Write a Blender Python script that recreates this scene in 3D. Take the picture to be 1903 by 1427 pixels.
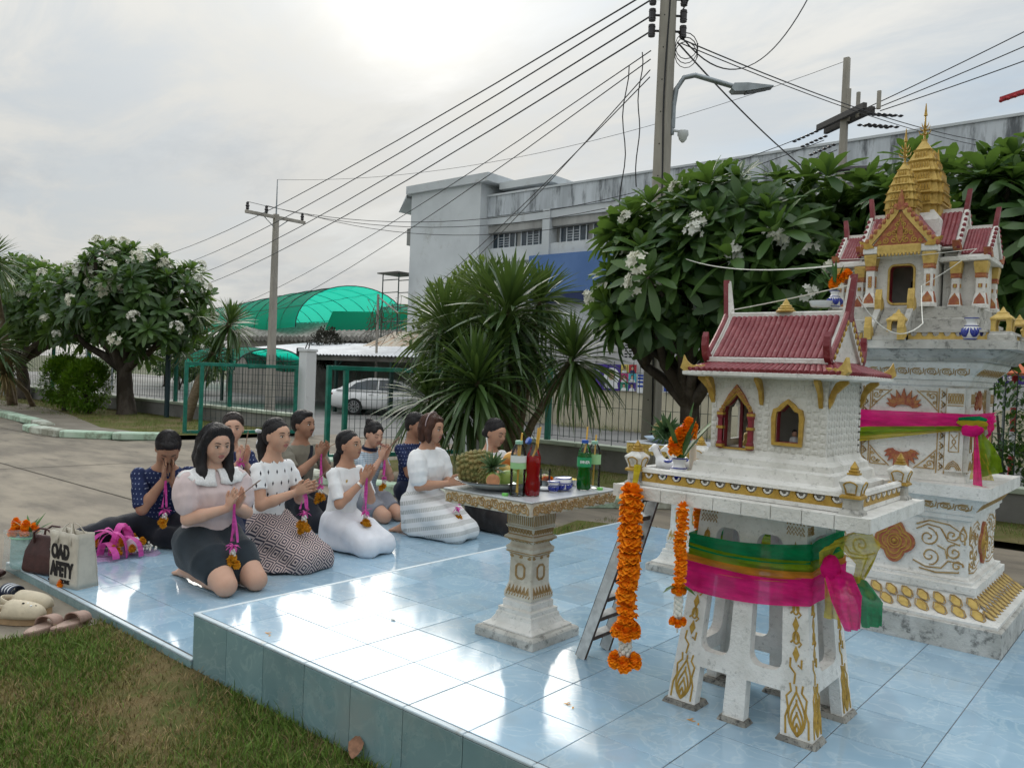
import bpy, math, random
from math import sin, cos, pi, radians as rad, sqrt, atan2
from mathutils import Vector, Matrix
V = Vector
random.seed(7)
for o in list(bpy.data.objects): bpy.data.objects.remove(o)
sc = bpy.context.scene
COL = sc.collection
F_PX, PITCH, ROLL, TH = 1486.04, rad(-0.8213), rad(2.2238), rad(-40.5006)
CAM = V((3.355, -2.0, 1.51))
def hvec(h0, h1, h2):
 a0, a1 = cos(TH), sin(TH)
 return V((h0*a0 + h1*a1, -h0*a1 + h1*a0, h2))
c_, s_ = cos(ROLL), sin(ROLL)
cam_r = hvec(c_, -s_*sin(PITCH), s_*cos(PITCH))
cam_u = hvec(-s_, -c_*sin(PITCH), c_*cos(PITCH))
cam_f = hvec(0, cos(PITCH), sin(PITCH))
cd = bpy.data.cameras.new('camera'); cam = bpy.data.objects.new('camera', cd); COL.objects.link(cam)
m = Matrix((cam_r, cam_u, -cam_f)).transposed().to_4x4(); m.translation = CAM
cam.matrix_world = m
cd.sensor_width = 36.0; cd.lens = F_PX*36/1903; cd.clip_start = .05; cd.clip_end = 3000
sc.camera = cam
def ray(u, v):
 return cam_f + cam_r*((u-951.5)/F_PX) - cam_u*((v-713.5)/F_PX)
def atz(u, v, z): d = ray(u, v); return CAM + d*((z-CAM.z)/d.z)
def aty(u, v, y): d = ray(u, v); return CAM + d*((y-CAM.y)/d.y)
def atx(u, v, x): d = ray(u, v); return CAM + d*((x-CAM.x)/d.x)
def atd(u, v, t): return CAM + ray(u, v)*t
SUN_EL, SUN_DIR = 24.0, ray(757, -25).normalized()
w = bpy.data.worlds.new('World'); sc.world = w; w.use_nodes = True
def build_world():
 nt = w.node_tree; N = nt.nodes; L = nt.links; N.clear()
 out = N.new('ShaderNodeOutputWorld'); bg = N.new('ShaderNodeBackground'); L.new(bg.outputs[0], out.inputs[0])
 bg.inputs[1].default_value = 0.1
 sky = N.new('ShaderNodeTexSky'); sky.sky_type = 'NISHITA'; sky.sun_disc = False
 sky.sun_elevation = math.asin(SUN_DIR.z); sky.sun_rotation = atan2(SUN_DIR.x, SUN_DIR.y)
 sky.air_density = 1.0; sky.dust_density = 1.5; sky.ozone_density = 1.2
 tc = N.new('ShaderNodeTexCoord')
 def vm(op, a, b=None, s=None):
  n = N.new('ShaderNodeVectorMath'); n.operation = op
  if hasattr(a, 'links'): L.new(a, n.inputs[0])
  else: n.inputs[0].default_value = a
  if b is not None:
   if hasattr(b, 'links'): L.new(b, n.inputs[1])
   else: n.inputs[1].default_value = b
  if s is not None: L.new(s, n.inputs[3])
  return n
 def mt(op, a, b=None, c=None, clamp=False):
  n = N.new('ShaderNodeMath'); n.operation = op; n.use_clamp = clamp
  for i, x in enumerate((a, b, c)):
   if x is None: continue
   if hasattr(x, 'links'): L.new(x, n.inputs[i])
   else: n.inputs[i].default_value = x
  return n.outputs[0]
 def mix(f, a, b):
  n = N.new('ShaderNodeMix'); n.data_type = 'RGBA'
  if hasattr(f, 'links'): L.new(f, n.inputs[0])
  else: n.inputs[0].default_value = f
  for i, x in ((6, a), (7, b)):
   if hasattr(x, 'links'): L.new(x, n.inputs[i])
   else: n.inputs[i].default_value = (*x, 1)
  return n.outputs[2]
 d = tc.outputs['Generated']
 sep = N.new('ShaderNodeSeparateXYZ'); L.new(d, sep.inputs[0])
 zz = mt('MAXIMUM', sep.outputs[2], 0.0)
 k = mt('DIVIDE', 1.0, mt('ADD', zz, 0.16))
 cb = N.new('ShaderNodeCombineXYZ')
 L.new(mt('MULTIPLY', sep.outputs[0], k), cb.inputs[0]); L.new(mt('MULTIPLY', sep.outputs[1], k), cb.inputs[1])
 mp = N.new('ShaderNodeMapping'); L.new(cb.outputs[0], mp.inputs[0])
 mp.inputs['Rotation'].default_value = (0, 0, rad(28)); mp.inputs['Scale'].default_value = (.55, 1.0, 1)
 mp.inputs['Location'].default_value = (5.1, 2.2, 0)
 def noise(vec, s, det, ro, dis=0.0):
  n = N.new('ShaderNodeTexNoise'); L.new(vec, n.inputs['Vector'])
  n.inputs['Scale'].default_value = s; n.inputs['Detail'].default_value = det
  n.inputs['Roughness'].default_value = ro; n.inputs['Distortion'].default_value = dis
  return n.outputs[0]
 def ramp(x, a, b):
  n = N.new('ShaderNodeMapRange'); n.interpolation_type = 'SMOOTHSTEP'; L.new(x, n.inputs[0])
  n.inputs[1].default_value = a; n.inputs[2].default_value = b; return n.outputs[0]
 big = ramp(noise(mp.outputs[0], .62, 7, .58, .35), .36, .54)       # broad banks of cloud
 fine = ramp(noise(mp.outputs[0], 2.6, 8, .62, .5), .34, .62)       # mottled edges
 dot = vm('DOT_PRODUCT', d, tuple(SUN_DIR)).outputs['Value']
 near = mt('POWER', mt('MAXIMUM', dot, 0.0), 5.0)
 blue = mix(.86, sky.outputs[0], (2.75, 3.4, 3.95))
 cov = mt('ADD', mt('MULTIPLY', big, .62), mt('MULTIPLY', fine, .34))
 cov = mt('ADD', cov, mt('MULTIPLY', near, .06), clamp=True)
 bright = mix(fine, (3.75, 3.85, 3.85), (4.6, 4.58, 4.38))
 col = mix(cov, blue, bright)
 dark = ramp(noise(mp.outputs[0], 1.35, 8, .66, .3), .50, .70)
 col = mix(mt('MULTIPLY', dark, .5), col, (3.0, 3.25, 3.5))
 g1 = mt('MULTIPLY', mt('POWER', mt('MAXIMUM', dot, 0.0), 60.0), .35)
 g2 = mt('MULTIPLY', mt('POWER', mt('MAXIMUM', dot, 0.0), 420.0), 3.0)
 g3 = mt('MULTIPLY', mt('POWER', mt('MAXIMUM', dot, 0.0), 3000.0), 9.0)
 gl = N.new('ShaderNodeCombineColor')
 s = mt('ADD', mt('ADD', g1, g2), g3)
 L.new(s, gl.inputs[0]); L.new(mt('MULTIPLY', s, .93), gl.inputs[1]); L.new(mt('MULTIPLY', s, .78), gl.inputs[2])
 col = vm('ADD', col, gl.outputs[0]).outputs[0]
 cie = mt('ADD', mt('MULTIPLY', mt('MULTIPLY', zz, zz), 1.7), .92)
 fin = vm('SCALE', col, None, cie).outputs[0]
 L.new(fin, bg.inputs[0])
build_world()
sun = bpy.data.lights.new('sun', 'SUN'); sun.energy = 1.5; sun.angle = rad(48); sun.color = (1, .94, .84)
so = bpy.data.objects.new('sun', sun); COL.objects.link(so)
so.rotation_euler = (-SUN_DIR).to_track_quat('-Z', 'Y').to_euler()
vs = sc.view_settings; vs.view_transform = 'Standard'; vs.look = 'None'; vs.exposure = 0.66; vs.gamma = 1.0
vs.use_curve_mapping = False
sc.cycles.max_bounces = 5; sc.cycles.diffuse_bounces = 3; sc.cycles.glossy_bounces = 3; sc.cycles.transparent_max_bounces = 16; sc.cycles.use_adaptive_sampling = True; sc.cycles.adaptive_threshold = .02; sc.cycles.use_denoising = True
sc.cycles.sample_clamp_indirect = 6.0; sc.cycles.caustics_reflective = False; sc.cycles.caustics_refractive = False
def tag(o, label=None, cat=None, group=None, kind=None):
 if label: o['label'] = label
 if cat: o['category'] = cat
 if group: o['group'] = group
 if kind: o['kind'] = kind
 return o
def empty(name, loc=(0, 0, 0), rz=0, label=None, cat=None, group=None):
 o = bpy.data.objects.new(name, None); COL.objects.link(o)
 o.location = loc; o.rotation_euler = (0, 0, rz); o.empty_display_size = .05
 return tag(o, label, cat, group)
def link(name, me, parent=None, loc=None, rz=0, scale=None):
 o = bpy.data.objects.new(name, me); COL.objects.link(o)
 if parent: o.parent = parent
 if loc is not None: o.location = loc
 if rz: o.rotation_euler = (0, 0, rz)
 if scale is not None: o.scale = scale
 return o
def copy_tree(o, parent=None):
 c = o.copy(); COL.objects.link(c); c.parent = parent
 for ch in list(o.children): copy_tree(ch, c)
 return c
class MB:
 """collects geometry for ONE mesh"""
 def __init__(s): s.v = []; s.f = []
 def add(s, vs, fs):
  b = len(s.v); s.v += [tuple(p) for p in vs]; s.f += [tuple(i+b for i in f) for f in fs]; return s
 def box(s, x0, x1, y0, y1, z0, z1):
  return s.add([(x0,y0,z0),(x1,y0,z0),(x1,y1,z0),(x0,y1,z0),(x0,y0,z1),(x1,y0,z1),(x1,y1,z1),(x0,y1,z1)],
   [(0,3,2,1),(4,5,6,7),(0,1,5,4),(1,2,6,5),(2,3,7,6),(3,0,4,7)])
 def cbox(s, x0, x1, y0, y1, z0, z1, c=.004):
  return s.rloft([((x0+x1)/2,(y0+y1)/2,(x1-x0)/2-c,(y1-y0)/2-c,z0),((x0+x1)/2,(y0+y1)/2,(x1-x0)/2,(y1-y0)/2,z0+c),
      ((x0+x1)/2,(y0+y1)/2,(x1-x0)/2,(y1-y0)/2,z1-c),((x0+x1)/2,(y0+y1)/2,(x1-x0)/2-c,(y1-y0)/2-c,z1)], ch=c)
 def rloft(s, rings, ch=0):
  """stack of rectangles (cx, cy, hx, hy, z)"""
  vs = []; n = 8 if ch else 4
  for cx, cy, hx, hy, z in rings:
   if ch:
    k = min(ch, hx*.9, hy*.9)
    q = [(-hx+k,-hy),(hx-k,-hy),(hx,-hy+k),(hx,hy-k),(hx-k,hy),(-hx+k,hy),(-hx,hy-k),(-hx,-hy+k)]
   else: q = [(-hx,-hy),(hx,-hy),(hx,hy),(-hx,hy)]
   vs += [(cx+a, cy+b, z) for a, b in q]
  fs = [tuple(range(n))[::-1]]
  for r in range(len(rings)-1):
   for i in range(n):
    j = (i+1) % n; fs.append((r*n+i, r*n+j, (r+1)*n+j, (r+1)*n+i))
  fs.append(tuple(range((len(rings)-1)*n, len(rings)*n)))
  return s.add(vs, fs)
 def lathe(s, prof, n=16, c=(0, 0, 0), sx=1, sy=1):
  vs = []
  for r, z in prof:
   for i in range(n):
    a = 2*pi*i/n; vs.append((c[0]+r*cos(a)*sx, c[1]+r*sin(a)*sy, c[2]+z))
  fs = [tuple(range(n))[::-1]]
  for k in range(len(prof)-1):
   for i in range(n):
    j = (i+1) % n; fs.append((k*n+i, k*n+j, (k+1)*n+j, (k+1)*n+i))
  fs.append(tuple(range((len(prof)-1)*n, len(prof)*n)))
  return s.add(vs, fs)
 def tube(s, pts, r=.01, n=6, cap=True, flat=1.0, up=None):
  pts = [V(p) for p in pts]; m = len(pts)
  if m < 2: return s
  rs = r if isinstance(r, (list, tuple)) else [r]*m
  vs = []; prev = None
  for i, p in enumerate(pts):
   t = (pts[min(i+1, m-1)] - pts[max(i-1, 0)])
   if t.length < 1e-9: t = V((0, 0, 1))
   t.normalize()
   if prev is None:
    u0 = V(up) if up else (V((0, 0, 1)) if abs(t.z) < .9 else V((1, 0, 0)))
   else: u0 = prev
   x = u0 - t*u0.dot(t)
   if x.length < 1e-6: x = t.orthogonal()
   x.normalize(); y = t.cross(x); prev = x
   for k in range(n):
    a = 2*pi*k/n + (pi/4 if n == 4 else 0); vs.append(p + x*cos(a)*rs[i]*flat + y*sin(a)*rs[i])
  fs = []
  for i in range(m-1):
   for k in range(n):
    j = (k+1) % n; fs.append((i*n+k, i*n+j, (i+1)*n+j, (i+1)*n+k))
  if cap: fs += [tuple(range(n))[::-1], tuple(range((m-1)*n, m*n))]
  return s.add(vs, fs)
 def prism(s, poly, fn, d0, d1):
  """poly: 2D outline; fn(a, b, d) -> point"""
  n = len(poly)
  vs = [fn(a, b, d0) for a, b in poly] + [fn(a, b, d1) for a, b in poly]
  fs = [tuple(range(n))[::-1], tuple(range(n, 2*n))] + [(i, (i+1) % n, n+(i+1) % n, n+i) for i in range(n)]
  return s.add(vs, fs)
 def holed(s, outer, holes, fn, d0, d1):
  """plate with holes; faces by ear-free keyhole polygons, walls all round"""
  poly = list(outer)
  for h in sorted(holes, key=lambda h: min(p[0] for p in h)):
   hi = max(range(len(h)), key=lambda i: -h[i][0])
   best = min(range(len(poly)), key=lambda i: (poly[i][0]-h[hi][0])**2 + (poly[i][1]-h[hi][1])**2)
   poly = poly[:best+1] + h[hi:] + h[:hi+1] + poly[best:]
  from mathutils.geometry import tessellate_polygon
  loops = [[V((a, b, 0)) for a, b in outer]] + [[V((a, b, 0)) for a, b in h] for h in holes]
  flat = [p for l in loops for p in l]
  tris = tessellate_polygon(loops)
  n = len(flat)
  vs = [fn(p.x, p.y, d0) for p in flat] + [fn(p.x, p.y, d1) for p in flat]
  fs = []
  for t in tris: fs += [tuple(t), tuple(i+n for i in t[::-1])]
  b = 0
  for l in loops:
   k = len(l)
   for i in range(k): fs.append((b+i, b+(i+1) % k, n+b+(i+1) % k, n+b+i))
   b += k
  return s.add(vs, fs)
 def grid(s, fn, nu, nv, wrap=False):
  vs = [fn(i/nu, j/nv) for j in range(nv+1) for i in range(nu+1)]
  fs = [(j*(nu+1)+i, j*(nu+1)+i+1, (j+1)*(nu+1)+i+1, (j+1)*(nu+1)+i) for j in range(nv) for i in range(nu)]
  return s.add(vs, fs)
 def ball(s, c, r, n=10, m=7, rot=None):
  rx, ry, rz = (r, r, r) if not isinstance(r, (tuple, list)) else r
  vs = []; c = V(c)
  for j in range(m+1):
   t = pi*j/m
   for i in range(n):
    a = 2*pi*i/n; p = V((rx*sin(t)*cos(a), ry*sin(t)*sin(a), -rz*cos(t)))
    if rot: p = rot @ p
    vs.append(c+p)
  fs = [(j*n+i, j*n+(i+1) % n, (j+1)*n+(i+1) % n, (j+1)*n+i) for j in range(m) for i in range(n)]
  return s.add(vs, fs)
 def mesh(s, name, mat=None, smooth=None):
  me = bpy.data.meshes.new(name); me.from_pydata(s.v, [], s.f); me.update()
  import bmesh
  bm = bmesh.new(); bm.from_mesh(me)
  bmesh.ops.remove_doubles(bm, verts=bm.verts, dist=1e-6)
  bmesh.ops.recalc_face_normals(bm, faces=bm.faces); bm.to_mesh(me); bm.free()
  if mat: me.materials.append(mat)
  if smooth is not None:
   me.shade_smooth(); me.set_sharp_from_angle(angle=rad(smooth))
  return me
 def build(s, name, mat, parent=None, smooth=None, loc=None, rz=0):
  return link(name, s.mesh(name, mat, smooth), parent, loc, rz)
 def xf(s, M):
  s.v = [tuple(M @ V(p)) for p in s.v]; return s
MATS = {}
def mat(name, col, rough=.6, spec=.5, metal=0, var=0.0, vscale=8, col2=None, thr=None, bump=0, bscale=60, trans=0, alpha=1, ior=1.45,
  coat=0, coords='Object', stretch=None, emis=None, sss=0, detail=6, sheen=0, dirt=0, dirtcol=(.12,.11,.09), dscale=14, rvar=0):
 """principled material: base colour with two-tone noise, specks of dirt, fine bump"""
 if name in MATS: return MATS[name]
 m = bpy.data.materials.new(name); m.use_nodes = True; MATS[name] = m
 nt = m.node_tree; N = nt.nodes; L = nt.links; b = N['Principled BSDF']
 b.inputs['Base Color'].default_value = (*col, 1); b.inputs['Roughness'].default_value = rough
 b.inputs['Specular IOR Level'].default_value = spec; b.inputs['Metallic'].default_value = metal
 b.inputs['Transmission Weight'].default_value = trans; b.inputs['Alpha'].default_value = alpha
 b.inputs['IOR'].default_value = ior; b.inputs['Coat Weight'].default_value = coat
 if sss: b.inputs['Subsurface Weight'].default_value = sss; b.inputs['Subsurface Radius'].default_value = (.012, .005, .003); b.inputs['Subsurface Scale'].default_value = 1.0
 if sheen: b.inputs['Sheen Weight'].default_value = sheen
 if emis: b.inputs['Emission Color'].default_value = (*emis[:3], 1); b.inputs['Emission Strength'].default_value = emis[3]
 tc = N.new('ShaderNodeTexCoord'); vec = tc.outputs[coords]
 if stretch:
  mp = N.new('ShaderNodeMapping'); mp.inputs['Scale'].default_value = stretch; L.new(vec, mp.inputs[0]); vec = mp.outputs[0]
 def nz(s, det=6, ro=.6):
  n = N.new('ShaderNodeTexNoise'); n.inputs['Scale'].default_value = s; n.inputs['Detail'].default_value = det
  n.inputs['Roughness'].default_value = ro; L.new(vec, n.inputs['Vector']); return n.outputs[0]
 def mr(x, a, c, lo=0, hi=1):
  n = N.new('ShaderNodeMapRange'); n.interpolation_type = 'SMOOTHSTEP'; L.new(x, n.inputs[0])
  for i, q in ((1, a), (2, c), (3, lo), (4, hi)): n.inputs[i].default_value = q
  return n.outputs[0]
 def mix(f, a, c):
  n = N.new('ShaderNodeMix'); n.data_type = 'RGBA'; L.new(f, n.inputs[0])
  for i, q in ((6, a), (7, c)):
   if hasattr(q, 'links'): L.new(q, n.inputs[i])
   else: n.inputs[i].default_value = (*q, 1)
  return n.outputs[2]
 cur = None
 if var or col2:
  c2 = col2 or tuple(max(0, x*(1-var)) for x in col); c1 = col if col2 else tuple(min(1, x*(1+var*.5)) for x in col)
  a, c = thr or (.35, .65)
  cur = mix(mr(nz(vscale, detail), a, c), c1, c2)
 if dirt:
  d = mr(nz(dscale, 9, .72), .60-.12*dirt, .74-.08*dirt, 0, min(1, dirt))
  cur = mix(d, cur if cur else col, dirtcol)
 if cur: L.new(cur, b.inputs['Base Color'])
 if rvar: L.new(mr(nz(vscale*1.7, 5), .3, .7, max(0, rough-rvar), rough+rvar), b.inputs['Roughness'])
 if bump:
  bp = N.new('ShaderNodeBump'); bp.inputs['Strength'].default_value = bump; bp.inputs['Distance'].default_value = .01
  L.new(nz(bscale, 6, .65), bp.inputs['Height']); L.new(bp.outputs[0], b.inputs['Normal'])
 return m
# ================================================================= ground, lawn, driveway, platforms
ZU, ZL, PITCH_T = .28, .055, .303
def sheet(name, poly, z, mt, div=None, kind='structure'):
 me = bpy.data.meshes.new(name)
 me.from_pydata([(x, y, z) for x, y in poly], [], [tuple(range(len(poly)))]); me.materials.append(mt)
 return tag(link(name, me), kind=kind)
m_dirt = mat('dirt_ground', (.105, .10, .07), .95, .2, col2=(.06, .085, .03), vscale=.35, thr=(.4, .6), bump=.5, bscale=9)
m_conc = mat('concrete_drive', (.285, .245, .19), .85, .3, col2=(.165, .143, .115), vscale=.8, thr=(.32, .66), stretch=(1, 2.6, 1), bump=.35, bscale=26, dirt=.55, dirtcol=(.12, .105, .085), dscale=1.6, detail=9)
m_road = mat('street_surface', (.24, .235, .225), .9, .3, col2=(.17, .165, .16), vscale=.4, thr=(.3, .7), bump=.3, bscale=40)
m_lawn = mat('lawn_soil', (.15, .115, .055), 1, .1, col2=(.07, .095, .025), vscale=3.2, thr=(.38, .62), bump=1, bscale=60)
m_lawn2 = mat('olive_lawn', (.11, .12, .035), 1, .1, col2=(.17, .14, .07), vscale=1.3, thr=(.4, .65), bump=1, bscale=30)  # olive green lawn mottled with straw brown
sheet('ground', [(-1500, -1500), (1500, -1500), (1500, 1500), (-1500, 1500)], -.03, m_dirt)
sheet('driveway', [(-60, -6), (-1.34, -6), (-1.34, -.55), (-1.2, -.3), (-1.1, .6), (-1.0, 3.2), (4, 4.6), (9, 5.2), (9, 7.2), (2, 6.95), (-1, 6.6), (-2.2, 5.3), (-3.0, 4.45),
 (-6.3, 4.3), (-6.6, 5.6), (-6.3, 8.9), (-11.0, 8.9), (-11.0, 6), (-11.3, 4.4), (-13.5, 3.9), (-20, 4.9), (-60, 6.5)], 0, m_conc)
sheet('street', [(-90, 8.86), (60, 8.86), (60, 19.0), (-90, 19.0)], -.012, m_road)
sheet('lawn', [(-1.36, -.56), (-1.24, -.30), (-1.29, -.02), (-.2, .02), (9, .02), (9, -9), (-1.3, -9), (-1.45, -1.2)], .012, m_lawn)
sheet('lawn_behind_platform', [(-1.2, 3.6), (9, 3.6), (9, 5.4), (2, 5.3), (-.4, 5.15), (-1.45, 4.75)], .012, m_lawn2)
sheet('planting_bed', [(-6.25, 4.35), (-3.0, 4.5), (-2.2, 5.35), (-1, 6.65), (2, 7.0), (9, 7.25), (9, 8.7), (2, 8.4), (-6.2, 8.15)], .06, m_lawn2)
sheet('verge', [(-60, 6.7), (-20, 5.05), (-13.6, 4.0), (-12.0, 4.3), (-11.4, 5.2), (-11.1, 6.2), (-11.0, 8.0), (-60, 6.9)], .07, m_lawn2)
m_path = mat('footpath_slab', (.27, .24, .20), .9, .2, col2=(.19, .165, .13), vscale=1.1, thr=(.3, .7), bump=.4, bscale=30)
sheet('footpath', [(-40, 6.05), (-20, 5.12), (-13.6, 4.08), (-12.1, 4.4), (-11.6, 5.2), (-13.4, 4.9), (-17.2, 5.75), (-20.5, 6.3), (-40, 6.75)], .078, m_path)
for a_, b_ in (((-40, 1.2), (-3.2, 1.9)), ((-40, 3.2), (-12.6, 3.6)), ((-9.2, -6), (-7.6, 8.5)), ((-16.5, -6), (-14.6, 3.6))):
 A_, B_ = V((*a_, 0)), V((*b_, 0)); n_ = (B_-A_).normalized().cross(V((0, 0, 1)))*.009; sheet('driveway_joint', [(A_+n_)[:2], (B_+n_)[:2], (B_-n_)[:2], (A_-n_)[:2]], .004, mat('joint_filler', (.07, .062, .05), .95, .1))
m_kerb = mat('kerb_paint', (.50, .62, .50), .8, .3, col2=(.36, .50, .37), vscale=2.5, thr=(.35, .65), dirt=.8, dirtcol=(.20, .20, .15), dscale=5, bump=.4, bscale=30)
m_kerb2 = mat('kerb_paint_bare', (.55, .58, .50), .85, .3, col2=(.33, .33, .27), vscale=4, thr=(.4, .6), dirt=.7, dirtcol=(.16, .15, .11), dscale=6, bump=.5, bscale=30)
def kerb(name, pts, label, wdt=.26, h=.13, z0=-.01, step=.9):
 root = empty(name, (*pts[0], 0)); tag(root, label, 'kerb', kind='structure')
 P = [V((*p, 0)) for p in pts]; seg = []
 for a, b in zip(P, P[1:]):
  n = max(1, round((b-a).length/step))
  for i in range(n): seg.append((a.lerp(b, i/n), a.lerp(b, (i+1)/n)))
 for i, (a, b) in enumerate(seg):
  t = (b-a); l = t.length; mb = MB()
  mb.cbox(-l/2+.004, l/2-.004, -wdt/2, wdt/2, z0, h + random.uniform(-.008, .008), .022)
  c = (a+b)/2
  o = mb.build('kerb_stone', m_kerb2 if random.random() < .22 else m_kerb, root)
  o.location = (c.x-pts[0][0], c.y-pts[0][1], 0); o.rotation_euler = (0, 0, atan2(t.y, t.x) + random.uniform(-.01, .01))
 return root
kerb('kerb', [(-40, 6.0), (-27, 5.35), (-18.27, 4.62), (-15.4, 4.42), (-14.2, 4.2)], 'long pale green painted kerb along the footpath under the trees')
kerb('kerb', [(-14.15, 3.85), (-13.55, 3.76), (-12.5, 3.85), (-11.75, 4.45), (-11.1, 5.3)], 'short curved green and white painted kerb beside the open gate')
kerb('kerb', [(-6.45, 5.5), (-6.2, 4.45), (-5.08, 4.26), (-3.78, 4.42), (-3.0, 4.48), (-2.2, 5.32), (-1, 6.62)], 'green painted kerb round the planting bed behind the kneeling people')
def tile_mat(name, c0, c1, vein, rough, vscale=3.2):
 m = bpy.data.materials.new(name); m.use_nodes = True; nt = m.node_tree; N = nt.nodes; L = nt.links; b = N['Principled BSDF']
 geo = N.new('ShaderNodeNewGeometry'); oi = N.new('ShaderNodeObjectInfo')
 cb = N.new('ShaderNodeCombineXYZ');
 for i, k in enumerate((37., 53., 71.)):
  mm = N.new('ShaderNodeMath'); mm.operation = 'MULTIPLY'; L.new(oi.outputs['Random'], mm.inputs[0]); mm.inputs[1].default_value = k; L.new(mm.outputs[0], cb.inputs[i])
 ad = N.new('ShaderNodeVectorMath'); L.new(geo.outputs['Position'], ad.inputs[0]); L.new(cb.outputs[0], ad.inputs[1])
 n1 = N.new('ShaderNodeTexNoise'); L.new(ad.outputs[0], n1.inputs['Vector']); n1.inputs['Scale'].default_value = vscale; n1.inputs['Detail'].default_value = 8; n1.inputs['Distortion'].default_value = 1.0
 r1 = N.new('ShaderNodeMapRange'); L.new(n1.outputs[0], r1.inputs[0]); r1.inputs[1].default_value = .3; r1.inputs[2].default_value = .7
 mx = N.new('ShaderNodeMix'); mx.data_type = 'RGBA'; L.new(r1.outputs[0], mx.inputs[0]); mx.inputs[6].default_value = (*c0, 1); mx.inputs[7].default_value = (*c1, 1)
 n2 = N.new('ShaderNodeTexNoise'); L.new(ad.outputs[0], n2.inputs['Vector']); n2.inputs['Scale'].default_value = 5.5; n2.inputs['Detail'].default_value = 5; n2.inputs['Distortion'].default_value = 1.6
 s = N.new('ShaderNodeMath'); s.operation = 'SUBTRACT'; L.new(n2.outputs[0], s.inputs[0]); s.inputs[1].default_value = .5
 a = N.new('ShaderNodeMath'); a.operation = 'ABSOLUTE'; L.new(s.outputs[0], a.inputs[0])
 r2 = N.new('ShaderNodeMapRange'); L.new(a.outputs[0], r2.inputs[0]); r2.inputs[1].default_value = 0; r2.inputs[2].default_value = .035; r2.inputs[3].default_value = .5; r2.inputs[4].default_value = 0
 mx2 = N.new('ShaderNodeMix'); mx2.data_type = 'RGBA'; L.new(r2.outputs[0], mx2.inputs[0]); L.new(mx.outputs[2], mx2.inputs[6]); mx2.inputs[7].default_value = (*vein, 1)
 n3 = N.new('ShaderNodeTexNoise'); L.new(geo.outputs['Position'], n3.inputs['Vector']); n3.inputs['Scale'].default_value = 1.7; n3.inputs['Detail'].default_value = 9; n3.inputs['Roughness'].default_value = .68
 r3 = N.new('ShaderNodeMapRange'); L.new(n3.outputs[0], r3.inputs[0]); r3.inputs[1].default_value = .52; r3.inputs[2].default_value = .74; r3.inputs[3].default_value = 0; r3.inputs[4].default_value = .5
 mx3 = N.new('ShaderNodeMix'); mx3.data_type = 'RGBA'; L.new(r3.outputs[0], mx3.inputs[0]); L.new(mx2.outputs[2], mx3.inputs[6]); mx3.inputs[7].default_value = (.33, .33, .30, 1)
 hv = N.new('ShaderNodeHueSaturation'); rv = N.new('ShaderNodeMapRange'); L.new(oi.outputs['Random'], rv.inputs[0]); rv.inputs[3].default_value = .90; rv.inputs[4].default_value = 1.10; L.new(rv.outputs[0], hv.inputs['Value']); L.new(mx3.outputs[2], hv.inputs['Color']); L.new(hv.outputs[0], b.inputs['Base Color'])
 r4 = N.new('ShaderNodeMapRange'); L.new(n3.outputs[0], r4.inputs[0]); r4.inputs[1].default_value = .35; r4.inputs[2].default_value = .75; r4.inputs[3].default_value = rough*.6; r4.inputs[4].default_value = rough*1.9
 L.new(r4.outputs[0], b.inputs['Roughness']); b.inputs['Specular IOR Level'].default_value = .62
 return m
m_tile = tile_mat('blue_marbled_tile', (.28, .43, .555), (.355, .50, .615), (.48, .61, .68), .085)
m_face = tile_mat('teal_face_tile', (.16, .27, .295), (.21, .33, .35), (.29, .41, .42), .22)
m_grout = mat('tile_grout', (.13, .13, .125), .9, .2, var=.4, vscale=6)
m_trim = mat('tile_trim', (.44, .53, .58), .4, .5, dirt=.6, dscale=20, dirtcol=(.30, .28, .24))
mb = MB(); mb.cbox(0, .300, 0, .300, -.008, 0, .0015); ME_TILE = mb.mesh('tile', m_tile)
def platform(name, x0, x1, y0, y1, z, facez, label):
 root = empty(name, (x0, y0, z)); tag(root, label, 'platform', kind='structure')
 R = (-x0, -y0, -z)
 g = MB(); g.box(x0+.004, x1-.004, y0+.012, y1-.004, facez-.05, z-.0022)
 o = g.build('grout_bed', m_grout, root, loc=R)
 i0, i1 = math.floor(x0/PITCH_T+.06), math.ceil(x1/PITCH_T-.01)
 j0, j1 = math.floor(y0/PITCH_T+.2), math.ceil(y1/PITCH_T-.01)
 for i in range(i0, i1):
  for j in range(j0, j1):
   ax, bx = max(i*PITCH_T, x0+.012), min((i+1)*PITCH_T, x1); ay, by = max(j*PITCH_T, y0+.024), min((j+1)*PITCH_T, y1)
   if bx-ax < .03 or by-ay < .03: continue
   dz = random.uniform(-.0006, .0006)
   o = link('tile', ME_TILE, root, (ax-x0, ay-y0, dz), scale=((bx-ax-.003)/.300, (by-ay-.003)/.300, 1))
   o.rotation_euler = (random.uniform(-.0012, .0012), random.uniform(-.0012, .0012), 0)
 k = 0; x = i0*PITCH_T
 while x < x1-.01:
  ax, bx = max(x, x0), min(x+PITCH_T, x1)
  t = MB(); t.cbox(ax+.0015, bx-.0015, y0-.003, y0+.009, facez, z-.012, .001)
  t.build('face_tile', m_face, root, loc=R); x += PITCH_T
  t = MB(); t.cbox(ax+.0008, bx-.0008, y0-.004, y0+.022, z-.0105, z+.0015, .003); t.build('edge_trim', m_trim, root, loc=R)
 return root
up = platform('upper_tiled_platform', -.297, 3.94, -.028, 3.82, ZU, -.02, 'raised pale blue tiled platform carrying the shrines')
lo = platform('lower_tiled_platform', -2.89, -.300, -.034, 3.80, ZL, -.02, 'low pale blue tiled platform under the kneeling people')
t = MB()
for j in range(13):
 t.cbox(-.312, -.298, -.028+j*.303+.002, -.028+(j+1)*.303-.001 if j < 12 else 3.82, ZL-.01, ZU-.012, .001)
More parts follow.
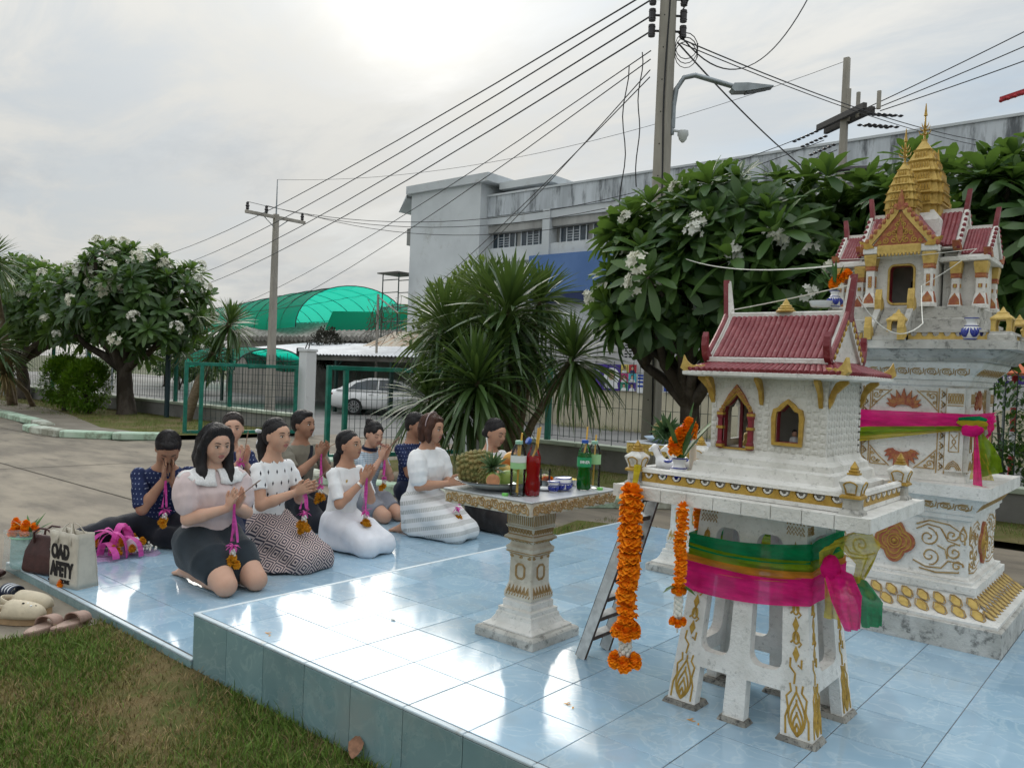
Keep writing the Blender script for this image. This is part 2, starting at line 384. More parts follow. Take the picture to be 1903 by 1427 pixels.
t.build('riser_tile', m_face, up, loc=(.297, .028, -ZU))
t = MB(); t.cbox(-.314, -.286, -.030, 3.82, ZU-.0105, ZU+.0012, .003); t.build('edge_trim', m_trim, up, loc=(.297, .028, -ZU))
def grass(name, n, region, hmin, hmax, label, mats, seed=1, zf=lambda x, y: .012):
 R = random.Random(seed); me = bpy.data.meshes.new(name); vs = []; fs = []; mi = []
 while len(fs) < n:
  x, y = region(R)
  q = sin(x*3.1+1.3*sin(y*4.2)) + sin(y*5.3+2*sin(x*2.2)) + R.uniform(-.9, .9)
  if q < -.9 and R.random() < .8: continue
  h = R.uniform(hmin, hmax)*(1.1 if q > .3 else .7)*(1.9 if R.random() < .05 else 1); a = R.uniform(0, 2*pi); wd = R.uniform(.0013, .0028)
  lx, ly = R.gauss(0, h*.55), R.gauss(0, h*.55); z = zf(x, y); b = len(vs)
  vs += [(x-cos(a)*wd, y-sin(a)*wd, z), (x+cos(a)*wd, y+sin(a)*wd, z), (x+lx*.45+cos(a)*wd*.7, y+ly*.45+sin(a)*wd*.7, z+h*.65), (x+lx*.45-cos(a)*wd*.7, y+ly*.45-sin(a)*wd*.7, z+h*.65), (x+lx, y+ly, z+h)]
  fs += [(b, b+1, b+2, b+3), (b+3, b+2, b+4)]
  k = 0 if q > .25 else (1 if q > -.5 else 2)
  if R.random() < .3: k = R.choice((0, 1, 2))
  mi += [k, k]
 me.from_pydata(vs, [], fs)
 for m_ in mats: me.materials.append(m_)
 me.polygons.foreach_set('material_index', mi); me.update()
 return tag(link(name, me), label, 'grass', kind='stuff')
m_g = [mat('grass_green', (.115, .195, .03), .7, .3, var=.4, vscale=30), mat('grass_olive', (.20, .185, .055), .75, .3, var=.4, vscale=30), mat('grass_straw', (.30, .225, .11), .8, .2, var=.4, vscale=30)]
def reg(R):
 while True:
  x, y = R.uniform(-1.32, 2.6), R.uniform(-1.5, -.035)
  if x > 1.2 and y < -.8: continue
  if x < .2 and R.random() > .75 and x < -1.1: continue
  return x, y
grass('grass', 95000, reg, .012, .042, 'short patchy green and straw lawn grass in front of the platform', m_g)
def reg2(R): return R.uniform(-1.3, 4.5), R.uniform(3.86, 5.1)
grass('grass', 15000, reg2, .02, .05, 'short grass on the strip behind the tiled platform', m_g, 2)
def reg3(R):
 x = R.uniform(-24, -11.4); return x, R.uniform(5.2-(x+11)*.02, 7.6)
grass('grass', 16000, reg3, .03, .09, 'sparse grass under the trees beside the boundary wall', m_g, 3, lambda x, y: .07)
# ================================================================= shared shrine materials and ornament
m_white = mat('weathered_white_plaster', (.80, .785, .745), .75, .35, col2=(.66, .645, .60), vscale=9, thr=(.35, .7), dirt=.55, dirtcol=(.24, .235, .21), dscale=38, bump=.55, bscale=90, detail=9)
m_white2 = mat('grimy_white_plaster', (.62, .61, .57), .8, .3, col2=(.43, .42, .385), vscale=5, thr=(.3, .65), dirt=.85, dirtcol=(.13, .13, .12), dscale=22, bump=.6, bscale=70, detail=9)
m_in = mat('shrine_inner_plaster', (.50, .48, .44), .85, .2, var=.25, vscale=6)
m_gold = mat('gold_paint', (.52, .33, .065), .42, .5, metal=.25, col2=(.36, .21, .035), vscale=40, thr=(.35, .7), bump=.3, bscale=160)
m_ochre = mat('ochre_line_paint', (.46, .315, .13), .65, .4, col2=(.32, .19, .07), vscale=30, thr=(.35, .7), bump=.3, bscale=150)
m_bgold = mat('bright_gold_paint', (.60, .42, .12), .5, .5, metal=.15, col2=(.44, .29, .07), vscale=35, thr=(.4, .7), bump=.3, bscale=160)
m_maroon = mat('maroon_roof_glaze', (.19, .024, .032), .42, .5, col2=(.27, .058, .066), vscale=16, thr=(.42, .72), dirt=.45, dirtcol=(.42, .24, .24), dscale=60, bump=.3, bscale=120)
m_red = mat('red_lacquer', (.24, .022, .035), .5, .5, var=.3, vscale=20)
m_terra = mat('terracotta_relief', (.34, .095, .055), .6, .4, col2=(.44, .20, .07), vscale=45, thr=(.4, .65), bump=.4, bscale=120)
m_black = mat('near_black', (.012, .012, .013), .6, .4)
def scroll(cx, cy, r, turns=1.3, a0=0, d=1, n=22, shrink=.12):
 return [(cx + r*(1-(1-shrink)*t)*cos(a0+d*2*pi*turns*t), cy + r*(1-(1-shrink)*t)*sin(a0+d*2*pi*turns*t)) for t in [i/n for i in range(n+1)]]
def lines(mb, fn, polys, r=.003, n=5, lift=.0):
 for p in polys: mb.tube([fn(a, b, lift) for a, b in p], r, n)
 return mb
def ring2(cx, cy, rx, ry, n=18): return [(cx+rx*cos(2*pi*i/n), cy+ry*sin(2*pi*i/n)) for i in range(n+1)]
def flame(cx, cy, wd, h, n=9):
 """closed lotus-petal outline"""
 L = [(cx - wd*sin(pi*min(1, t*1.15))**.8*(1-t)**.35 if t < 1 else cx, cy + h*t) for t in [i/n for i in range(n+1)]]
 return L + [(2*cx-a, b) for a, b in L[-2::-1]]
def arc(cx, cy, rx, ry, a0, a1, n=8): return [(cx+rx*cos(a0+(a1-a0)*i/n), cy+ry*sin(a0+(a1-a0)*i/n)) for i in range(n+1)]
def rrect(x0, x1, y0, y1, r, n=5):
 return arc(x1-r, y1-r, r, r, 0, pi/2, n)+arc(x0+r, y1-r, r, r, pi/2, pi, n)+arc(x0+r, y0+r, r, r, pi, 1.5*pi, n)+arc(x1-r, y0+r, r, r, 1.5*pi, 2*pi, n)
# ================================================================= small four-legged spirit house
S1 = empty('spirit_house', (2.143, .935, ZU), label='small white spirit house on a gold-patterned stool base with maroon tiled roof', cat='spirit house')
SO = V((2.143, .935, 0))
def s1(mb, name, mt, par=S1, smooth=None):
 o = mb.build(name, mt, par, smooth);
 if par is S1: o.location = (-2.143, -.935, -ZU)
 return o
cx, cy = 2.143, .935
def taper(z):
 t = max(0, min(1, (z-.28)/.76)); e = (1-t)
 return .200+.078*e**1.15, .140+.067*e**1.15
def panel_fn(side):
 def fn(s, z, d):      # s in metres along the side, d inwards (negative = proud of the face)
  hx, hy = taper(z)
  if side == 'front': return (cx+s*hx/.278, cy-hy+d, z)
  if side == 'back': return (cx-s*hx/.278, cy+hy-d, z)
  if side == 'right': return (cx+hx-d, cy+s*hy/.207, z)
  return (cx-hx+d, cy-s*hy/.207, z)
 return fn
def sub(pts, k=3):
 out = []
 for (a, b), (c, d) in zip(pts, pts[1:]+pts[:1]):
  for i in range(k): out.append((a+(c-a)*i/k, b+(d-b)*i/k))
 return out
def legs_outline(hw, feet):
 top = 1.045; z0 = .292; zs = .44
 p = [(-hw, z0)];
 for i, (a, b) in enumerate(feet):
  p += [(b, z0)]
  if i < len(feet)-1: p += [(b, zs), (feet[i+1][0], zs), (feet[i+1][0], z0)]
 p += [(hw, top), (-hw, top)]
 q = []
 for a in p:
  if not q or a != q[-1]: q.append(a)
 return sub(q, 4)
def slot(x0, x1, z0=.50, z1=.965): return sub(rrect(x0, x1, z0, z1, min(.042, (x1-x0)/2.05), 5), 1)
for side in ('front', 'back'):
 mb = MB(); mb.holed(legs_outline(.278, [(-.278, -.165), (-.052, .03), (.165, .278)]), [slot(-.178, -.052), slot(.035, .168)], panel_fn(side), 0, .042)
 s1(mb, 'leg_panel', m_white)
for side in ('right', 'left'):
 mb = MB(); mb.holed(legs_outline(.2045, [(-.2045, -.115), (.10, .2045)]), [slot(-.105, .092)], panel_fn(side), .001, .043)
 s1(mb, 'leg_panel', m_white)
m_plinth = mat('dark_foot_joint', (.28, .27, .24), .9, .2, dirt=1, dirtcol=(.04, .04, .04), dscale=60, var=.4)
for fx, fy, hx, hy in ((-.222, -.165, .06, .045), (-.012, -.186, .045, .024), (.222, -.165, .06, .045), (.222, .15, .06, .058), (-.222, .15, .06, .058), (0, .186, .045, .024)):
 mb = MB(); mb.rloft([(cx+fx, cy+fy, hx+.012, hy+.012, ZU), (cx+fx, cy+fy, hx+.004, hy+.004, ZU+.016)], ch=.006); s1(mb, 'foot', m_plinth)
def leg_ornament(side, s0, wd, foot=True):
 fn = panel_fn(side); mb = MB(); P = []; k = .55*wd
 z = .575; F = []
 while z < .93:
  F.append([(s0-k*.62, z), (s0, z+.028), (s0+k*.62, z), (s0, z-.028)])
  P.append([(s0-k, z+.036), (s0-k*.25, z+.05), (s0, z+.085), (s0+k*.25, z+.05), (s0+k, z+.036), (s0+k*.45, z+.025)])
  P.append(ring2(s0, z+.055, k*.55, .020, 12)); z += .098
 for q in F: mb.prism(q, fn, -.003, .002)
 P.append([(s0-k, .56), (s0-k*1.1, .53), (s0-k*.2, .51), (s0-k*.4, .475)]); P.append([(s0+k, .56), (s0+k*.9, .53), (s0+k*.3, .54)])
 if foot:
  c = s0*1.0
  for m_ in (1.0, .72, .46, .22): P.append([(c+(a-c)*1.0, b) for a, b in flame(c, .305+.01*(1-m_), wd*.92*m_, .165*m_)])
  for q in (-1, 1):
   P.append([(c+q*wd*1.02, .305), (c+q*wd*1.05, .36), (c+q*wd*.8, .39), (c+q*wd*.95, .43), (c+q*wd*.5, .45), (c+q*wd*.62, .475)])
 lines(mb, fn, P, .0036, 5, -.0005); s1(mb, 'gold_ornament', m_gold)
for sd in ('front', 'back'):
 leg_ornament(sd, .225, .040); leg_ornament(sd, -.225, .040)
for sd in ('right', 'left'):
 leg_ornament(sd, -.158, .032); leg_ornament(sd, .152, .034)
for side, hw in (('front', .278), ('right', .207), ('left', .207), ('back', .278)):
 fn = panel_fn(side)
 for s0 in ((-.225, .225) if hw > .25 else (-.155, .155)):
  mb = MB(); P = []
  for zz in (.985, 1.000, 1.02): P.append([(s0+(i-5)*.0085, zz + (.007 if i % 2 else -.007)) for i in range(11)])
  lines(mb, fn, P, .0028, 4, -.0005); s1(mb, 'gold_band', m_ochre)
mb = MB(); mb.rloft([(cx, cy, .205, .145, 1.03), (cx, cy, .225, .165, 1.058)]); s1(mb, 'under_moulding', m_white2)
mb = MB(); mb.cbox(1.665, 2.600, .612, 1.252, 1.056, 1.098, .003); s1(mb, 'slab', m_white)
n = 9
for i in range(n):
 x0 = 1.662 + i*.941/n; mb = MB(); mb.cbox(x0+.0012, x0+.941/n-.0012, .604, .6115, 1.052, 1.0995, .0012); s1(mb, 'rim_tile', m_white)
for i in range(6):
 y0 = .609 + i*.647/6; mb = MB(); mb.cbox(2.6005, 2.608, y0+.0012, y0+.647/6-.0012, 1.052, 1.0995, .0012); s1(mb, 'rim_tile', m_white)
RX0, RX1, RY0, RY1 = 1.735, 2.535, .672, 1.195
def rail(fn, ln, name='balustrade'):
 mb = MB(); mb.prism([(0, 1.1), (ln, 1.1), (ln, 1.114), (0, 1.114)], fn, -.012, .014)
 o = s1(mb, name, m_white)
 t = MB(); pr = [(-.016, 1.150), (-.013, 1.163), (0, 1.168), (.013, 1.163), (.016, 1.150)]
 t.add([fn(0, z, d) for d, z in pr] + [fn(ln, z, d) for d, z in pr], [(i, i+1, i+6, i+5) for i in range(4)] + [(4, 0, 5, 9), (0, 1, 2, 3, 4), (9, 8, 7, 6, 5)]); s1(t, 'handrail', m_white)
 k = max(6, round(ln/.058)); st = ln/k
 g = MB(); w_ = MB()
 for i in range(k):
  c = (i+.5)*st
  p = [(c-st*.5, 1.150), (c-st*.5, 1.114)] + arc(c, 1.149, st*.40, .024, pi, 2*pi, 7)
  q = [(c-st*.5, 1.113), (c+st*.5, 1.113), (c+st*.5, 1.151), (c+st*.36, 1.151)] + arc(c, 1.147, st*.36, .022, 0, -pi, 8) + [(c-st*.36, 1.151), (c-st*.5, 1.151)]
  g.prism(q, fn, -.009, .009)
  w_.tube([fn(a, b, -.010) for a, b in arc(c, 1.148, st*.22, .017, pi*1.08, pi*1.92, 6)], .0035, 5)
 s1(g, 'gold_panel', m_gold); s1(w_, 'white_bead_row', m_white)['kind'] = 'stuff'
rail(lambda a, b, d: (RX0+.02+a, RY0+d, b), RX1-RX0-.04)
rail(lambda a, b, d: (RX1-d, RY0+.02+a, b), RY1-RY0-.04)
rail(lambda a, b, d: (RX0+d, RY0+.02+a, b), RY1-RY0-.04)
rail(lambda a, b, d: (RX0+.02+a, RY1-d, b), RX1-RX0-.04)
def lantern(x, y, z0, s=1.0, par=None, mk=None, gm=None):
 gm = gm or m_gold
 b = MB(); b.rloft([(x, y, .036*s, .036*s, z0), (x, y, .034*s, .034*s, z0+.008*s), (x, y, .026*s, .026*s, z0+.016*s), (x, y, .025*s, .025*s, z0+.046*s), (x, y, .030*s, .030*s, z0+.052*s)], ch=.003)
 o = mk(b, 'lantern_post', m_white2)
 b = MB(); b.rloft([(x, y, .034*s, .034*s, z0+.052*s), (x, y, .034*s, .034*s, z0+.058*s), (x, y, .028*s, .028*s, z0+.064*s)], ch=.002); mk(b, 'lantern_sill', gm)
 b = MB(); b.rloft([(x, y, .026*s, .026*s, z0+.064*s), (x, y, .027*s, .027*s, z0+.075*s), (x, y, .037*s, .037*s, z0+.104*s), (x, y, .034*s, .034*s, z0+.110*s), (x, y, .020*s, .020*s, z0+.122*s), (x, y, .016*s, .016*s, z0+.128*s)], ch=.002*s); mk(b, 'lantern_body', m_white)
 b = MB()
 for dx, dy in ((0, -1), (1, 0), (0, 1), (-1, 0)):
  def fn(a, q, d):
   h = (.0265 + max(0, min(1, (q-.075)/.029))*.0105)*s + d
   return (x + dx*h - dy*a*s, y + dy*h + dx*a*s, z0+q*s)
  b.tube([fn(a, q, .001) for a, q in ((-.015, .067), (-.016, .078), (-.021, .096), (-.012, .103), (0, .106), (.012, .103), (.021, .096), (.016, .078), (.015, .067), (-.015, .067))], .0028*s, 5)
 mk(b, 'lantern_frame', gm)
 b = MB(); b.rloft([(x, y, .018*s, .018*s, z0+.127*s), (x, y, .018*s, .018*s, z0+.132*s), (x, y, .013*s, .013*s, z0+.134*s), (x, y, .0145*s, .0145*s, z0+.140*s), (x, y, .010*s, .010*s, z0+.143*s), (x, y, .011*s, .011*s, z0+.149*s), (x, y, .0065*s, .0065*s, z0+.158*s), (x, y, .001*s, .001*s, z0+.170*s)], ch=.001); mk(b, 'lantern_spire', gm)
for x, y in ((RX0-.01, RY0), (RX1, RY0-.006), (RX1, RY1), (RX0-.01, RY1)): lantern(x, y, 1.0985, 1.0, mk=s1)
HX0, HX1, HY0, HY1 = 1.985, 2.41, .76, 1.112
hx, hy = (HX0+HX1)/2, (HY0+HY1)/2; wx, wy = (HX1-HX0)/2, (HY1-HY0)/2
mb = MB(); mb.rloft([(hx, hy, wx+.075, wy+.075, 1.099), (hx, hy, wx+.072, wy+.072, 1.165), (hx, hy, wx+.05, wy+.05, 1.172), (hx, hy, wx+.045, wy+.045, 1.205), (hx, hy, wx+.030, wy+.030, 1.212), (hx, hy, wx+.028, wy+.028, 1.232), (hx, hy, wx+.010, wy+.010, 1.245), (hx, hy, wx+.004, wy+.004, 1.262)], ch=.004); s1(mb, 'plinth', m_white)
def arch_win(c, hw, z0, zs, za):   # ogee pointed opening
 return [(c-hw, z0), (c+hw, z0), (c+hw, zs), (c+hw*.92, zs+.02), (c+hw*.62, zs+(za-zs)*.45), (c+hw*.3, zs+(za-zs)*.75), (c, za), (c-hw*.3, zs+(za-zs)*.75), (c-hw*.62, zs+(za-zs)*.45), (c-hw*.92, zs+.02), (c-hw, zs)]
DOOR_C, WIN_C = 2.085, 2.276
door = arch_win(DOOR_C, .050, 1.268, 1.395, 1.462); win = arch_win(WIN_C, .0415, 1.302, 1.388, 1.438)
fF = lambda a, b, d: (a, HY0+d, b)
mb = MB(); mb.holed([(HX0, 1.262), (HX1, 1.262), (HX1, 1.530), (HX0, 1.530)], [door, win], fF, 0, .022); W1 = s1(mb, 'front_wall', m_white)
fR = lambda a, b, d: (HX1-d, a, b); fL = lambda a, b, d: (HX0+d, a, b); fB = lambda a, b, d: (a, HY1-d, b)
mb = MB(); mb.prism([(HY0+.0225, 1.262), (HY1-.001, 1.262), (HY1-.001, 1.53), (HY0+.0225, 1.53)], fR, 0, .02); WR = s1(mb, 'side_wall', m_white)
mb = MB(); mb.holed([(HY0+.0225, 1.262), (HY1-.001, 1.262), (HY1-.001, 1.53), (HY0+.0225, 1.53)], [arch_win(hy, .05, 1.29, 1.39, 1.44)], fL, 0, .02); s1(mb, 'side_wall', m_white)
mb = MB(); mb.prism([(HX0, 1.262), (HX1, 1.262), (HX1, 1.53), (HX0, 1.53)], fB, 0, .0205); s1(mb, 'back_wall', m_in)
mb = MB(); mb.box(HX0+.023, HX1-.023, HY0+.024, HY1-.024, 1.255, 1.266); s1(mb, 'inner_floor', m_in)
mb = MB(); mb.cbox(-.0105, .0105, -.004, 0, -.007, .007, .0018); me_h = mb.mesh('wall_block', m_white)
mb = MB(); mb.cbox(-.007, .007, -.004, 0, -.0115, .0115, .0018); me_v = mb.mesh('wall_block', m_white)
def inside(p, poly, mrg=.016):
 xs = [q[0] for q in poly]; zs = [q[1] for q in poly]
 return min(xs)-mrg-.006 < p[0] < max(xs)+mrg+.006 and min(zs)-mrg < p[1] < max(zs)+mrg+.012
for wall in ('front', 'right'):
 a0, a1 = (HX0, HX1) if wall == 'front' else (HY0+.01, HY1)
 ni = int((a1-a0)/.0245); st = (a1-a0)/ni
 for j in range(11):
  for i in range(ni):
   a, z = a0+(i+.5)*st, 1.276+j*.0243
   if wall == 'front' and (inside((a, z), door) or inside((a, z), win, .018)): continue
   me = me_h if (i+j) % 2 else me_v
   if wall == 'front': o = link('wall_block', me, S1, (a-2.143, HY0+.001-.935, z-ZU))
   else: o = link('wall_block', me, S1, (HX1-.001-2.143, a-.935, z-ZU), rz=pi/2)
def frame(poly, k, depth, mt, name, back=.02, cxp=None):
 c = (sum(p[0] for p in poly)/len(poly), sum(p[1] for p in poly)/len(poly))
 out = []
 for i, p in enumerate(poly):
  a, b = V(poly[i-1]), V(poly[(i+1) % len(poly)]); t = (b-a).normalized(); nrm = V((t.y, -t.x)); out.append((p[0]+nrm.x*k, p[1]+nrm.y*k))
 mb = MB(); mb.holed(out, [list(poly)], fF, -depth, back); return s1(mb, name, mt)
wf = frame(win, .0165, .012, m_gold, 'window_frame', .0); frame([(WIN_C+(a-WIN_C)*.97, 1.302+(b-1.302)*.98+.001) for a, b in win], .002, -.002, m_red, 'window_reveal', .03)
frame(door, .010, .010, m_gold, 'door_frame', .0); frame([(DOOR_C+(a-DOOR_C)*.97, b) for a, b in door], .002, -.002, m_red, 'door_reveal', .03)
mb = MB()   # red and gold pediment of leaves over the door
outer = [(DOOR_C-.062, 1.40), (DOOR_C-.030, 1.46), (DOOR_C, 1.498), (DOOR_C+.030, 1.46), (DOOR_C+.062, 1.40), (DOOR_C+.053, 1.395), (DOOR_C+.04, 1.43), (DOOR_C, 1.472), (DOOR_C-.04, 1.43), (DOOR_C-.053, 1.395)]
mb.prism(outer, fF, -.016, -.002); s1(mb, 'door_pediment', m_terra)
mb = MB()
for i in range(7):
 t = i/6;
 for q in (-1, 1): lines(mb, fF, [scroll(DOOR_C+q*(.057-.05*t), 1.405+.073*t, .0075, 1.1, 0, q)], .0022, 4, -.016)
s1(mb, 'door_pediment_gilding', m_gold)
for q in (-1, 1):
 mb = MB(); x = DOOR_C+q*.058; mb.rloft([(x, HY0-.008, .011, .010, 1.264), (x, HY0-.008, .011, .010, 1.285), (x, HY0-.008, .008, .008, 1.29), (x, HY0-.008, .008, .008, 1.372), (x, HY0-.008, .011, .011, 1.378), (x, HY0-.008, .011, .011, 1.398)]); s1(mb, 'door_pillar', m_red)
 mb = MB();
 for z in (1.268, 1.335, 1.385): mb.rloft([(x, HY0-.008, .0125, .0115, z), (x, HY0-.008, .0125, .0115, z+.010)])
 s1(mb, 'door_pillar_gilding', m_gold)
mb = MB(); mb.box(DOOR_C-.012, DOOR_C-.001, HY0+.05, HY0+.06, 1.266, 1.45); s1(mb, 'inner_red_post', m_red)
def bracket(x, y, dx, dy):
 mb = MB(); L = [(0, .0), (.010, .02), (.020, .05), (.045, .075), (.060, .088), (.058, .098), (.035, .098), (.018, .088), (.004, .06), (-.004, .03)]
 fn = lambda a, b, d: (x+dx*a-dy*d, y+dy*a+dx*d, 1.428+b)
 mb.prism(L, fn, -.007, .007); s1(mb, 'eave_bracket', m_gold)
for x in (HX0+.006, 2.178, HX1-.022): bracket(x, HY0-.004, 0, -1)
for y in (HY0+.008, HY1-.01): bracket(HX1+.004, y, 1, 0); bracket(HX0-.004, y, -1, 0)
EX0, EX1, EY0, EY1 = 1.905, 2.495, .668, 1.205
mb = MB(); mb.rloft([(hx, hy, wx+.004, wy+.004, 1.522), ((EX0+EX1)/2, (EY0+EY1)/2, (EX1-EX0)/2-.004, (EY1-EY0)/2-.004, 1.527), ((EX0+EX1)/2, (EY0+EY1)/2, (EX1-EX0)/2, (EY1-EY0)/2, 1.530), ((EX0+EX1)/2, (EY0+EY1)/2, (EX1-EX0)/2, (EY1-EY0)/2, 1.541), ((EX0+EX1)/2, (EY0+EY1)/2, (EX1-EX0)/2-.006, (EY1-EY0)/2-.006, 1.543), (hx, hy, wx-.005, wy-.045, 1.586)]); s1(mb, 'skirt_roof', m_white)
UX0, UX1 = 1.955, 2.405       # upper roof ends
mc = m_maroon
def ribs_skirt(n, p0f, p1f):
 for i in range(n):
  t = (i+.5)/n; mb = MB(); a, b = V(p0f(t)), V(p1f(t)); pts = [a.lerp(b, k/4) for k in range(5)]
  mb.tube(pts, .0105, 8); s1(mb, 'roof_tile', mc, smooth=40)
ribs_skirt(26, lambda t: (EX0+.012+t*(EX1-EX0-.024), EY0+.006, 1.546), lambda t: (1.985+t*.43, .808, 1.583))
ribs_skirt(18, lambda t: (EX1-.006, EY0+.012+t*(EY1-EY0-.024), 1.546), lambda t: (2.398, .80+t*.27, 1.583))
ribs_skirt(18, lambda t: (EX0+.006, EY0+.012+t*(EY1-EY0-.024), 1.546), lambda t: (1.992, .80+t*.27, 1.583))
def slope(t): return (.160*(1-t)**1.12 + .006, 1.592 + .172*t)     # half-width, height
yc = hy
mb = MB(); prof = [(slope(i/8)[0], slope(i/8)[1]) for i in range(9)]
poly = [(yc-a, z) for a, z in prof] + [(yc+a, z) for a, z in prof[::-1]]
mb.prism(poly, lambda a, b, d: (d, a, b), UX0+.004, UX1-.004); s1(mb, 'roof_core', m_white)
NR = 20
for side in (-1, 1):
 for i in range(NR):
  x = UX0+.022+(UX1-UX0-.044)*(i+.5)/NR; mb = MB(); pts = []
  for k in range(9):
   a, z = slope(k/8*.93); pts.append((x, yc+side*(a+.003), z+.002))
  mb.tube(pts, [.0108 + .0012*((k % 2)) for k in range(9)], 8); s1(mb, 'roof_tile', mc, smooth=50)
mb = MB(); mb.cbox(UX0+.002, UX1-.002, yc-.013, yc+.013, 1.752, 1.776, .004); s1(mb, 'ridge_cap', m_white)
for side in (-1, 1):
 mb = MB(); mb.cbox(UX0, UX1, yc+side*.170-.008, yc+side*.170+.008, 1.578, 1.598, .003); s1(mb, 'eave_board', m_white)
mb = MB(); mb.lathe([(.034, 0), (.036, .006), (.028, .010), (.029, .016), (.020, .020), (.021, .026), (.012, .031), (.012, .035), (.001, .052)], 14, ((UX0+UX1)/2, yc, 1.774)); s1(mb, 'ridge_finial', m_bgold, smooth=35)
for ex, sg in ((UX0, -1), (UX1, 1)):       # gables with horned barge boards
 g = MB(); g.prism([(yc-.150, 1.588), (yc+.150, 1.588), (yc+.06, 1.680), (yc+.012, 1.752), (yc-.012, 1.752), (yc-.06, 1.680)], lambda a, b, d: (ex-sg*.004+d, a, b), -.003, .003); s1(g, 'gable', m_white)
 for side in (-1, 1):
  b = MB(); q = [(slope(k/10)[0]+.010, slope(k/10)[1]) for k in range(11)]; inn = [(max(a-.032, .0), z-.006) for a, z in q]
  poly = [(yc+side*a, z) for a, z in q] + [(yc+side*a, z) for a, z in inn[::-1]]
  b.prism(poly, lambda a, z, d: (ex+d, a, z), -.008, .010); s1(b, 'bargeboard', m_white)
  b = MB();
  b.tube([(ex+sg*.004, yc+side*(slope(k/10)[0]+.012), slope(k/10)[1]+.002) for k in range(11)], [.010]*11, 6); s1(b, 'barge_edge', m_maroon)
  b = MB(); y0 = yc+side*.178
  b.prism([(0, 1.580), (.020, 1.600), (.030, 1.640), (.026, 1.672), (.016, 1.690), (.012, 1.672), (.012, 1.640), (-.004, 1.612), (-.022, 1.602)], lambda a, z, d: (ex+d, y0+side*(a-.004), z), -.011, .011); s1(b, 'eave_horn', m_maroon)
  if side < 0 and sg > 0 or True:
   b = MB()
   for k in range(7):
    a, z = slope(.08+k*.12); b.ball((ex+sg*.010, yc+side*(a-.004), z), (.007, .010, .012), 6, 4)
   s1(b, 'barge_scales', m_gold if sg > 0 else m_white)
 b = MB(); b.prism([(-.022, 1.735), (.022, 1.735), (.014, 1.80), (.008, 1.86), (.004, 1.905), (-.004, 1.905), (-.008, 1.86), (-.014, 1.80)], lambda a, z, d: (ex+d+sg*(z-1.735)*.10, yc+a, z), -.012, .012)
 s1(b, 'roof_horn', m_maroon)
 b = MB(); b.prism([(-.024, 1.735), (.024, 1.735), (.016, 1.80), (.0095, 1.86), (.004, 1.900), (-.004, 1.900), (-.0095, 1.86), (-.016, 1.80)], lambda a, z, d: (ex+d+sg*(z-1.735)*.10, yc+a, z), -sg*.012-.004, -sg*.012+.004); s1(b, 'roof_horn_face', m_white)
def naga(x, y, ang):
 mb = MB(); L = [(-.075, 0), (0.004, 0), (.018, .012), (.012, .030), (.006, .060), (-.006, .038), (-.022, .024), (-.05, .022), (-.07, .026)]
 fn = lambda a, b, d: (x+cos(ang)*a-sin(ang)*d, y+sin(ang)*a+cos(ang)*d, 1.541+b); mb.prism(L, fn, -.009, .009)
 for k in range(4): mb.ball(fn(-.058+k*.018, .014, 0), (.010, .012, .012), 6, 4)
 s1(mb, 'roof_corner_naga', m_bgold)
for x, a in ((EX0+.006, pi), (EX1-.006, 0)):
 for y in (EY0+.012, EY1-.012): naga(x, y, a + (.35 if (y < yc) == (a == 0) else -.35)*(-1))
# ================================================================= large spirit house on a carved pillar
BX, BY = 2.205, 2.775
S2 = empty('spirit_house', (BX, BY, ZU), label='tall white and gold temple-shaped spirit house with three golden spires on a carved square pillar', cat='spirit house')
def s2(mb, name, mt, par=S2, smooth=None):
 o = mb.build(name, mt, par, smooth); o.location = (-BX, -BY, -ZU); return o
def sq(rings, name, mt, ch=.004): mb = MB(); mb.rloft([(BX, BY, h, h, z) for h, z in rings], ch=ch); return s2(mb, name, mt)
sq([(.520, .281), (.520, .398), (.512, .402)], 'plinth', m_white2)
sq([(.500, .4025), (.500, .418), (.470, .425), (.430, .445), (.395, .475), (.378, .510), (.376, .520)], 'lotus_base', m_white)
sq([(.384, .521), (.384, .556), (.366, .560), (.366, .574)], 'step_moulding', m_white)
sq([(.345, .575), (.335, .590), (.335, .862), (.347, .870)], 'lower_body', m_white)
sq([(.352, .871), (.352, .895), (.362, .898), (.362, .915), (.388, .955), (.395, .985)], 'cornice', m_white)
sq([(.432, .986), (.432, 1.046)], 'middle_slab', m_white)
sq([(.300, 1.047), (.300, 1.075), (.285, 1.080), (.285, 1.52), (.300, 1.53), (.300, 1.555)], 'upper_body', m_white)
sq([(.312, 1.556), (.318, 1.575), (.360, 1.615), (.372, 1.640), (.372, 1.648)], 'upper_frieze', m_white)
sq([(.400, 1.649), (.405, 1.665), (.455, 1.690), (.470, 1.703)], 'upper_cornice', m_white2)
sq([(.530, 1.704), (.530, 1.744)], 'top_slab', m_white2)
SIDES = {'front': (V((1, 0, 0)), V((0, -1, 0))), 'right': (V((0, 1, 0)), V((1, 0, 0))), 'left': (V((0, -1, 0)), V((-1, 0, 0)))}
def face(side, h0, z0=None, h1=None, z1=None):
 U, Nn = SIDES[side]; C = V((BX, BY, 0))
 def fn(a, z, d):
  h = h0 if h1 is None else h0+(h1-h0)*max(0, min(1, (z-z0)/(z1-z0)))
  return C + U*a + Nn*(h+d) + V((0, 0, z))
 return fn
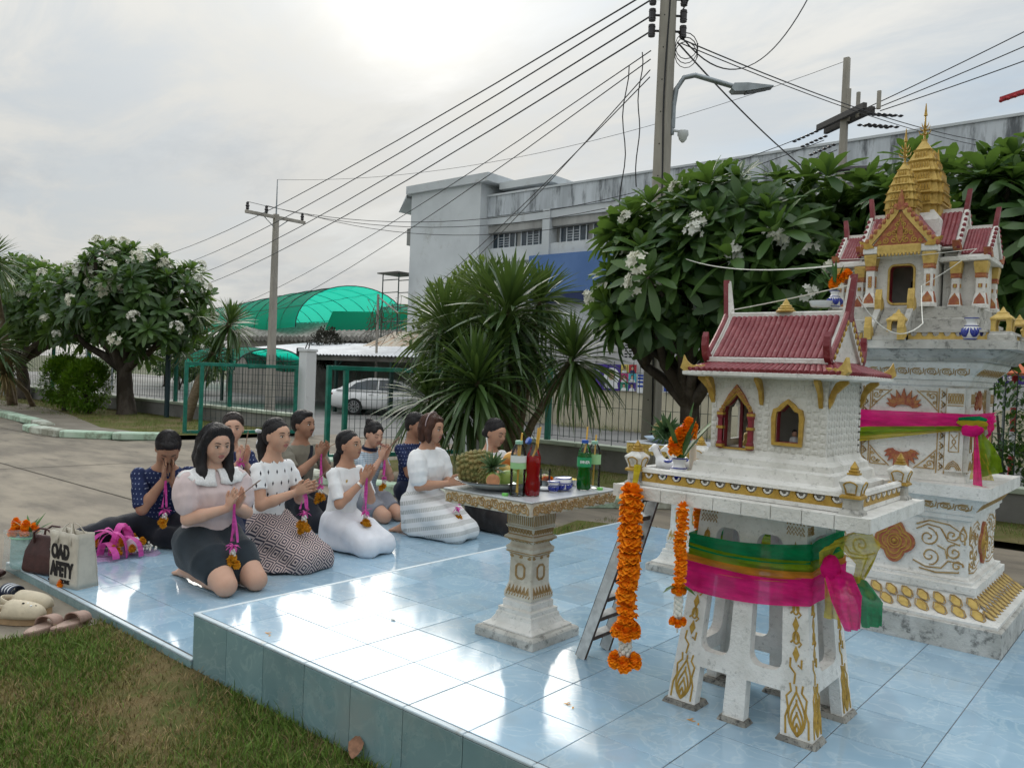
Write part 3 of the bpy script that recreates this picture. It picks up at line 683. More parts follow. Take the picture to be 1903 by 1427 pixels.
def petals(side, h0, z0, h1, z1, n, rows, mt, ml):
 fn = face(side, h0, z0, h1, z1); P = MB(); Lm = MB(); zz = [z0+(z1-z0)*i/rows for i in range(rows+1)]
 for r in range(rows):
  half = h0+(h1-h0)*(r+.5)/rows; st = 2*half/n
  for i in range(n):
   c = -half+(i+.5)*st + (st*.15 if r % 2 else 0); zc = (zz[r]+zz[r+1])/2; hh = (zz[r+1]-zz[r])*.42
   q = [(c-st*.30, zc+hh), (c-st*.10, zc+hh*1.05), (c+st*.22, zc+hh*.4), (c+st*.36, zc-hh*.6), (c+st*.30, zc-hh*1.0), (c-st*.02, zc-hh*.75), (c-st*.26, zc-hh*.05)]
   P.prism(q, fn, -.004, .006); lines(Lm, fn, [[(c+(a-c)*1.3, zc+(b-zc)*1.18) for a, b in q+q[:1]]], .0032, 4, .002)
 s2(P, 'gilded_petals', mt); s2(Lm, 'petal_outlines', ml)
for sd in SIDES: petals(sd, .470, .426, .380, .506, 11 if sd == 'front' else 13, 2, m_bgold, m_ochre)
def eggs(side, h, z0, z1, n, name='egg_frieze', h1=None):
 fn = face(side, h, z0, h1, z1) if h1 else face(side, h); mb = MB(); st = 2*(h-.01)/n; P = []
 for i in range(n):
  c = -(h-.01)+(i+.5)*st; zc = (z0+z1)/2; r = (z1-z0)*.5
  P += [ring2(c, zc, st*.30, r*.62, 12), ring2(c, zc, st*.14, r*.28, 8), [(c-st*.5, z0+.003), (c-st*.42, zc+r*.4), (c-st*.1, z1-.003), (c+st*.3, z1-.004)], [(c+st*.5, z1-.003), (c+st*.42, zc-r*.3), (c+st*.1, z0+.003)]]
 lines(mb, fn, P, .0034, 4, .001); s2(mb, name, m_ochre)
for sd in SIDES:
 eggs(sd, .3625, .916, .956, 9, 'egg_frieze', .388); eggs(sd, .3185, .1+1.478, 1.617, 9, 'egg_frieze', .360)
def flower(fn, c, z, r, name):
 mb = MB(); q = []
 for i in range(32):
  a = 2*pi*i/32; rr = r*(.72+.28*abs(cos(2*a))**1.3); q.append((c+rr*cos(a), z+rr*1.12*sin(a)))
 mb.prism(q, fn, 0, .012); s2(mb, name, m_terra)
 mb = MB(); P = []
 for k in (.82, .6): P.append([(c+(a-c)*k, z+(b-z)*k) for a, b in q+q[:1]])
 P += [ring2(c, z, r*.34, r*.36), ring2(c, z, r*.2, r*.22)]
 lines(mb, fn, P, .0035, 5, .012); mb.ball(fn(c, z, .012), .012, 8, 5); s2(mb, 'flower_gilding', m_gold)
for sd in SIDES:
 fn = face(sd, .3352); flower(fn, 0, .722, .098, 'red_flower')
 for q in (-1, 1):
  mb = MB(); P = []
  P += [scroll(q*.155, .765, .048, 1.5, pi*.5, -q), scroll(q*.165, .672, .046, 1.4, -pi*.5, q), scroll(q*.275, .705, .038, 1.4, pi*.5 if q > 0 else pi*.5, q), scroll(q*.262, .79, .030, 1.2, 0, -q), scroll(q*.29, .640, .028, 1.2, 0, q),
              [(q*.10, .80), (q*.15, .83), (q*.21, .82), (q*.245, .76), (q*.30, .745)], [(q*.09, .64), (q*.15, .615), (q*.22, .62), (q*.25, .66), (q*.31, .655)], [(q*.20, .73), (q*.235, .715), (q*.245, .67)],
              [(q*.10, .825), (q*.16, .85), (q*.25, .84), (q*.315, .80), (q*.32, .75)], flame(q*.31, .765, .018, .075), [(q*.12, .605), (q*.2, .595), (q*.3, .61)]]
  lines(mb, fn, P, .0050, 5, .001); s2(mb, 'kanok_scroll', m_ochre)
  mb = MB(); lines(mb, fn, [[(a*.985, b+.006) for a, b in p] for p in P], .0062, 5, -.001); s2(mb, 'scroll_relief', m_white)
for sd in SIDES:
 fn = face(sd, .2852)
 for q in (-1, 1):
  mb = MB(); Q = [(q*.205, 1.10), (q*.285, 1.10), (q*.285, 1.515), (q*.205, 1.515)]
  mb.prism(Q, fn, 0, .022); s2(mb, 'corner_pilaster', m_white)
 mb = MB(); P = []
 for q in (-1, 1):
  for k in range(8): P.append([(q*.185-.010, 1.10+k*.052), (q*.185+.010, 1.12+k*.052), (q*.185-.010, 1.14+k*.052)]); P.append(ring2(q*.185, 1.12+k*.052, .006, .010, 8))
  P += [[(q*.165, 1.085), (q*.165, 1.515)], [(q*.20, 1.085), (q*.20, 1.515)]]
  for zb, sg in ((1.10, 1), (1.50, -1)):
   P += [[(q*.16, zb+sg*.10), (q*.11, zb+sg*.045), (q*.06, zb)], [(q*.155, zb+sg*.005), (q*.155, zb+sg*.085)], [(q*.155, zb+sg*.005), (q*.075, zb+sg*.005)], scroll(q*.135, zb+sg*.03, .018, 1.3, 0, q), scroll(q*.115, zb+sg*.018, .010, 1.1, 0, -q), scroll(q*.145, zb+sg*.062, .010, 1.1, 0, q)]
 lines(mb, fn, P, .0036, 4, .001); s2(mb, 'panel_gilding', m_ochre)['kind'] = 'stuff'
 for up_ in (1, -1):
  mb = MB()
  for i in range(9):
   a = (i-4)*.34
   l = .085*(1-.06*abs(i-4)**1.3); bx_, bz = .040*sin(a), 1.30 + up_*(.115+.008*cos(a))
   tip = (bx_+l*sin(a)*.9, bz+up_*l*cos(a)); nx, nz = cos(a)*.011, -up_*sin(a)*.011
   mb.prism([(bx_-nx, bz-nz), ((bx_+tip[0])/2-nx*1.1, (bz+tip[1])/2-nz*1.1), tip, ((bx_+tip[0])/2+nx*1.1, (bz+tip[1])/2+nz*1.1), (bx_+nx, bz+nz)], fn, 0, .006+.002*(4-abs(i-4)))
  s2(mb, 'red_flames', m_terra)
 fp = face(sd, .3075); mb = MB(); P = []
 for q in (-1, 1):
  c = q*.245
  for k in range(6): P.append(ring2(c-.030+k*.012, 1.465, .0045, .020, 8))
  P += [[(c-.036, 1.442), (c+.036, 1.442)], [(c-.036, 1.43), (c+.036, 1.43)], [(c-.036, 1.488), (c+.036, 1.488)]]
  P += [[(c-.022, 1.20), (c+.022, 1.20), (c+.022, 1.30), (c-.022, 1.30), (c-.022, 1.20)], [(c-.014, 1.215), (c, 1.235), (c+.014, 1.215)], [(c-.014, 1.285), (c, 1.265), (c+.014, 1.285)], ring2(c, 1.25, .008, .012, 8)]
  for k in range(3): P.append([(c-.036+k*.008, 1.11), (c-.02+k*.006, 1.14-k*.006), (c, 1.155-k*.012), (c+.02-k*.006, 1.14-k*.006), (c+.036-k*.008, 1.11)])
 lines(mb, fp, P, .0032, 4, .001); s2(mb, 'pilaster_gilding', m_ochre)
for sd in ('front', 'right'):
 for a0, a1 in (((-.40, -.17), (.05, .40)) if sd == 'front' else ((-.40, .40),)):
  fn = face(sd, .47); mb = MB(); mb.prism([(a0, 1.744), (a1, 1.744), (a1, 1.752), (a0, 1.752)], fn, -.03, .0); mb.prism([(a0, 1.786), (a1, 1.786), (a1, 1.798), (a0, 1.798)], fn, -.034, .004); s2(mb, 'balustrade', m_white2)
  mb = MB(); n = max(4, round((a1-a0)/.05)); st = (a1-a0)/n
  for i in range(n):
   c = a0+(i+.5)*st; mb.prism([(c-st*.5, 1.752), (c+st*.5, 1.752), (c+st*.5, 1.786)] + arc(c, 1.786, st*.34, .020, 0, -pi, 6) + [(c-st*.5, 1.786)], fn, -.024, -.004)
  s2(mb, 'gold_panel', m_bgold)
def shrine_lamp(x, y, z, s):     # open four-arched lantern house
 b = MB(); b.rloft([(x, y, .052*s, .052*s, z), (x, y, .052*s, .052*s, z+.028*s), (x, y, .044*s, .044*s, z+.034*s), (x, y, .044*s, .044*s, z+.044*s)], ch=.003); s2(b, 'lamp_base', m_white2)
 b = MB()
 for dx in (-1, 1):
  for dy in (-1, 1): b.rloft([(x+dx*.031*s, y+dy*.031*s, .011*s, .011*s, z+.044*s), (x+dx*.032*s, y+dy*.032*s, .009*s, .009*s, z+.075*s), (x+dx*.030*s, y+dy*.030*s, .013*s, .013*s, z+.098*s)])
 s2(b, 'lamp_posts', m_bgold)
 b = MB(); b.rloft([(x, y, .046*s, .046*s, z+.098*s), (x, y, .046*s, .046*s, z+.106*s), (x, y, .030*s, .030*s, z+.122*s), (x, y, .024*s, .024*s, z+.126*s), (x, y, .022*s, .022*s, z+.134*s), (x, y, .012*s, .012*s, z+.140*s), (x, y, .002*s, .002*s, z+.160*s)], ch=.003); s2(b, 'lamp_roof', m_bgold)
for dx, dy in ((0, -.455), (.455, -.455), (.455, 0), (-.455, -.455), (.455, .4)): shrine_lamp(BX+dx, BY+dy, 1.744, 1.0)
TX, TY = 2.165, 2.76
def tp(mb, name, mt, smooth=None): return s2(mb, name, mt, S2, smooth)
mb = MB(); mb.rloft([(TX, TY, .40, .36, 1.7445), (TX, TY, .40, .36, 1.80), (TX, TY, .375, .335, 1.806), (TX, TY, .375, .335, 1.86), (TX, TY, .355, .315, 1.866), (TX, TY, .355, .315, 1.925)], ch=.004); tp(mb, 'terrace', m_white2)
for i in range(9):
 mb = MB(); y1 = TY-.315-.0; mb.box(TX-.060, TX+.060, y1-.022*(9-i), y1+.004, 1.7447+i*.0198, 1.7447+(i+1)*.0198); tp(mb, 'stair_step', m_white2)
for q in (-1, 1):
 mb = MB(); x = TX+q*.078; fn = lambda a, z, d: (x+d, TY-.315-a, z)
 mb.prism([(0, 1.745), (.215, 1.745), (.215, 1.775), (.03, 1.945), (0, 1.945)], fn, -.014, .014); tp(mb, 'stair_wall', m_white2)
 for a, z in ((.20, 1.775), (.045, 1.93)):
  mb = MB(); mb.prism([(a-.035, z-.01), (a+.02, z-.03), (a+.026, z+.03), (a+.012, z+.085), (a+.004, z+.045), (a-.02, z+.03)], fn, -.016, .016); tp(mb, 'stair_naga', m_bgold)
ZF = 1.926
mb = MB(); mb.holed([(-.155, ZF), (.155, ZF), (.155, 2.30), (-.155, 2.30)], [sub(rrect(-.062, .062, ZF+.02, 2.150, .028), 1)], lambda a, z, d: (TX+a, TY-.265+d, z), 0, .02); tp(mb, 'front_wall', m_white)
mb = MB(); r = rrect(-.062, .062, ZF+.02, 2.150, .028); mb.tube([(TX+a, TY-.268, z) for a, z in r+r[:1]], .006, 6); tp(mb, 'door_frame', m_bgold)
mb = MB(); mb.holed(sub(rrect(-.061, .061, ZF+.021, 2.149, .028), 1), [sub(rrect(-.057, .057, ZF+.025, 2.145, .026), 1)], lambda a, z, d: (TX+a, TY-.262+d, z), 0, .05); tp(mb, 'door_reveal', m_red)
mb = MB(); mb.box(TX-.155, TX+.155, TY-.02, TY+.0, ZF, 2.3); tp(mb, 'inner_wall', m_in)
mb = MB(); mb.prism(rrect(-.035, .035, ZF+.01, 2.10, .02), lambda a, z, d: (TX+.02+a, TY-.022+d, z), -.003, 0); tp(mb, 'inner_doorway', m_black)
for q in (-1, 1):
 mb = MB(); mb.box(TX+q*.145-.01, TX+q*.145+.01, TY-.245, TY+.245, ZF, 2.30); tp(mb, 'hall_wall', m_white)
 mb = MB(); mb.box(TX+q*.255-.09, TX+q*.255+.09, TY-.12, TY+.12, ZF, 2.22); tp(mb, 'wing_wall', m_white)
mb = MB(); mb.box(TX-.155, TX+.155, TY+.245, TY+.265, ZF, 2.30); tp(mb, 'back_wall', m_white)
def pillar(x, y, z1, s=1.0):
 mb = MB(); mb.rloft([(x, y, .034*s, .034*s, ZF), (x, y, .034*s, .034*s, ZF+.012), (x, y, .026*s, .026*s, ZF+.06), (x, y, .021*s, .021*s, ZF+.075), (x, y, .021*s, .021*s, z1-.085), (x, y, .028*s, .028*s, z1)], ch=.002); o = tp(mb, 'pillar', m_white)
 mb = MB(); mb.rloft([(x, y, .0235*s, .0235*s, z1-.085), (x, y, .0255*s, .0255*s, z1-.076), (x, y, .0235*s, .0235*s, z1-.070), (x, y, .0265*s, .0265*s, z1-.060)]); tp(mb, 'pillar_red_ring', m_terra)
 mb = MB(); mb.rloft([(x, y, .0255*s, .0255*s, z1-.060), (x, y, .032*s, .032*s, z1-.012), (x, y, .030*s, .030*s, z1)]); tp(mb, 'pillar_capital', m_bgold)
 for dx, dy in ((0, -1), (1, 0)):
  mb = MB(); fn = lambda a, z, d: (x+dx*(.0215*s+d)-dy*a, y+dy*(.0215*s+d)+dx*a, z)
  mb.prism([(-.009, ZF+.105), (.009, ZF+.105), (.009, z1-.115), (-.009, z1-.115)], fn, 0, .003); tp(mb, 'pillar_panel', m_terra)
  mb = MB(); h = (z1-.115-ZF-.105)/4
  lines(mb, fn, [ring2(0, ZF+.105+h*(k+.5), .005, h*.35, 8) for k in range(4)], .0018, 4, .003); tp(mb, 'pillar_panel_gilding', m_bgold)
  mb = MB(); fb = lambda a, z, d: (x+dx*(.031*s+d-(z-ZF)*.12)-dy*a, y+dy*(.031*s+d-(z-ZF)*.12)+dx*a, z); mb.prism([(-.027, ZF+.014), (.027, ZF+.014), (.022, ZF+.045), (0, ZF+.078), (-.022, ZF+.045)], fb, -.001, .004); tp(mb, 'pillar_foot_leaf', m_terra)
for q in (-1, 1): pillar(TX+q*.140, TY-.300, 2.205); pillar(TX+q*.235, TY-.165, 2.165, .9); pillar(TX+q*.345, TY-.145, 2.165); pillar(TX+q*.345, TY+.145, 2.165); pillar(TX+q*.140, TY+.30, 2.205)
mb = MB(); mb.cbox(TX-.178, TX+.178, TY-.338, TY-.26, 2.206, 2.240, .004); tp(mb, 'portico_beam', m_white)
mb = MB(); mb.cbox(TX-.105, TX+.105, TY-.345, TY-.3385, 2.200, 2.246, .003)
for i in range(12): mb.ball((TX-.096+i*.0175, TY-.343, 2.196), (.007, .005, .009), 6, 4)
tp(mb, 'portico_fringe', m_bgold)
for q in (-1, 1):
 mb = MB(); mb.cbox(TX+q*.27-.115, TX+q*.27+.115, TY-.185, TY+.185, 2.166, 2.192, .004); tp(mb, 'wing_beam', m_white)
def gable_roof(axis, c0, c1, mid, hw, z0, z1, ribs, horn=.10, gilt=False, both=True, end=True):
 """axis 'x' or 'y': ridge runs along it from c0 to c1 at cross position mid"""
 P = (lambda a, m_, z: (a, mid+m_, z)) if axis == 'x' else (lambda a, m_, z: (mid+m_, a, z))
 sl = lambda t: (hw*(1-t)**1.1+.005, z0+(z1-z0)*t)
 mb = MB(); pf = [sl(i/6) for i in range(7)]; poly = [(-a, z) for a, z in pf]+[(a, z) for a, z in pf[::-1]]
 lo_, hi_ = min(c0, c1), max(c0, c1)
 mb.prism(poly, lambda a, z, d: P(d, a, z), lo_, hi_); tp(mb, 'roof_core', m_white)
 for sd in (-1, 1):
  for i in range(ribs):
   a = lo_+.018+(hi_-lo_-.034)*(i+.5)/ribs; mb = MB(); mb.tube([P(a, sd*(sl(t)[0]+.002), sl(t)[1]+.001) for t in (.05, .3, .55, .8, .92)], (hi_-lo_)/ribs*.55, 6); tp(mb, 'roof_tile', m_maroon, 50)
 mb = MB(); q = P(lo_, -.008, z1-.004), P(hi_, .008, z1+.012); mb.box(q[0][0], q[1][0], q[0][1], q[1][1], q[0][2], q[1][2]); tp(mb, 'ridge_cap', m_white)
 e = c1; sg = 1 if c1 > c0 else -1
 for sd in (-1, 1):
  mb = MB(); o_ = [(sl(t)[0]+.012, sl(t)[1]) for t in (0, .2, .4, .6, .8, 1)]; i_ = [(max(0, a-.030), z-.008) for a, z in o_]
  mb.prism([(sd*a, z) for a, z in o_]+[(sd*a, z) for a, z in i_[::-1]], lambda a, z, d: P(e+sg*d, a, z), -.006, .014); tp(mb, 'bargeboard', m_bgold if gilt else m_white)
  mb = MB()
  for k in range(9 if gilt else 7):
   t = k/(8.6 if gilt else 7); a, z = sl(t); r = .013 if gilt else .010
   mb.ball(P(e+sg*.010, sd*(a+.010), z+.004), (r, r, r*1.25), 6, 4)
  tp(mb, 'barge_scales', m_terra if gilt else m_maroon)
  mb = MB(); a0 = hw+.02; mb.prism([(0, z0-.012), (.02, z0+.004), (.034, z0+.035), (.022, z0+.03), (.004, z0+.028), (-.03, z0+.012), (-.045, z0-.008)], lambda a, z, d: P(e+sg*d, sd*(a0+a-.02), z), -.016, .018); tp(mb, 'eave_naga', m_terra if not gilt else m_gold)
 mb = MB();
 if not gilt: mb.prism([(-.018, z1-.02), (.018, z1-.02), (.013, z1+horn*.5), (.005, z1+horn), (-.005, z1+horn), (-.013, z1+horn*.5)], lambda a, z, d: P(e+sg*(d+(z-z1)*.12), a, z), -.011, .011); tp(mb, 'roof_horn', m_maroon)
 else: mb.prism([(-.02, z1-.03), (.02, z1-.03), (.012, z1+.03), (0, z1+.075), (-.012, z1+.03)], lambda a, z, d: P(e+sg*d, a, z), -.006, .016); tp(mb, 'gable_crest', m_terra)
 mb = MB(); mb.prism([(-hw*.8, z0+.004), (hw*.8, z0+.004), (hw*.32, z0+(z1-z0)*.55), (0, z1-.03), (-hw*.32, z0+(z1-z0)*.55)], lambda a, z, d: P(e+sg*d, a, z), -.002, .004); tp(mb, 'gable', m_terra if gilt else m_white)
 if gilt:
  mb = MB(); fn = lambda a, z, d: P(e+sg*(.005+d), a, z); L = []
  for q in (-1, 1):
   for (a, b, r) in ((.03, .03, .018), (.07, .028, .017), (.03, .07, .016), (.055, .062, .012), (.018, .11, .013), (.10, .02, .011)): L.append(scroll(q*a, z0+b, r, 1.4, pi/2, q))
  L.append(flame(0, z0+.01, .022, .15)); lines(mb, fn, L, .0034, 4, .0); tp(mb, 'gable_gilding', m_gold)
gable_roof('y', TY-.05, TY-.325, TX, .165, 2.243, 2.455, 9, gilt=True)
gable_roof('y', TY+.05, TY+.325, TX, .165, 2.243, 2.455, 9)
for q in (-1, 1):
 gable_roof('x', TX+q*.05, TX+q*.235, TY, .185, 2.235, 2.46, 7, .11)
 gable_roof('x', TX+q*.235, TX+q*.372, TY, .160, 2.195, 2.36, 7, .10)
mb = MB(); mb.rloft([(TX, TY, .15, .15, 2.29), (TX, TY, .14, .14, 2.40), (TX, TY, .10, .10, 2.46)]); tp(mb, 'crossing', m_white)
def spire(x, y, z0, z1, r, zt, name):
 """ribbed corn-cob tower with trident finial"""
 mb = MB(); n = 7; prof = []
 H = z1-z0; R = lambda t: r*(1.0+.10*sin(pi*min(1, t*1.6)))*(1-t**2.6*.93) if t > .25 else r*(.98+.10*sin(pi*min(1, t*1.6)))
 rings = []
 for k in range(n):
  t0, t1 = k/n, (k+.86)/n
  rings += [(R(t0)*1.0, z0+H*t0), (R(t1)*.94, z0+H*t1*.995), (R(t1)*1.07, z0+H*(t1+.02)), (R((k+1)/n)*1.06, z0+H*((k+1)/n-.01))]
 rings.append((.002, z1+.01))
 m8 = []
 for rr, z in rings:      # redented square plan
  k = rr*.62; q = rr*.86
  m8.append([(-k, -rr), (k, -rr), (k, -q), (q, -q), (q, -k), (rr, -k), (rr, k), (q, k), (q, q), (k, q), (k, rr), (-k, rr), (-k, q), (-q, q), (-q, k), (-rr, k), (-rr, -k), (-q, -k), (-q, -q), (-k, -q)])
 N_ = 20; vs_ = [(x+a, y+b, rings[i][1]) for i, l in enumerate(m8) for a, b in l]; fs_ = []
 for i in range(len(rings)-1):
  for j in range(N_): fs_.append((i*N_+j, i*N_+(j+1) % N_, (i+1)*N_+(j+1) % N_, (i+1)*N_+j))
 mb.add(vs_, fs_+[tuple(range(N_))[::-1]]); tp(mb, name, m_bgold)
 b = MB()
 for k in range(1, n-1):
  rr = R((k+.5)/n)*.99; z = z0+H*(k+.42)/n; m_ = max(4, int(rr/.011))
  for i in range(m_):
   a = -.6*rr+1.2*rr*(i+.5)/m_; h = H/n*.36
   for fn in (lambda a, z, d: (x+a, y-rr-d, z), lambda a, z, d: (x+rr+d, y+a, z)): b.prism([(a-.004, z-h*.6), (a+.004, z-h*.6), (a+.004, z+h*.2), (a, z+h), (a-.004, z+h*.2)], fn, -.004, .006)
 tp(b, 'spire_scales', m_gold)['kind'] = 'stuff'
 f = MB(); f.tube([(x, y, z1-.005), (x, y, zt-.05)], [.006, .004], 6); f.lathe([(.004, 0), (.010, .003), (.007, .02), (.002, .07)], 8, (x, y, zt-.068))
 for zz, s in ((.03, 1.0), (.055, .8), (.075, .55)):
  for a in (0, pi/2, pi, 1.5*pi):
   f.tube([(x+cos(a)*.004, y+sin(a)*.004, z1+zz*.9), (x+cos(a)*.024*s, y+sin(a)*.024*s, z1+zz*.9+.006), (x+cos(a)*.032*s, y+sin(a)*.032*s, z1+zz*.9+.026)], [.004, .0035, .001], 5)
 tp(f, 'spire_finial', m_gold)
spire(TX+.015, TY, 2.43, 2.865, .112, 3.06, 'spire')
spire(TX-.015, TY-.245, 2.40, 2.690, .074, 2.865, 'spire')
spire(TX+.03, TY+.245, 2.40, 2.690, .074, 2.865, 'spire')
# ================================================================= offering tables
m_tabwhite = mat('ivory_carved_plaster', (.66, .62, .53), .75, .35, col2=(.50, .45, .36), vscale=10, thr=(.35, .7), dirt=.5, dirtcol=(.26, .21, .14), dscale=26, bump=.5, bscale=90)
m_tawny = mat('tawny_relief_wash', (.43, .29, .13), .7, .3, col2=(.30, .18, .07), vscale=30, thr=(.35, .7), bump=.3, bscale=120)
m_tabtop = mat('table_top_tile', (.62, .64, .66), .22, .5, col2=(.50, .51, .53), vscale=6, dirt=.35, dirtcol=(.3, .28, .25), dscale=30)
def offering_table(cx, cy, hw, hd, ztop, label, gold=False):
 T = empty('offering_table', (cx, cy, ZU), label=label, cat='table')
 def tb(mb, name, mt, smooth=None):
  o = mb.build(name, mt, T, smooth); o.location = (-cx, -cy, -ZU); return o
 def sq(r, name, mt, ch=.004): mb = MB(); mb.rloft([(cx, cy, h, h, z) for h, z in r], ch=ch); return tb(mb, name, mt)
 sq([(.176, ZU+.001), (.176, .318), (.168, .326), (.158, .330)], 'foot', m_white2)
 sq([(.150, .331), (.150, .338), (.125, .352), (.110, .375), (.106, .392), (.101, .396), (.101, .415), (.086, .420), (.086, .448), (.078, .455), (.077, .462)], 'base_moulding', m_white)
 a = 1.0 if not gold else 1.08
 k = (ztop-.066-.462)/.463
 Z = lambda t: .462+t*.463*k
 m_ = m_tabwhite if not gold else m_white
 sq([(.083, Z(0)), (.083, Z(.05)), (.068, Z(.16)), (.066, Z(.40)), (.068, Z(.46)), (.080, Z(.485)), (.080, Z(.515))], 'shaft', m_)
 sq([(.083, Z(.516)), (.083, Z(.535)), (.070, Z(.56)), (.066, Z(.59)), (.088, Z(.625)), (.090, Z(.645)), (.072, Z(.675))], 'collar', m_)
 sq([(.074, Z(.676)), (.076, Z(.72)), (.086, Z(.76)), (.080, Z(.77)), (.083, Z(.99)), (.12, Z(1.0))], 'capital', m_)
 for U, Nn in ((V((1, 0, 0)), V((0, -1, 0))), (V((0, 1, 0)), V((1, 0, 0))), (V((0, -1, 0)), V((-1, 0, 0)))):
  C = V((cx, cy, 0)); prof = [(.083, .05), (.068, .16), (.066, .40), (.068, .46), (.080, .485), (.080, .53), (.070, .56), (.066, .59), (.088, .625), (.090, .645), (.072, .675), (.076, .72), (.086, .76), (.080, .77), (.083, .99)]
  def hz(t):
   if t <= prof[0][1]: return prof[0][0]
   for (h0, t0), (h1, t1) in zip(prof, prof[1:]):
    if t <= t1: return h0+(h1-h0)*(t-t0)/(t1-t0)
   return prof[-1][0]
  fn = lambda q, t, d: C + U*q + Nn*(hz(t)+d) + V((0, 0, Z(t)))
  P = [[(-.028, .235), (-.014, .205), (.014, .205), (.028, .235), (.028, .335), (.014, .365), (-.014, .365), (-.028, .335), (-.028, .235)], [(-.022, .24), (-.011, .217), (.011, .217), (.022, .24), (.022, .33), (.011, .353), (-.011, .353), (-.022, .33), (-.022, .24)]]
  for i in range(6): c = -.055+i*.022; P += [[(c-.010, .06), (c, .135), (c+.010, .06)], [(c-.005, .06), (c, .10), (c+.005, .06)]]
  for i in range(9): c = -.068+i*.017; P += [[(c, .03), (c+.006, .055)]]
  for c in (-.05, .05, 0): P += [scroll(c, .435, .013, 1.2, pi/2, 1 if c < 0 else -1), ]
  P += [[(-.066, .46), (-.05, .47), (0, .455), (.05, .47), (.066, .46)], [(-.078, .49), (.078, .49)], [(-.072, .67), (.072, .67)], [(-.086, .63), (.086, .63)]]
  for i in range(8): c = -.063+i*.018; P += [[(c-.008, .69), (c, .74), (c+.008, .69)], [(c-.008, .745), (c, .70), (c+.008, .745)]]
  for i in range(13): c = -.075+i*.0125; P += [[(c, .785), (c, .975)]]
  for i in range(6): c = -.055+i*.022; P += [arc(c, .60, .009, .03, 0, pi, 5)]
  mb = MB(); lines(mb, fn, P, .0030, 4, .0006); tb(mb, 'carved_relief', m_tawny if not gold else m_bgold)
 zt = ztop
 mb = MB(); mb.rloft([(cx, cy, .105, .105, zt-.070), (cx, cy, hw-.022, hd-.022, zt-.068), (cx, cy, hw-.006, hd-.006, zt-.063), (cx, cy, hw-.004, hd-.004, zt-.010), (cx, cy, hw-.008, hd-.008, zt-.006)], ch=.004); tb(mb, 'table_rim', m_tabwhite if not gold else m_bgold)
 mb = MB(); mb.cbox(cx-hw, cx+hw, cy-hd, cy+hd, zt-.006, zt, .002); tb(mb, 'table_top', m_tabtop)
 for U, Nn, h, l in ((V((1, 0, 0)), V((0, -1, 0)), hd-.004, hw), (V((0, 1, 0)), V((1, 0, 0)), hw-.004, hd), (V((0, -1, 0)), V((-1, 0, 0)), hw-.004, hd)):
  C = V((cx, cy, 0)); fn = lambda q, z, d: C+U*q+Nn*(h+d)+V((0, 0, z)); mb = MB(); P = []; n = int(2*l/.042)
  for i in range(n):
   c = -l+.02+(2*l-.04)*(i+.5)/n; zc = zt-.036; d = 1 if i % 2 else -1
   P += [scroll(c, zc, .021, 1.5, pi/2*d, d), [(c-.018, zc+.022*d), (c-.008, zc+.010*d), (c+.004, zc+.024*d), (c+.016, zc+.010*d)], ring2(c+.019, zc-.006*d, .006, .015, 8)]
  lines(mb, fn, P, .0042, 5, .0006); tb(mb, 'rim_carving', m_tawny if not gold else m_gold)
  mb = MB(); lines(mb, fn, [[(a+.003, b+.0035) for a, b in p] for p in P], .0036, 5, -.0004); tb(mb, 'rim_relief', m_tabwhite if not gold else m_bgold)
  if gold:
   mb = MB(); n = int(2*l/.03)
   for i in range(n):
    c = -l+2*l*(i+.5)/n; mb.tube([fn(a, b, -.004) for a, b in scroll(c, zt-.062+.006*sin(i*1.1), .014, 1.2, pi/2, 1 if i % 2 else -1)], .005, 5)
   tb(mb, 'hanging_fringe', m_bgold)
 return T
T1 = offering_table(1.003, .932, .262, .330, .970, 'square ivory pedestal table with carved edge holding fruit and drinks')
T2 = offering_table(.885, 2.66, .30, .27, 1.098, 'gold-edged pedestal table with a fruit tray behind the small spirit house', True)
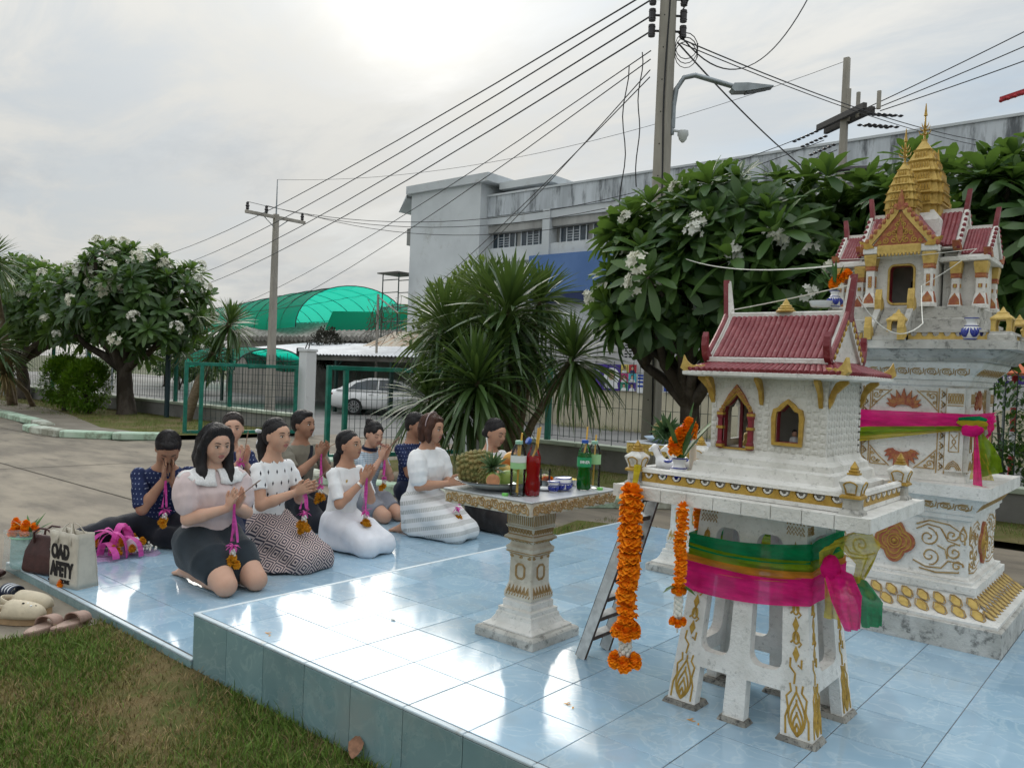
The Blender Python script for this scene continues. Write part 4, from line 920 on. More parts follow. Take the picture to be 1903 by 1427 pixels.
# ================================================================= people
import bmesh
from mathutils import noise as mnoise
from mathutils.bvhtree import BVHTree
import numpy as np
class Sdf:
 """distance field of blended rounded shapes -> one continuous surface"""
 def __init__(s, k=.012): s.p = []; s.k = k
 def put(s, f, lo, hi): s.p.append((f, np.array(lo, float), np.array(hi, float), s.k))
 def ball(s, c, r, n=0, m=0, rot=None):
  c = np.array(c, float); r = np.array(r if isinstance(r, (tuple, list)) else (r, r, r), float)
  Rm = np.array(rot) if rot is not None else np.eye(3); R_ = r.max()
  def f(Q):
   q = (Q-c) @ Rm; k0 = np.linalg.norm(q/r, axis=-1); k1 = np.linalg.norm(q/(r*r), axis=-1)
   return k0*(k0-1)/np.maximum(k1, 1e-6)
  s.put(f, c-R_, c+R_)
 def cap(s, a, b, ra, rb, flat=False):
  a = np.array(a, float); b = np.array(b, float); L2 = max(((b-a)**2).sum(), 1e-9); L_ = L2**.5
  def f(Q):
   t = ((Q-a) @ (b-a))/L2; tc = np.clip(t, 0, 1); d = np.linalg.norm(Q-a-tc[..., None]*(b-a), axis=-1)-(ra+(rb-ra)*tc)
   if flat:
    rad_ = np.linalg.norm(Q-a-t[..., None]*(b-a), axis=-1)-(ra+(rb-ra)*tc); return np.maximum(rad_, np.maximum(-t, t-1)*L_)
   return d
  m = max(ra, rb); s.put(f, np.minimum(a, b)-m, np.maximum(a, b)+m)
 def tube(s, pts, r, n=0, **kw):
  rs = r if isinstance(r, (tuple, list)) else [r]*len(pts); pts = [np.array(p, float) for p in pts]
  for i in range(len(pts)-1):
   s.cap(pts[i], pts[i+1], rs[i], rs[i+1], True)
   if 0 < i: s.ball(pts[i], rs[i]*.995)
 def loft(s, rings):
  C = [np.array(c, float) for c, u, v in rings]; d = C[-1]-C[0]; L_ = np.linalg.norm(d); d = d/L_
  T = np.array([(c-C[0]) @ d for c in C]); ru = np.array([V(u).length for c, u, v in rings]); rv = np.array([V(v).length for c, u, v in rings]); ux = np.array(V(rings[0][1]).normalized()); vx = np.array(V(rings[0][2]).normalized())
  of = np.array([(c-C[0]) @ ux for c in C]); m = max(ru.max(), rv.max())
  def f(Q):
   q = Q-C[0]; t = q @ d; a = np.interp(t, T, ru); b = np.interp(t, T, rv); u = q @ ux-np.interp(t, T, of); v = q @ vx
   k0 = np.sqrt((u/a)**2+(v/b)**2); k1 = np.sqrt((u/(a*a))**2+(v/(b*b))**2); rd = k0*(k0-1)/np.maximum(k1, 1e-6)
   return np.maximum(rd, np.maximum(-t, t-T[-1]))
  s.put(f, np.min(C, 0)-m, np.max(C, 0)+m)
 def hull(s, spheres, zmin=None):
  bm = bmesh.new()
  for c, r in spheres:
   rx, ry, rz = (r, r, r) if not isinstance(r, (tuple, list)) else r
   for j in range(1, 8):
    for i in range(10):
     t = pi*j/8; a = 2*pi*i/10; bm.verts.new(V(c)+V((rx*sin(t)*cos(a), ry*sin(t)*sin(a), rz*cos(t))))
  r = bmesh.ops.convex_hull(bm, input=bm.verts); bm.normal_update()
  cen = sum((v.co for v in bm.verts), V())/len(bm.verts); A = []; B = []
  for f in bm.faces:
   n_ = f.normal.normalized(); p0 = f.calc_center_median(); n_ = -n_ if (p0-cen).dot(n_) < 0 else n_; A.append(n_); B.append(n_.dot(p0))
  A = np.array(A); B = np.array(B); P_ = np.array([v.co for f in bm.faces for v in f.verts]); bm.free()
  def f(Q):
   sh = Q.shape[:-1]; q = Q.reshape(-1, 3); out = np.full(len(q), -9.0)
   for i in range(len(A)): np.maximum(out, q @ A[i]-B[i], out=out)
   out = out.reshape(sh)
   return np.maximum(out, zmin-Q[..., 2]) if zmin is not None else out
  s.put(f, P_.min(0), P_.max(0))
 def mesh(s, h):
  lo = np.min([p[1] for p in s.p], 0)-.03; hi = np.max([p[2] for p in s.p], 0)+.03
  n = np.ceil((hi-lo)/h).astype(int)+1; D = np.full(n, .06, np.float32)
  ax = [lo[i]+h*np.arange(n[i]) for i in range(3)]
  for f, a, b, k in s.p:
   i0 = np.maximum(0, np.floor((a-.022-lo)/h).astype(int)); i1 = np.minimum(n, np.ceil((b+.022-lo)/h).astype(int)+1)
   if (i1 <= i0).any(): continue
   Q = np.stack(np.meshgrid(*[ax[i][i0[i]:i1[i]] for i in range(3)], indexing='ij'), -1)
   w_ = (slice(i0[0], i1[0]), slice(i0[1], i1[1]), slice(i0[2], i1[2])); d = f(Q); o = D[w_]
   hh = np.clip(.5+.5*(o-d)/k, 0, 1); D[w_] = o*(1-hh)+d*hh-k*hh*(1-hh)
  S = D < 0; c = S[:-1, :-1, :-1].astype(np.int8)
  cnt = sum(S[i:n[0]-1+i, j:n[1]-1+j, k:n[2]-1+k].astype(np.int8) for i in (0, 1) for j in (0, 1) for k in (0, 1))
  act = (cnt > 0) & (cnt < 8); idx = np.full(act.shape, -1); I = np.argwhere(act); idx[act] = np.arange(len(I))
  acc = np.zeros((len(I), 3)); wt = np.zeros(len(I)); cor = [(i, j, k) for i in (0, 1) for j in (0, 1) for k in (0, 1)]
  val = {c_: D[I[:, 0]+c_[0], I[:, 1]+c_[1], I[:, 2]+c_[2]] for c_ in cor}
  for a in cor:
   for e in range(3):
    if a[e]: continue
    b = list(a); b[e] = 1; b = tuple(b); va, vb = val[a], val[b]; m = (va < 0) != (vb < 0); t = np.where(m, va/np.where(m, va-vb, 1), 0)
    p = np.array(a, float)[None] + np.eye(3)[e][None]*t[:, None]; acc += p*m[:, None]; wt += m
  P_ = lo+h*(I+acc/wt[:, None]); F = []
  for e in range(3):
   u, v = (e+1) % 3, (e+2) % 3; sa = [slice(None)]*3; sb = [slice(None)]*3; sa[e] = slice(0, -1); sb[e] = slice(1, None)
   ch = S[tuple(sa)] != S[tuple(sb)]; E_ = np.argwhere(ch); ins = S[tuple(sa)][ch]
   ok = (E_[:, u] > 0) & (E_[:, v] > 0) & (E_[:, u] < n[u]-1) & (E_[:, v] < n[v]-1); E_ = E_[ok]; ins = ins[ok]
   def at(du, dv):
    q = E_.copy(); q[:, u] -= du; q[:, v] -= dv; return idx[q[:, 0], q[:, 1], q[:, 2]]
   f = np.stack([at(1, 1), at(0, 1), at(0, 0), at(1, 0)], 1); f[~ins] = f[~ins][:, ::-1]; F.append(f)
  return P_, np.concatenate(F)
def fuse(sd, voxel, smooth_it=0, fac=.5, wr=0, wscale=(9, 9, 9), seed=0):
 P_, F = sd.mesh(voxel); me = bpy.data.meshes.new('skin')
 me.vertices.add(len(P_)); me.vertices.foreach_set('co', P_.astype(np.float32).ravel())
 me.loops.add(len(F)*4); me.loops.foreach_set('vertex_index', F.astype(np.int32).ravel())
 me.polygons.add(len(F)); me.polygons.foreach_set('loop_start', np.arange(0, len(F)*4, 4, dtype=np.int32)); me.update(calc_edges=True); me.validate()
 if smooth_it:
  bm = bmesh.new(); bm.from_mesh(me)
  for _ in range(smooth_it): bmesh.ops.smooth_vert(bm, verts=bm.verts, factor=fac, use_axis_x=True, use_axis_y=True, use_axis_z=True)
  bm.to_mesh(me); bm.free(); me.update()
 if wr:
  ofs = V((seed*3.1, seed*1.7, seed*.9)); N_ = [v.normal.copy() for v in me.vertices]
  for v, nn in zip(me.vertices, N_):
   p = V((v.co.x*wscale[0], v.co.y*wscale[1], v.co.z*wscale[2])) + ofs
   v.co += nn*wr*(mnoise.noise(p) + .5*mnoise.noise(p*2.3))
 me.update(); me.shade_smooth(); return me
def chain(mb, pts, rs, n=12):
 if isinstance(mb, Sdf):
  for i in range(len(pts)-1): mb.cap(pts[i], pts[i+1], rs[i], rs[i+1])
  return
 pts = [V(p) for p in pts]
 for p, r in zip(pts, rs): mb.ball(p, r, n, 8)
 for i in range(len(pts)-1):
  a, b = pts[i], pts[i+1]
  if (b-a).length > 1e-4: mb.tube([a, b], [rs[i], rs[i+1]], n)
def eloft(mb, rings, n=24): mb.loft(rings)
def hull(mb, spheres, zmin=None): mb.hull(spheres, zmin)
def raw_mesh0(mb, name, mt):
 me = bpy.data.meshes.new(name); me.from_pydata([tuple(p) for p in mb.v], [], mb.f); me.materials.append(mt); me.shade_smooth(); return me
def skin(name, c, c2): return mat(name, c, .55, .35, col2=c2, vscale=7, thr=(.3, .75), sss=.12, bump=.12, bscale=300)
SK_FAIR = skin('fair_skin', (.62, .375, .27), (.56, .32, .225)); SK_TAN = skin('tan_skin', (.50, .275, .18), (.44, .23, .145)); SK_BROWN = skin('brown_skin', (.38, .205, .13), (.32, .165, .105))
def hairmat(name, c, c2): return mat(name, c, .5, .35, col2=c2, vscale=30, thr=(.4, .7), stretch=(1, 1, .12), bump=.7, bscale=130)
HAIR = hairmat('black_hair', (.012, .010, .011), (.022, .018, .018)); HAIR_B = hairmat('brown_hair', (.075, .030, .018), (.045, .018, .012)); HAIR_D = hairmat('dark_brown_hair', (.026, .015, .012), (.015, .010, .009))
m_eyew = mat('eye_white', (.62, .60, .56), .3); m_iris = mat('eye_dark', (.012, .008, .006), .2, .6); m_brow = mat('brow_hair', (.020, .014, .011), .7); m_lip = mat('lip_skin', (.40, .13, .12), .45, var=.2, vscale=60); m_lipd = mat('lip_skin_muted', (.27, .105, .085), .5, var=.2, vscale=60)
def cloth(name, col, **k): return mat(name, col, k.pop('rough', .85), .25, sheen=.15, bump=k.pop('bump', .25), bscale=k.pop('bscale', 160), **k)
def ik(S, W, l1, l2, pole):
 d = W-S; L_ = min(d.length, (l1+l2)*.985); d.normalize(); W2 = S+d*L_
 x = (l1*l1-l2*l2+L_*L_)/(2*L_); h = sqrt(max(0, l1*l1-x*x)); p = pole-d*pole.dot(d); p.normalize()
 return S+d*x+p*h, W2
def person(label, loc, head, s=1.0, hipz=.27, lean=.06, sw=.165, g=1.0, hyaw=0, hpitch=0, wrist=(.25, .115), fang=62, sk=SK_FAIR, hair='long', hm=HAIR, top=None, bottom=None, sleeve=.9, sleeve_r=.062, tophem=-.10,
           skirt='short', lips=m_lip, male=False, sex_bust=.018, armspread=1.0, eyes_down=False, neck_open=.0, faceg=1.0, puff=0, torso_tw=0, collar_h=0.0):
 R = empty('person', loc, rad(head), label, 'person', 'people kneeling in prayer on the low platform'); R.scale = (s, s, s)
 P = V((0, 0, hipz)); d = V((sin(lean), 0, cos(lean))); fx = V((cos(lean), 0, -sin(lean))); Y = V((0, 1, 0))
 S0 = P+d*.412; Nk = P+d*.462; Hc = Nk+V((.034+.06*sin(lean)+.06*sin(hpitch), 0, .140-.035*abs(sin(hpitch))))
 HR = Matrix.Rotation(rad(hyaw), 3, 'Z') @ Matrix.Rotation(hpitch, 3, 'Y')
 hl = lambda x, y, z: Hc + HR @ V((x, y, z))
 b = Sdf(.016)
 eloft(b, [(P-d*.09, fx*.10*g, Y*.135*g), (P, fx*.115*g, Y*.155*g), (P+d*.12, fx*.090*g, Y*.120*g), (P+d*.27, fx*.100*g, Y*.135*g), (P+d*.37, fx*.075, Y*(sw-.05)), (P+d*.43, fx*.062, Y*.095), (P+d*.455, fx*.054, Y*.070), (Nk+d*.02, fx*.050, Y*.052)])
 chain(b, [Nk-d*.03, Nk+V((.012, 0, .05)), hl(-.012, 0, -.06)], [.052, .050 if not male else .058, .050 if not male else .058])
 f_ = faceg; b.k = .022
 for (c, r) in (((-.012, 0, .030), (.094, .076*f_, .088)), ((.018, 0, -.005), (.074, .068*f_, .082)), ((.030, 0, -.045), (.054, .056*f_, .056)), ((.052, 0, -.082), (.026, .028*f_, .024)), ((.040, .036, -.026), (.036, .028, .034)), ((.040, -.036, -.026), (.036, .028, .034)), ((.066, 0, .035), (.022, .044, .030))):
  b.ball(hl(*c), r, 14, 10, HR)
 b.k = .010
 b.tube([hl(.084, 0, .018), hl(.092, 0, -.006), hl(.101, 0, -.024)], [.0075, .0095, .0125], 8); b.ball(hl(.097, 0, -.026), .012, 8, 6)
 for q in (-1, 1): b.ball(hl(.090, q*.0115, -.029), (.010, .0075, .0075), 8, 6, HR); b.ball(hl(-.010, q*.077*f_, -.008), (.016, .009, .029), 8, 6, HR)
 b.ball(hl(.078, 0, -.055), (.017, .023, .014), 8, 6, HR); b.k = .014
 arms = []
 for q in (-1, 1):
  S = S0+Y*q*(sw-.005)-d*.012+V((.005, 0, 0)); W = V((wrist[0], q*.028, hipz+.42-wrist[1])) if not callable(wrist) else wrist(q)
  E, W = ik(S, W, .275, .245, V((-.35, q*.75*armspread, -1)))
  arms.append((q, S, E, W)); gg = .9+.1*g if not male else 1.05
  chain(b, [S-d*.022, S.lerp(E, .5), E], [.040*gg, .044*gg, .038*gg]); chain(b, [E, E.lerp(W, .35), W], [.039*gg, .039*gg, .025*gg])
  fd = V((cos(rad(fang)), 0, sin(rad(fang)))); side = V((-sin(rad(fang)), 0, cos(rad(fang)))); nrm = Y*(-q)
  b.k = .008; pc = W+fd*.048; rotm = Matrix((fd, side, nrm)).transposed(); b.ball(pc, (.052, .037, .0155), 12, 8, rotm); b.ball(W+fd*.012, (.030, .027, .018), 10, 6, rotm)
  b.k = .0035
  for k, (o_, l_) in enumerate(((.028, .066), (.0095, .076), (-.0095, .071), (-.027, .055))):
   a0 = W+fd*.085+side*o_; spread = side*(o_*.22); bend = nrm*(-.001); a1 = a0+fd*l_*.52+spread*.5; a2 = a1+fd*l_*.45+spread*.4+nrm*.004+Y*q*0
   chain(b, [a0-fd*.02, a0, a1, a2], [.0095, .0092, .0086, .0072], 8)
  t0 = W+fd*.030+side*.026; t1 = t0+fd*.030+side*.026-nrm*.002; t2 = t1+fd*.032+side*.006; chain(b, [t0, t1, t2], [.0125, .0105, .0085], 8); b.k = .016
 LG = .086*g; kx, ky = .405, .098+.02*(g-1)
 legs = []
 for q in (-1, 1):
  hip = P+V((.02, q*.082, -.02)); kn = V((kx, q*ky, .068)); an = V((-.075, q*.085, .052)); heel = V((-.125, q*.08, .075))
  if skirt == 'side':
   kn, an = (V((.40, .26, .080)), V((.06, -.10, .06))) if q > 0 else (V((.12, -.50, .080)), V((-.30, -.36, .05)))
   legs.append((hip, kn, an)); chain(b, [hip, hip.lerp(kn, .5), kn], [.07, .07, .055]); chain(b, [kn, kn.lerp(an, .5), an], [.055, .05, .032]); chain(b, [an, an+V((-.09, .02, -.02))], [.032, .025]); continue
  legs.append((hip, kn, an)); chain(b, [hip, hip.lerp(kn, .5)+V((0, 0, .012)), kn], [LG, LG*.93, .062+.006*g]); chain(b, [kn, kn.lerp(an, .4)+V((0, 0, .012)), kn.lerp(an, .8), an], [.058, .057*(.6+.4*g), .040, .033])
  chain(b, [an, heel, V((-.165, q*.075, .045))], [.034, .034, .026]); chain(b, [an+V((-.03, 0, -.005)), V((-.17, q*.073, .035)), V((-.225, q*.070, .024))], [.032, .030, .022])
  for k in range(5): chain(b, [V((-.222, q*(.050+.011*k), .020)), V((-.255-.006*(k if q > 0 else k)+.012, q*(.050+.011*k), .012))], [.0095, .0085], 8)
 body = fuse(b, .0068, 1, .4); body.materials.append(sk); link('body', body, R)
 bvh = BVHTree.FromPolygons([v.co for v in body.vertices], [tuple(p.vertices) for p in body.polygons])
 def onface(y, z, lift=0.0):
  o = hl(.30, y, z); dr = HR @ V((-1, 0, 0)); h = bvh.ray_cast(o, dr)
  return (h[0] - dr*lift) if h[0] else hl(.09, y, z)
 for q in (-1, 1):
  if not eyes_down:
   m_ = MB(); m_.ball(onface(q*.0315, .003, -.0035), (.006, .0125, .0048), 10, 6, HR); link('eye', m_.mesh('eye', m_eyew, 60), R)
   m_ = MB(); m_.ball(onface(q*.0305, .004, .0005), (.0035, .0064, .0056), 8, 6, HR); link('iris', m_.mesh('iris', m_iris, 60), R)
  m_ = MB(); zl = .0105 if not eyes_down else .001; bow = (.0, .0035, .0042, .003, -.001) if not eyes_down else (.001, -.002, -.003, -.002, .002)
  m_.tube([onface(q*(.017+.0072*k), zl+bow[k], .0012) for k in range(5)], [.0012, .0019, .0022, .0021, .0012], 6); link('lashes', m_.mesh('lashes', m_brow), R)
  m_ = MB(); m_.tube([onface(q*(.014+.0085*k), .0265+(0, .003, .0045, .004, -.001)[k], .0008) for k in range(5)], [.0021, .0032, .0031, .0026, .0012], 6); link('eyebrow', m_.mesh('eyebrow', m_brow), R)
 m_ = MB(); m_.tube([onface(y, -.0545+z, .0008) for y, z in ((-.021, -.001), (-.011, .0022), (-.0035, .0042), (0, .003), (.0035, .0042), (.011, .0022), (.021, -.001))], [.0015, .0036, .0042, .0036, .0042, .0036, .0015], 6)
 m_.tube([onface(y, -.0625+z, .0008) for y, z in ((-.019, .006), (-.010, .0005), (0, -.001), (.010, .0005), (.019, .006))], [.0012, .0042, .0052, .0042, .0012], 6); link('lips', m_.mesh('lips', lips, 60), R)
 h = Sdf(.018)
 h.ball(hl(-.022, 0, .047), (.098, .0845*f_, .088), 16, 12, HR); h.ball(hl(-.048, 0, .010), (.070, .080*f_, .085), 14, 10, HR)
 if hair == 'short':
  h.ball(hl(.035, .0, .098), (.048, .056, .026), 12, 8, HR)
  for q in (-1, 1): h.ball(hl(-.010, q*.070*f_, .045), (.040, .014, .040), 10, 8, HR)
 elif hair == 'long':
  for q in (-1, 1):
   chain(h, [hl(.030, q*.050, .088), hl(.022, q*.076, .040), hl(.004, q*.086, -.030), hl(.000, q*.090, -.10), hl(.036, q*.088, -.170), hl(.072, q*.078, -.235), hl(.086, q*.066, -.262)], [.026, .027, .031, .034, .034, .030, .015])
   chain(h, [hl(-.05, q*.060, .02), hl(-.06, q*.065, -.10), hl(-.055, q*.06, -.19)], [.05, .05, .035])
   chain(h, [hl(.046, q*.012, .108), hl(.044, q*.040, .094), hl(.040, q*.062, .060)], [.015, .020, .016])
 elif hair == 'bob':
  for q in (-1, 1): chain(h, [hl(.030, q*.050, .088), hl(.026, q*.074, .040), hl(.018, q*.084, -.025), hl(.024, q*.080, -.078), hl(.030, q*.074, -.105)], [.026, .028, .029, .024, .012]); chain(h, [hl(-.05, q*.05, .0), hl(-.055, q*.05, -.085)], [.055, .038])
  chain(h, [hl(.058, -.03, .094), hl(.064, .02, .082), hl(.056, .056, .052)], [.014, .018, .014])
 elif hair == 'ponytail':
  chain(h, [hl(-.115, 0, .025), hl(-.150, 0, .0), hl(-.158, .0, -.08), hl(-.140, 0, -.165), hl(-.125, 0, -.215)], [.024, .036, .040, .034, .014])
 elif hair == 'lowpony':
  chain(h, [hl(-.110, 0, -.035), hl(-.128, 0, -.085), hl(-.130, 0, -.15), hl(-.122, 0, -.20)], [.024, .036, .036, .016])
 elif hair == 'bun':
  h.ball(hl(-.105, .0, .105), (.042, .042, .038), 12, 8, HR)
  for q in (-1, 1): chain(h, [hl(.052, q*.03, .092), hl(.064, q*.040, .058), hl(.060, q*.052, .028)], [.015, .016, .008])
 elif hair == 'tied':
  h.ball(hl(-.115, 0, -.03), (.036, .042, .040), 12, 8, HR)
 hmesh = fuse(h, .008, 1, .5, .0022, (75, 75, 11), seed=len(label)); hmesh.materials.append(hm); link('hair', hmesh, R)
 hb_ = BVHTree.FromPolygons([v.co for v in hmesh.vertices], [tuple(q.vertices) for q in hmesh.polygons]); hs = MB(); Rr = random.Random(len(label)); st_ = hl(-.03, 0, .05)
 for i in range(110):
  az = 2*pi*i/110+Rr.uniform(-.05, .05); lim = rad(46+62*(.5-.5*cos(az))**.8)*Rr.uniform(.85, 1.05) if hair not in ('long', 'bob') else rad(50+80*(.5-.5*cos(az))**.5); pts = []; a1 = az+Rr.uniform(-.12, .12)
  for q in range(8):
   po = rad(6)+(lim-rad(6))*q/7; dr_ = HR @ V((sin(po)*cos(az+(a1-az)*q/7), sin(po)*sin(az+(a1-az)*q/7), cos(po))); hh = hb_.ray_cast(st_+dr_*.4, -dr_)
   if hh[0] is not None and (hh[0]-st_).length < .16: pts.append(hh[0]+dr_*.0006)
  if len(pts) > 3: hs.tube(pts, [.0009+.0016*min(1, k_/2)*min(1, (len(pts)-1-k_)/2) for k_ in range(len(pts))], 4)
 o_h = link('hair_strands', raw_mesh0(hs, 'hair_strands', hm), R); o_h['kind'] = 'stuff'
 t = Sdf(.016); e = .013
 if puff: pass
 tb, tt = tophem, .452+collar_h
 prof = [(-.12, .124, .164), (-.05, .124, .166), (.03, .110, .146), (.12, .099, .127), (.22, .110, .138), (.30, .106, .143), (.355, .097, max(.12, sw-.018)), (.400, .076, sw*.74), (.430, .062, .098), (.455, .055, .068), (.478, .053, .058)]
 rings = []
 for z, rx, ry in prof:
  if z < tb-.06: continue
  z_ = max(z, tb); k = e*.6
  if z_ > tt+.0001: continue
  bst = sex_bust if .15 < z < .34 else 0
  gm = g if z < .34 else 1+(g-1)*.5
  rings.append((P+d*z_+fx*bst, fx*(rx*gm+k*.3), Y*(ry*gm+k*.3)))
 eloft(t, rings)
 for q, S, E, W in arms:
  A = S0+Y*q*(sw-.055); pts = [A, S+Y*q*.004]
  end = S.lerp(E, min(1, sleeve)) if sleeve <= 1 else E.lerp(W, sleeve-1)
  sr = sleeve_r*(.92+.08*g)*(1 if puff else .92)
  t.ball(S-d*.022, sr*.80, 14, 10); mid = S.lerp(end, .5)
  if puff: t.ball(S.lerp(end, .42)+Y*q*.010, sr*1.10, 14, 10); t.tube([S-d*.01, S.lerp(end, .3), S.lerp(end, .65), S.lerp(end, .9), end], [sr*.85, sr*1.08, sr*1.15, sr*.95, sr*.92], 16)
  elif sleeve <= 1: t.tube([A-d*.02, S-d*.022, mid, end], [sr*.66, sr*.80, sr*.92, sr*1.02], 16)
  else: t.tube([A, S, S.lerp(E, .5)], [sr*.9, sr, sr*.95], 16); chain(t, [S.lerp(E, .5), E], [sr*.95, sr*.9]); t.tube([E, end], [sr*.9, sr*.82], 16)
 tm = fuse(t, .009, 2, .5, .0062, (19, 19, 8), seed=len(label)+3); tm.materials.append(top); link('shirt' if male else 'blouse', tm, R)
 k = Sdf(.03); z0 = .012
 if skirt in ('short', 'long', 'spread'):
  e_ = .80 if skirt == 'short' else 1.0
  for hip, kn, an in legs: k.tube([hip, hip.lerp(kn, .5)+V((0, 0, .012)), hip.lerp(kn, e_)], [LG+.020, LG*.93+.018, .062+.006*g+.018], 16); k.ball(hip, LG+.02, 14, 10)
  if skirt != 'short':
   for hip, kn, an in legs: k.ball(kn, .085, 14, 10)
 if skirt == 'short':
  hull(k, [(P+V((-.02, 0, -.02)), (.135*g, .185*g, .13)), (V((.10, 0, .14)), (.06, .175*g, .10)), (V((.30, .085, .115)), (.055, .098, .075)), (V((.30, -.085, .115)), (.055, .098, .075)), (V((-.06, 0, .12)), (.08, .15*g, .06))])
  nm = 'skirt'
 elif skirt == 'long':
  hull(k, [(P+V((-.02, 0, -.02)), (.135*g, .180*g, .12)), (V((.405, ky, .07)), .082), (V((.405, -ky, .07)), .082), (V((.30, 0, .12)), (.10, .15, .09)), (V((-.08, .085, .06)), .058), (V((-.08, -.085, .06)), .058), (V((.0, .14, .05)), .05), (V((.0, -.14, .05)), .05)], z0)
  nm = 'skirt'
 elif skirt == 'spread':     # long skirt with a loose hem fanned out on the floor
  hull(k, [(P+V((-.02, 0, -.02)), (.135*g, .175*g, .12)), (V((.405, ky, .075)), .085), (V((.405, -ky, .075)), .085), (V((.30, 0, .12)), (.10, .15, .09)), (V((-.02, .085, .06)), .058), (V((-.04, -.085, .06)), .058)], z0)
  hull(k, [(V((.38, ky, .07)), .07), (V((.30, -.26, .02)), .02), (V((.10, -.26, .02)), .02), (V((.46, -.10, .022)), .02), (V((.46, .12, .022)), .02), (V((.34, .22, .02)), .02), (V((.05, .18, .03)), .03), (V((.1, 0, .16)), .08)], z0)
  nm = 'skirt'
 elif skirt == 'trousers':
  hull(k, [(P+V((-.02, 0, -.03)), (.128*g, .175*g, .11)), (V((.06, .09, .16)), .09), (V((.06, -.09, .16)), .09)])
  for hip, kn, an in legs: chain(k, [hip, hip.lerp(kn, .5)+V((0, 0, .012)), kn], [.105*g, .102*g, .084]); chain(k, [kn, kn.lerp(an, .5)+V((0, 0, .01)), an], [.082, .076, .056])
  nm = 'trousers'
 elif skirt == 'shorts':
  hull(k, [(P+V((-.02, 0, -.03)), (.128*g, .175*g, .11)), (V((.06, .09, .16)), .09), (V((.06, -.09, .16)), .09)])
  for hip, kn, an in legs: k.tube([hip, hip.lerp(kn, .45)+V((0, 0, .012)), hip.lerp(kn, .78)], [.105*g, .100, .088], 16)
  nm = 'shorts'
 elif skirt == 'side':       # legs folded to one side (trousers)
  hull(k, [(P+V((-.02, 0, -.03)), (.13, .175, .11)), (V((.06, .1, .12)), .09), (V((.06, -.1, .12)), .09)])
  chain(k, [P+V((0, .09, -.04)), V((.28, .22, .12)), V((.40, .26, .085))], [.105, .10, .085]); chain(k, [V((.40, .26, .085)), V((.20, .02, .075)), V((.06, -.10, .07))], [.082, .072, .055])
  chain(k, [P+V((0, -.09, -.04)), V((.10, -.34, .12)), V((.12, -.50, .085))], [.105, .10, .085]); chain(k, [V((.12, -.50, .085)), V((-.12, -.42, .075)), V((-.30, -.36, .06))], [.082, .072, .05])
  nm = 'trousers'
 sm = fuse(k, .010, 2, .5, .006 if skirt != 'short' else .0025, (9, 9, 6), seed=len(label)+9); sm.materials.append(bottom); link(nm, sm, R)
 world = Matrix.Translation(V(loc)) @ Matrix.Rotation(rad(head), 4, 'Z') @ Matrix.Scale(s, 4)
 hand = arms[0][3].lerp(arms[1][3], .5); fd = V((cos(rad(fang)), 0, sin(rad(fang))))
 return dict(root=R, hand=world @ (hand+fd*.085), fd=(world.to_3x3() @ fd).normalized(), hl=hl, world=world, HR=HR, onface=onface, arms=arms, P=P, d=d, fx=fx, s=s, bvh=bvh)
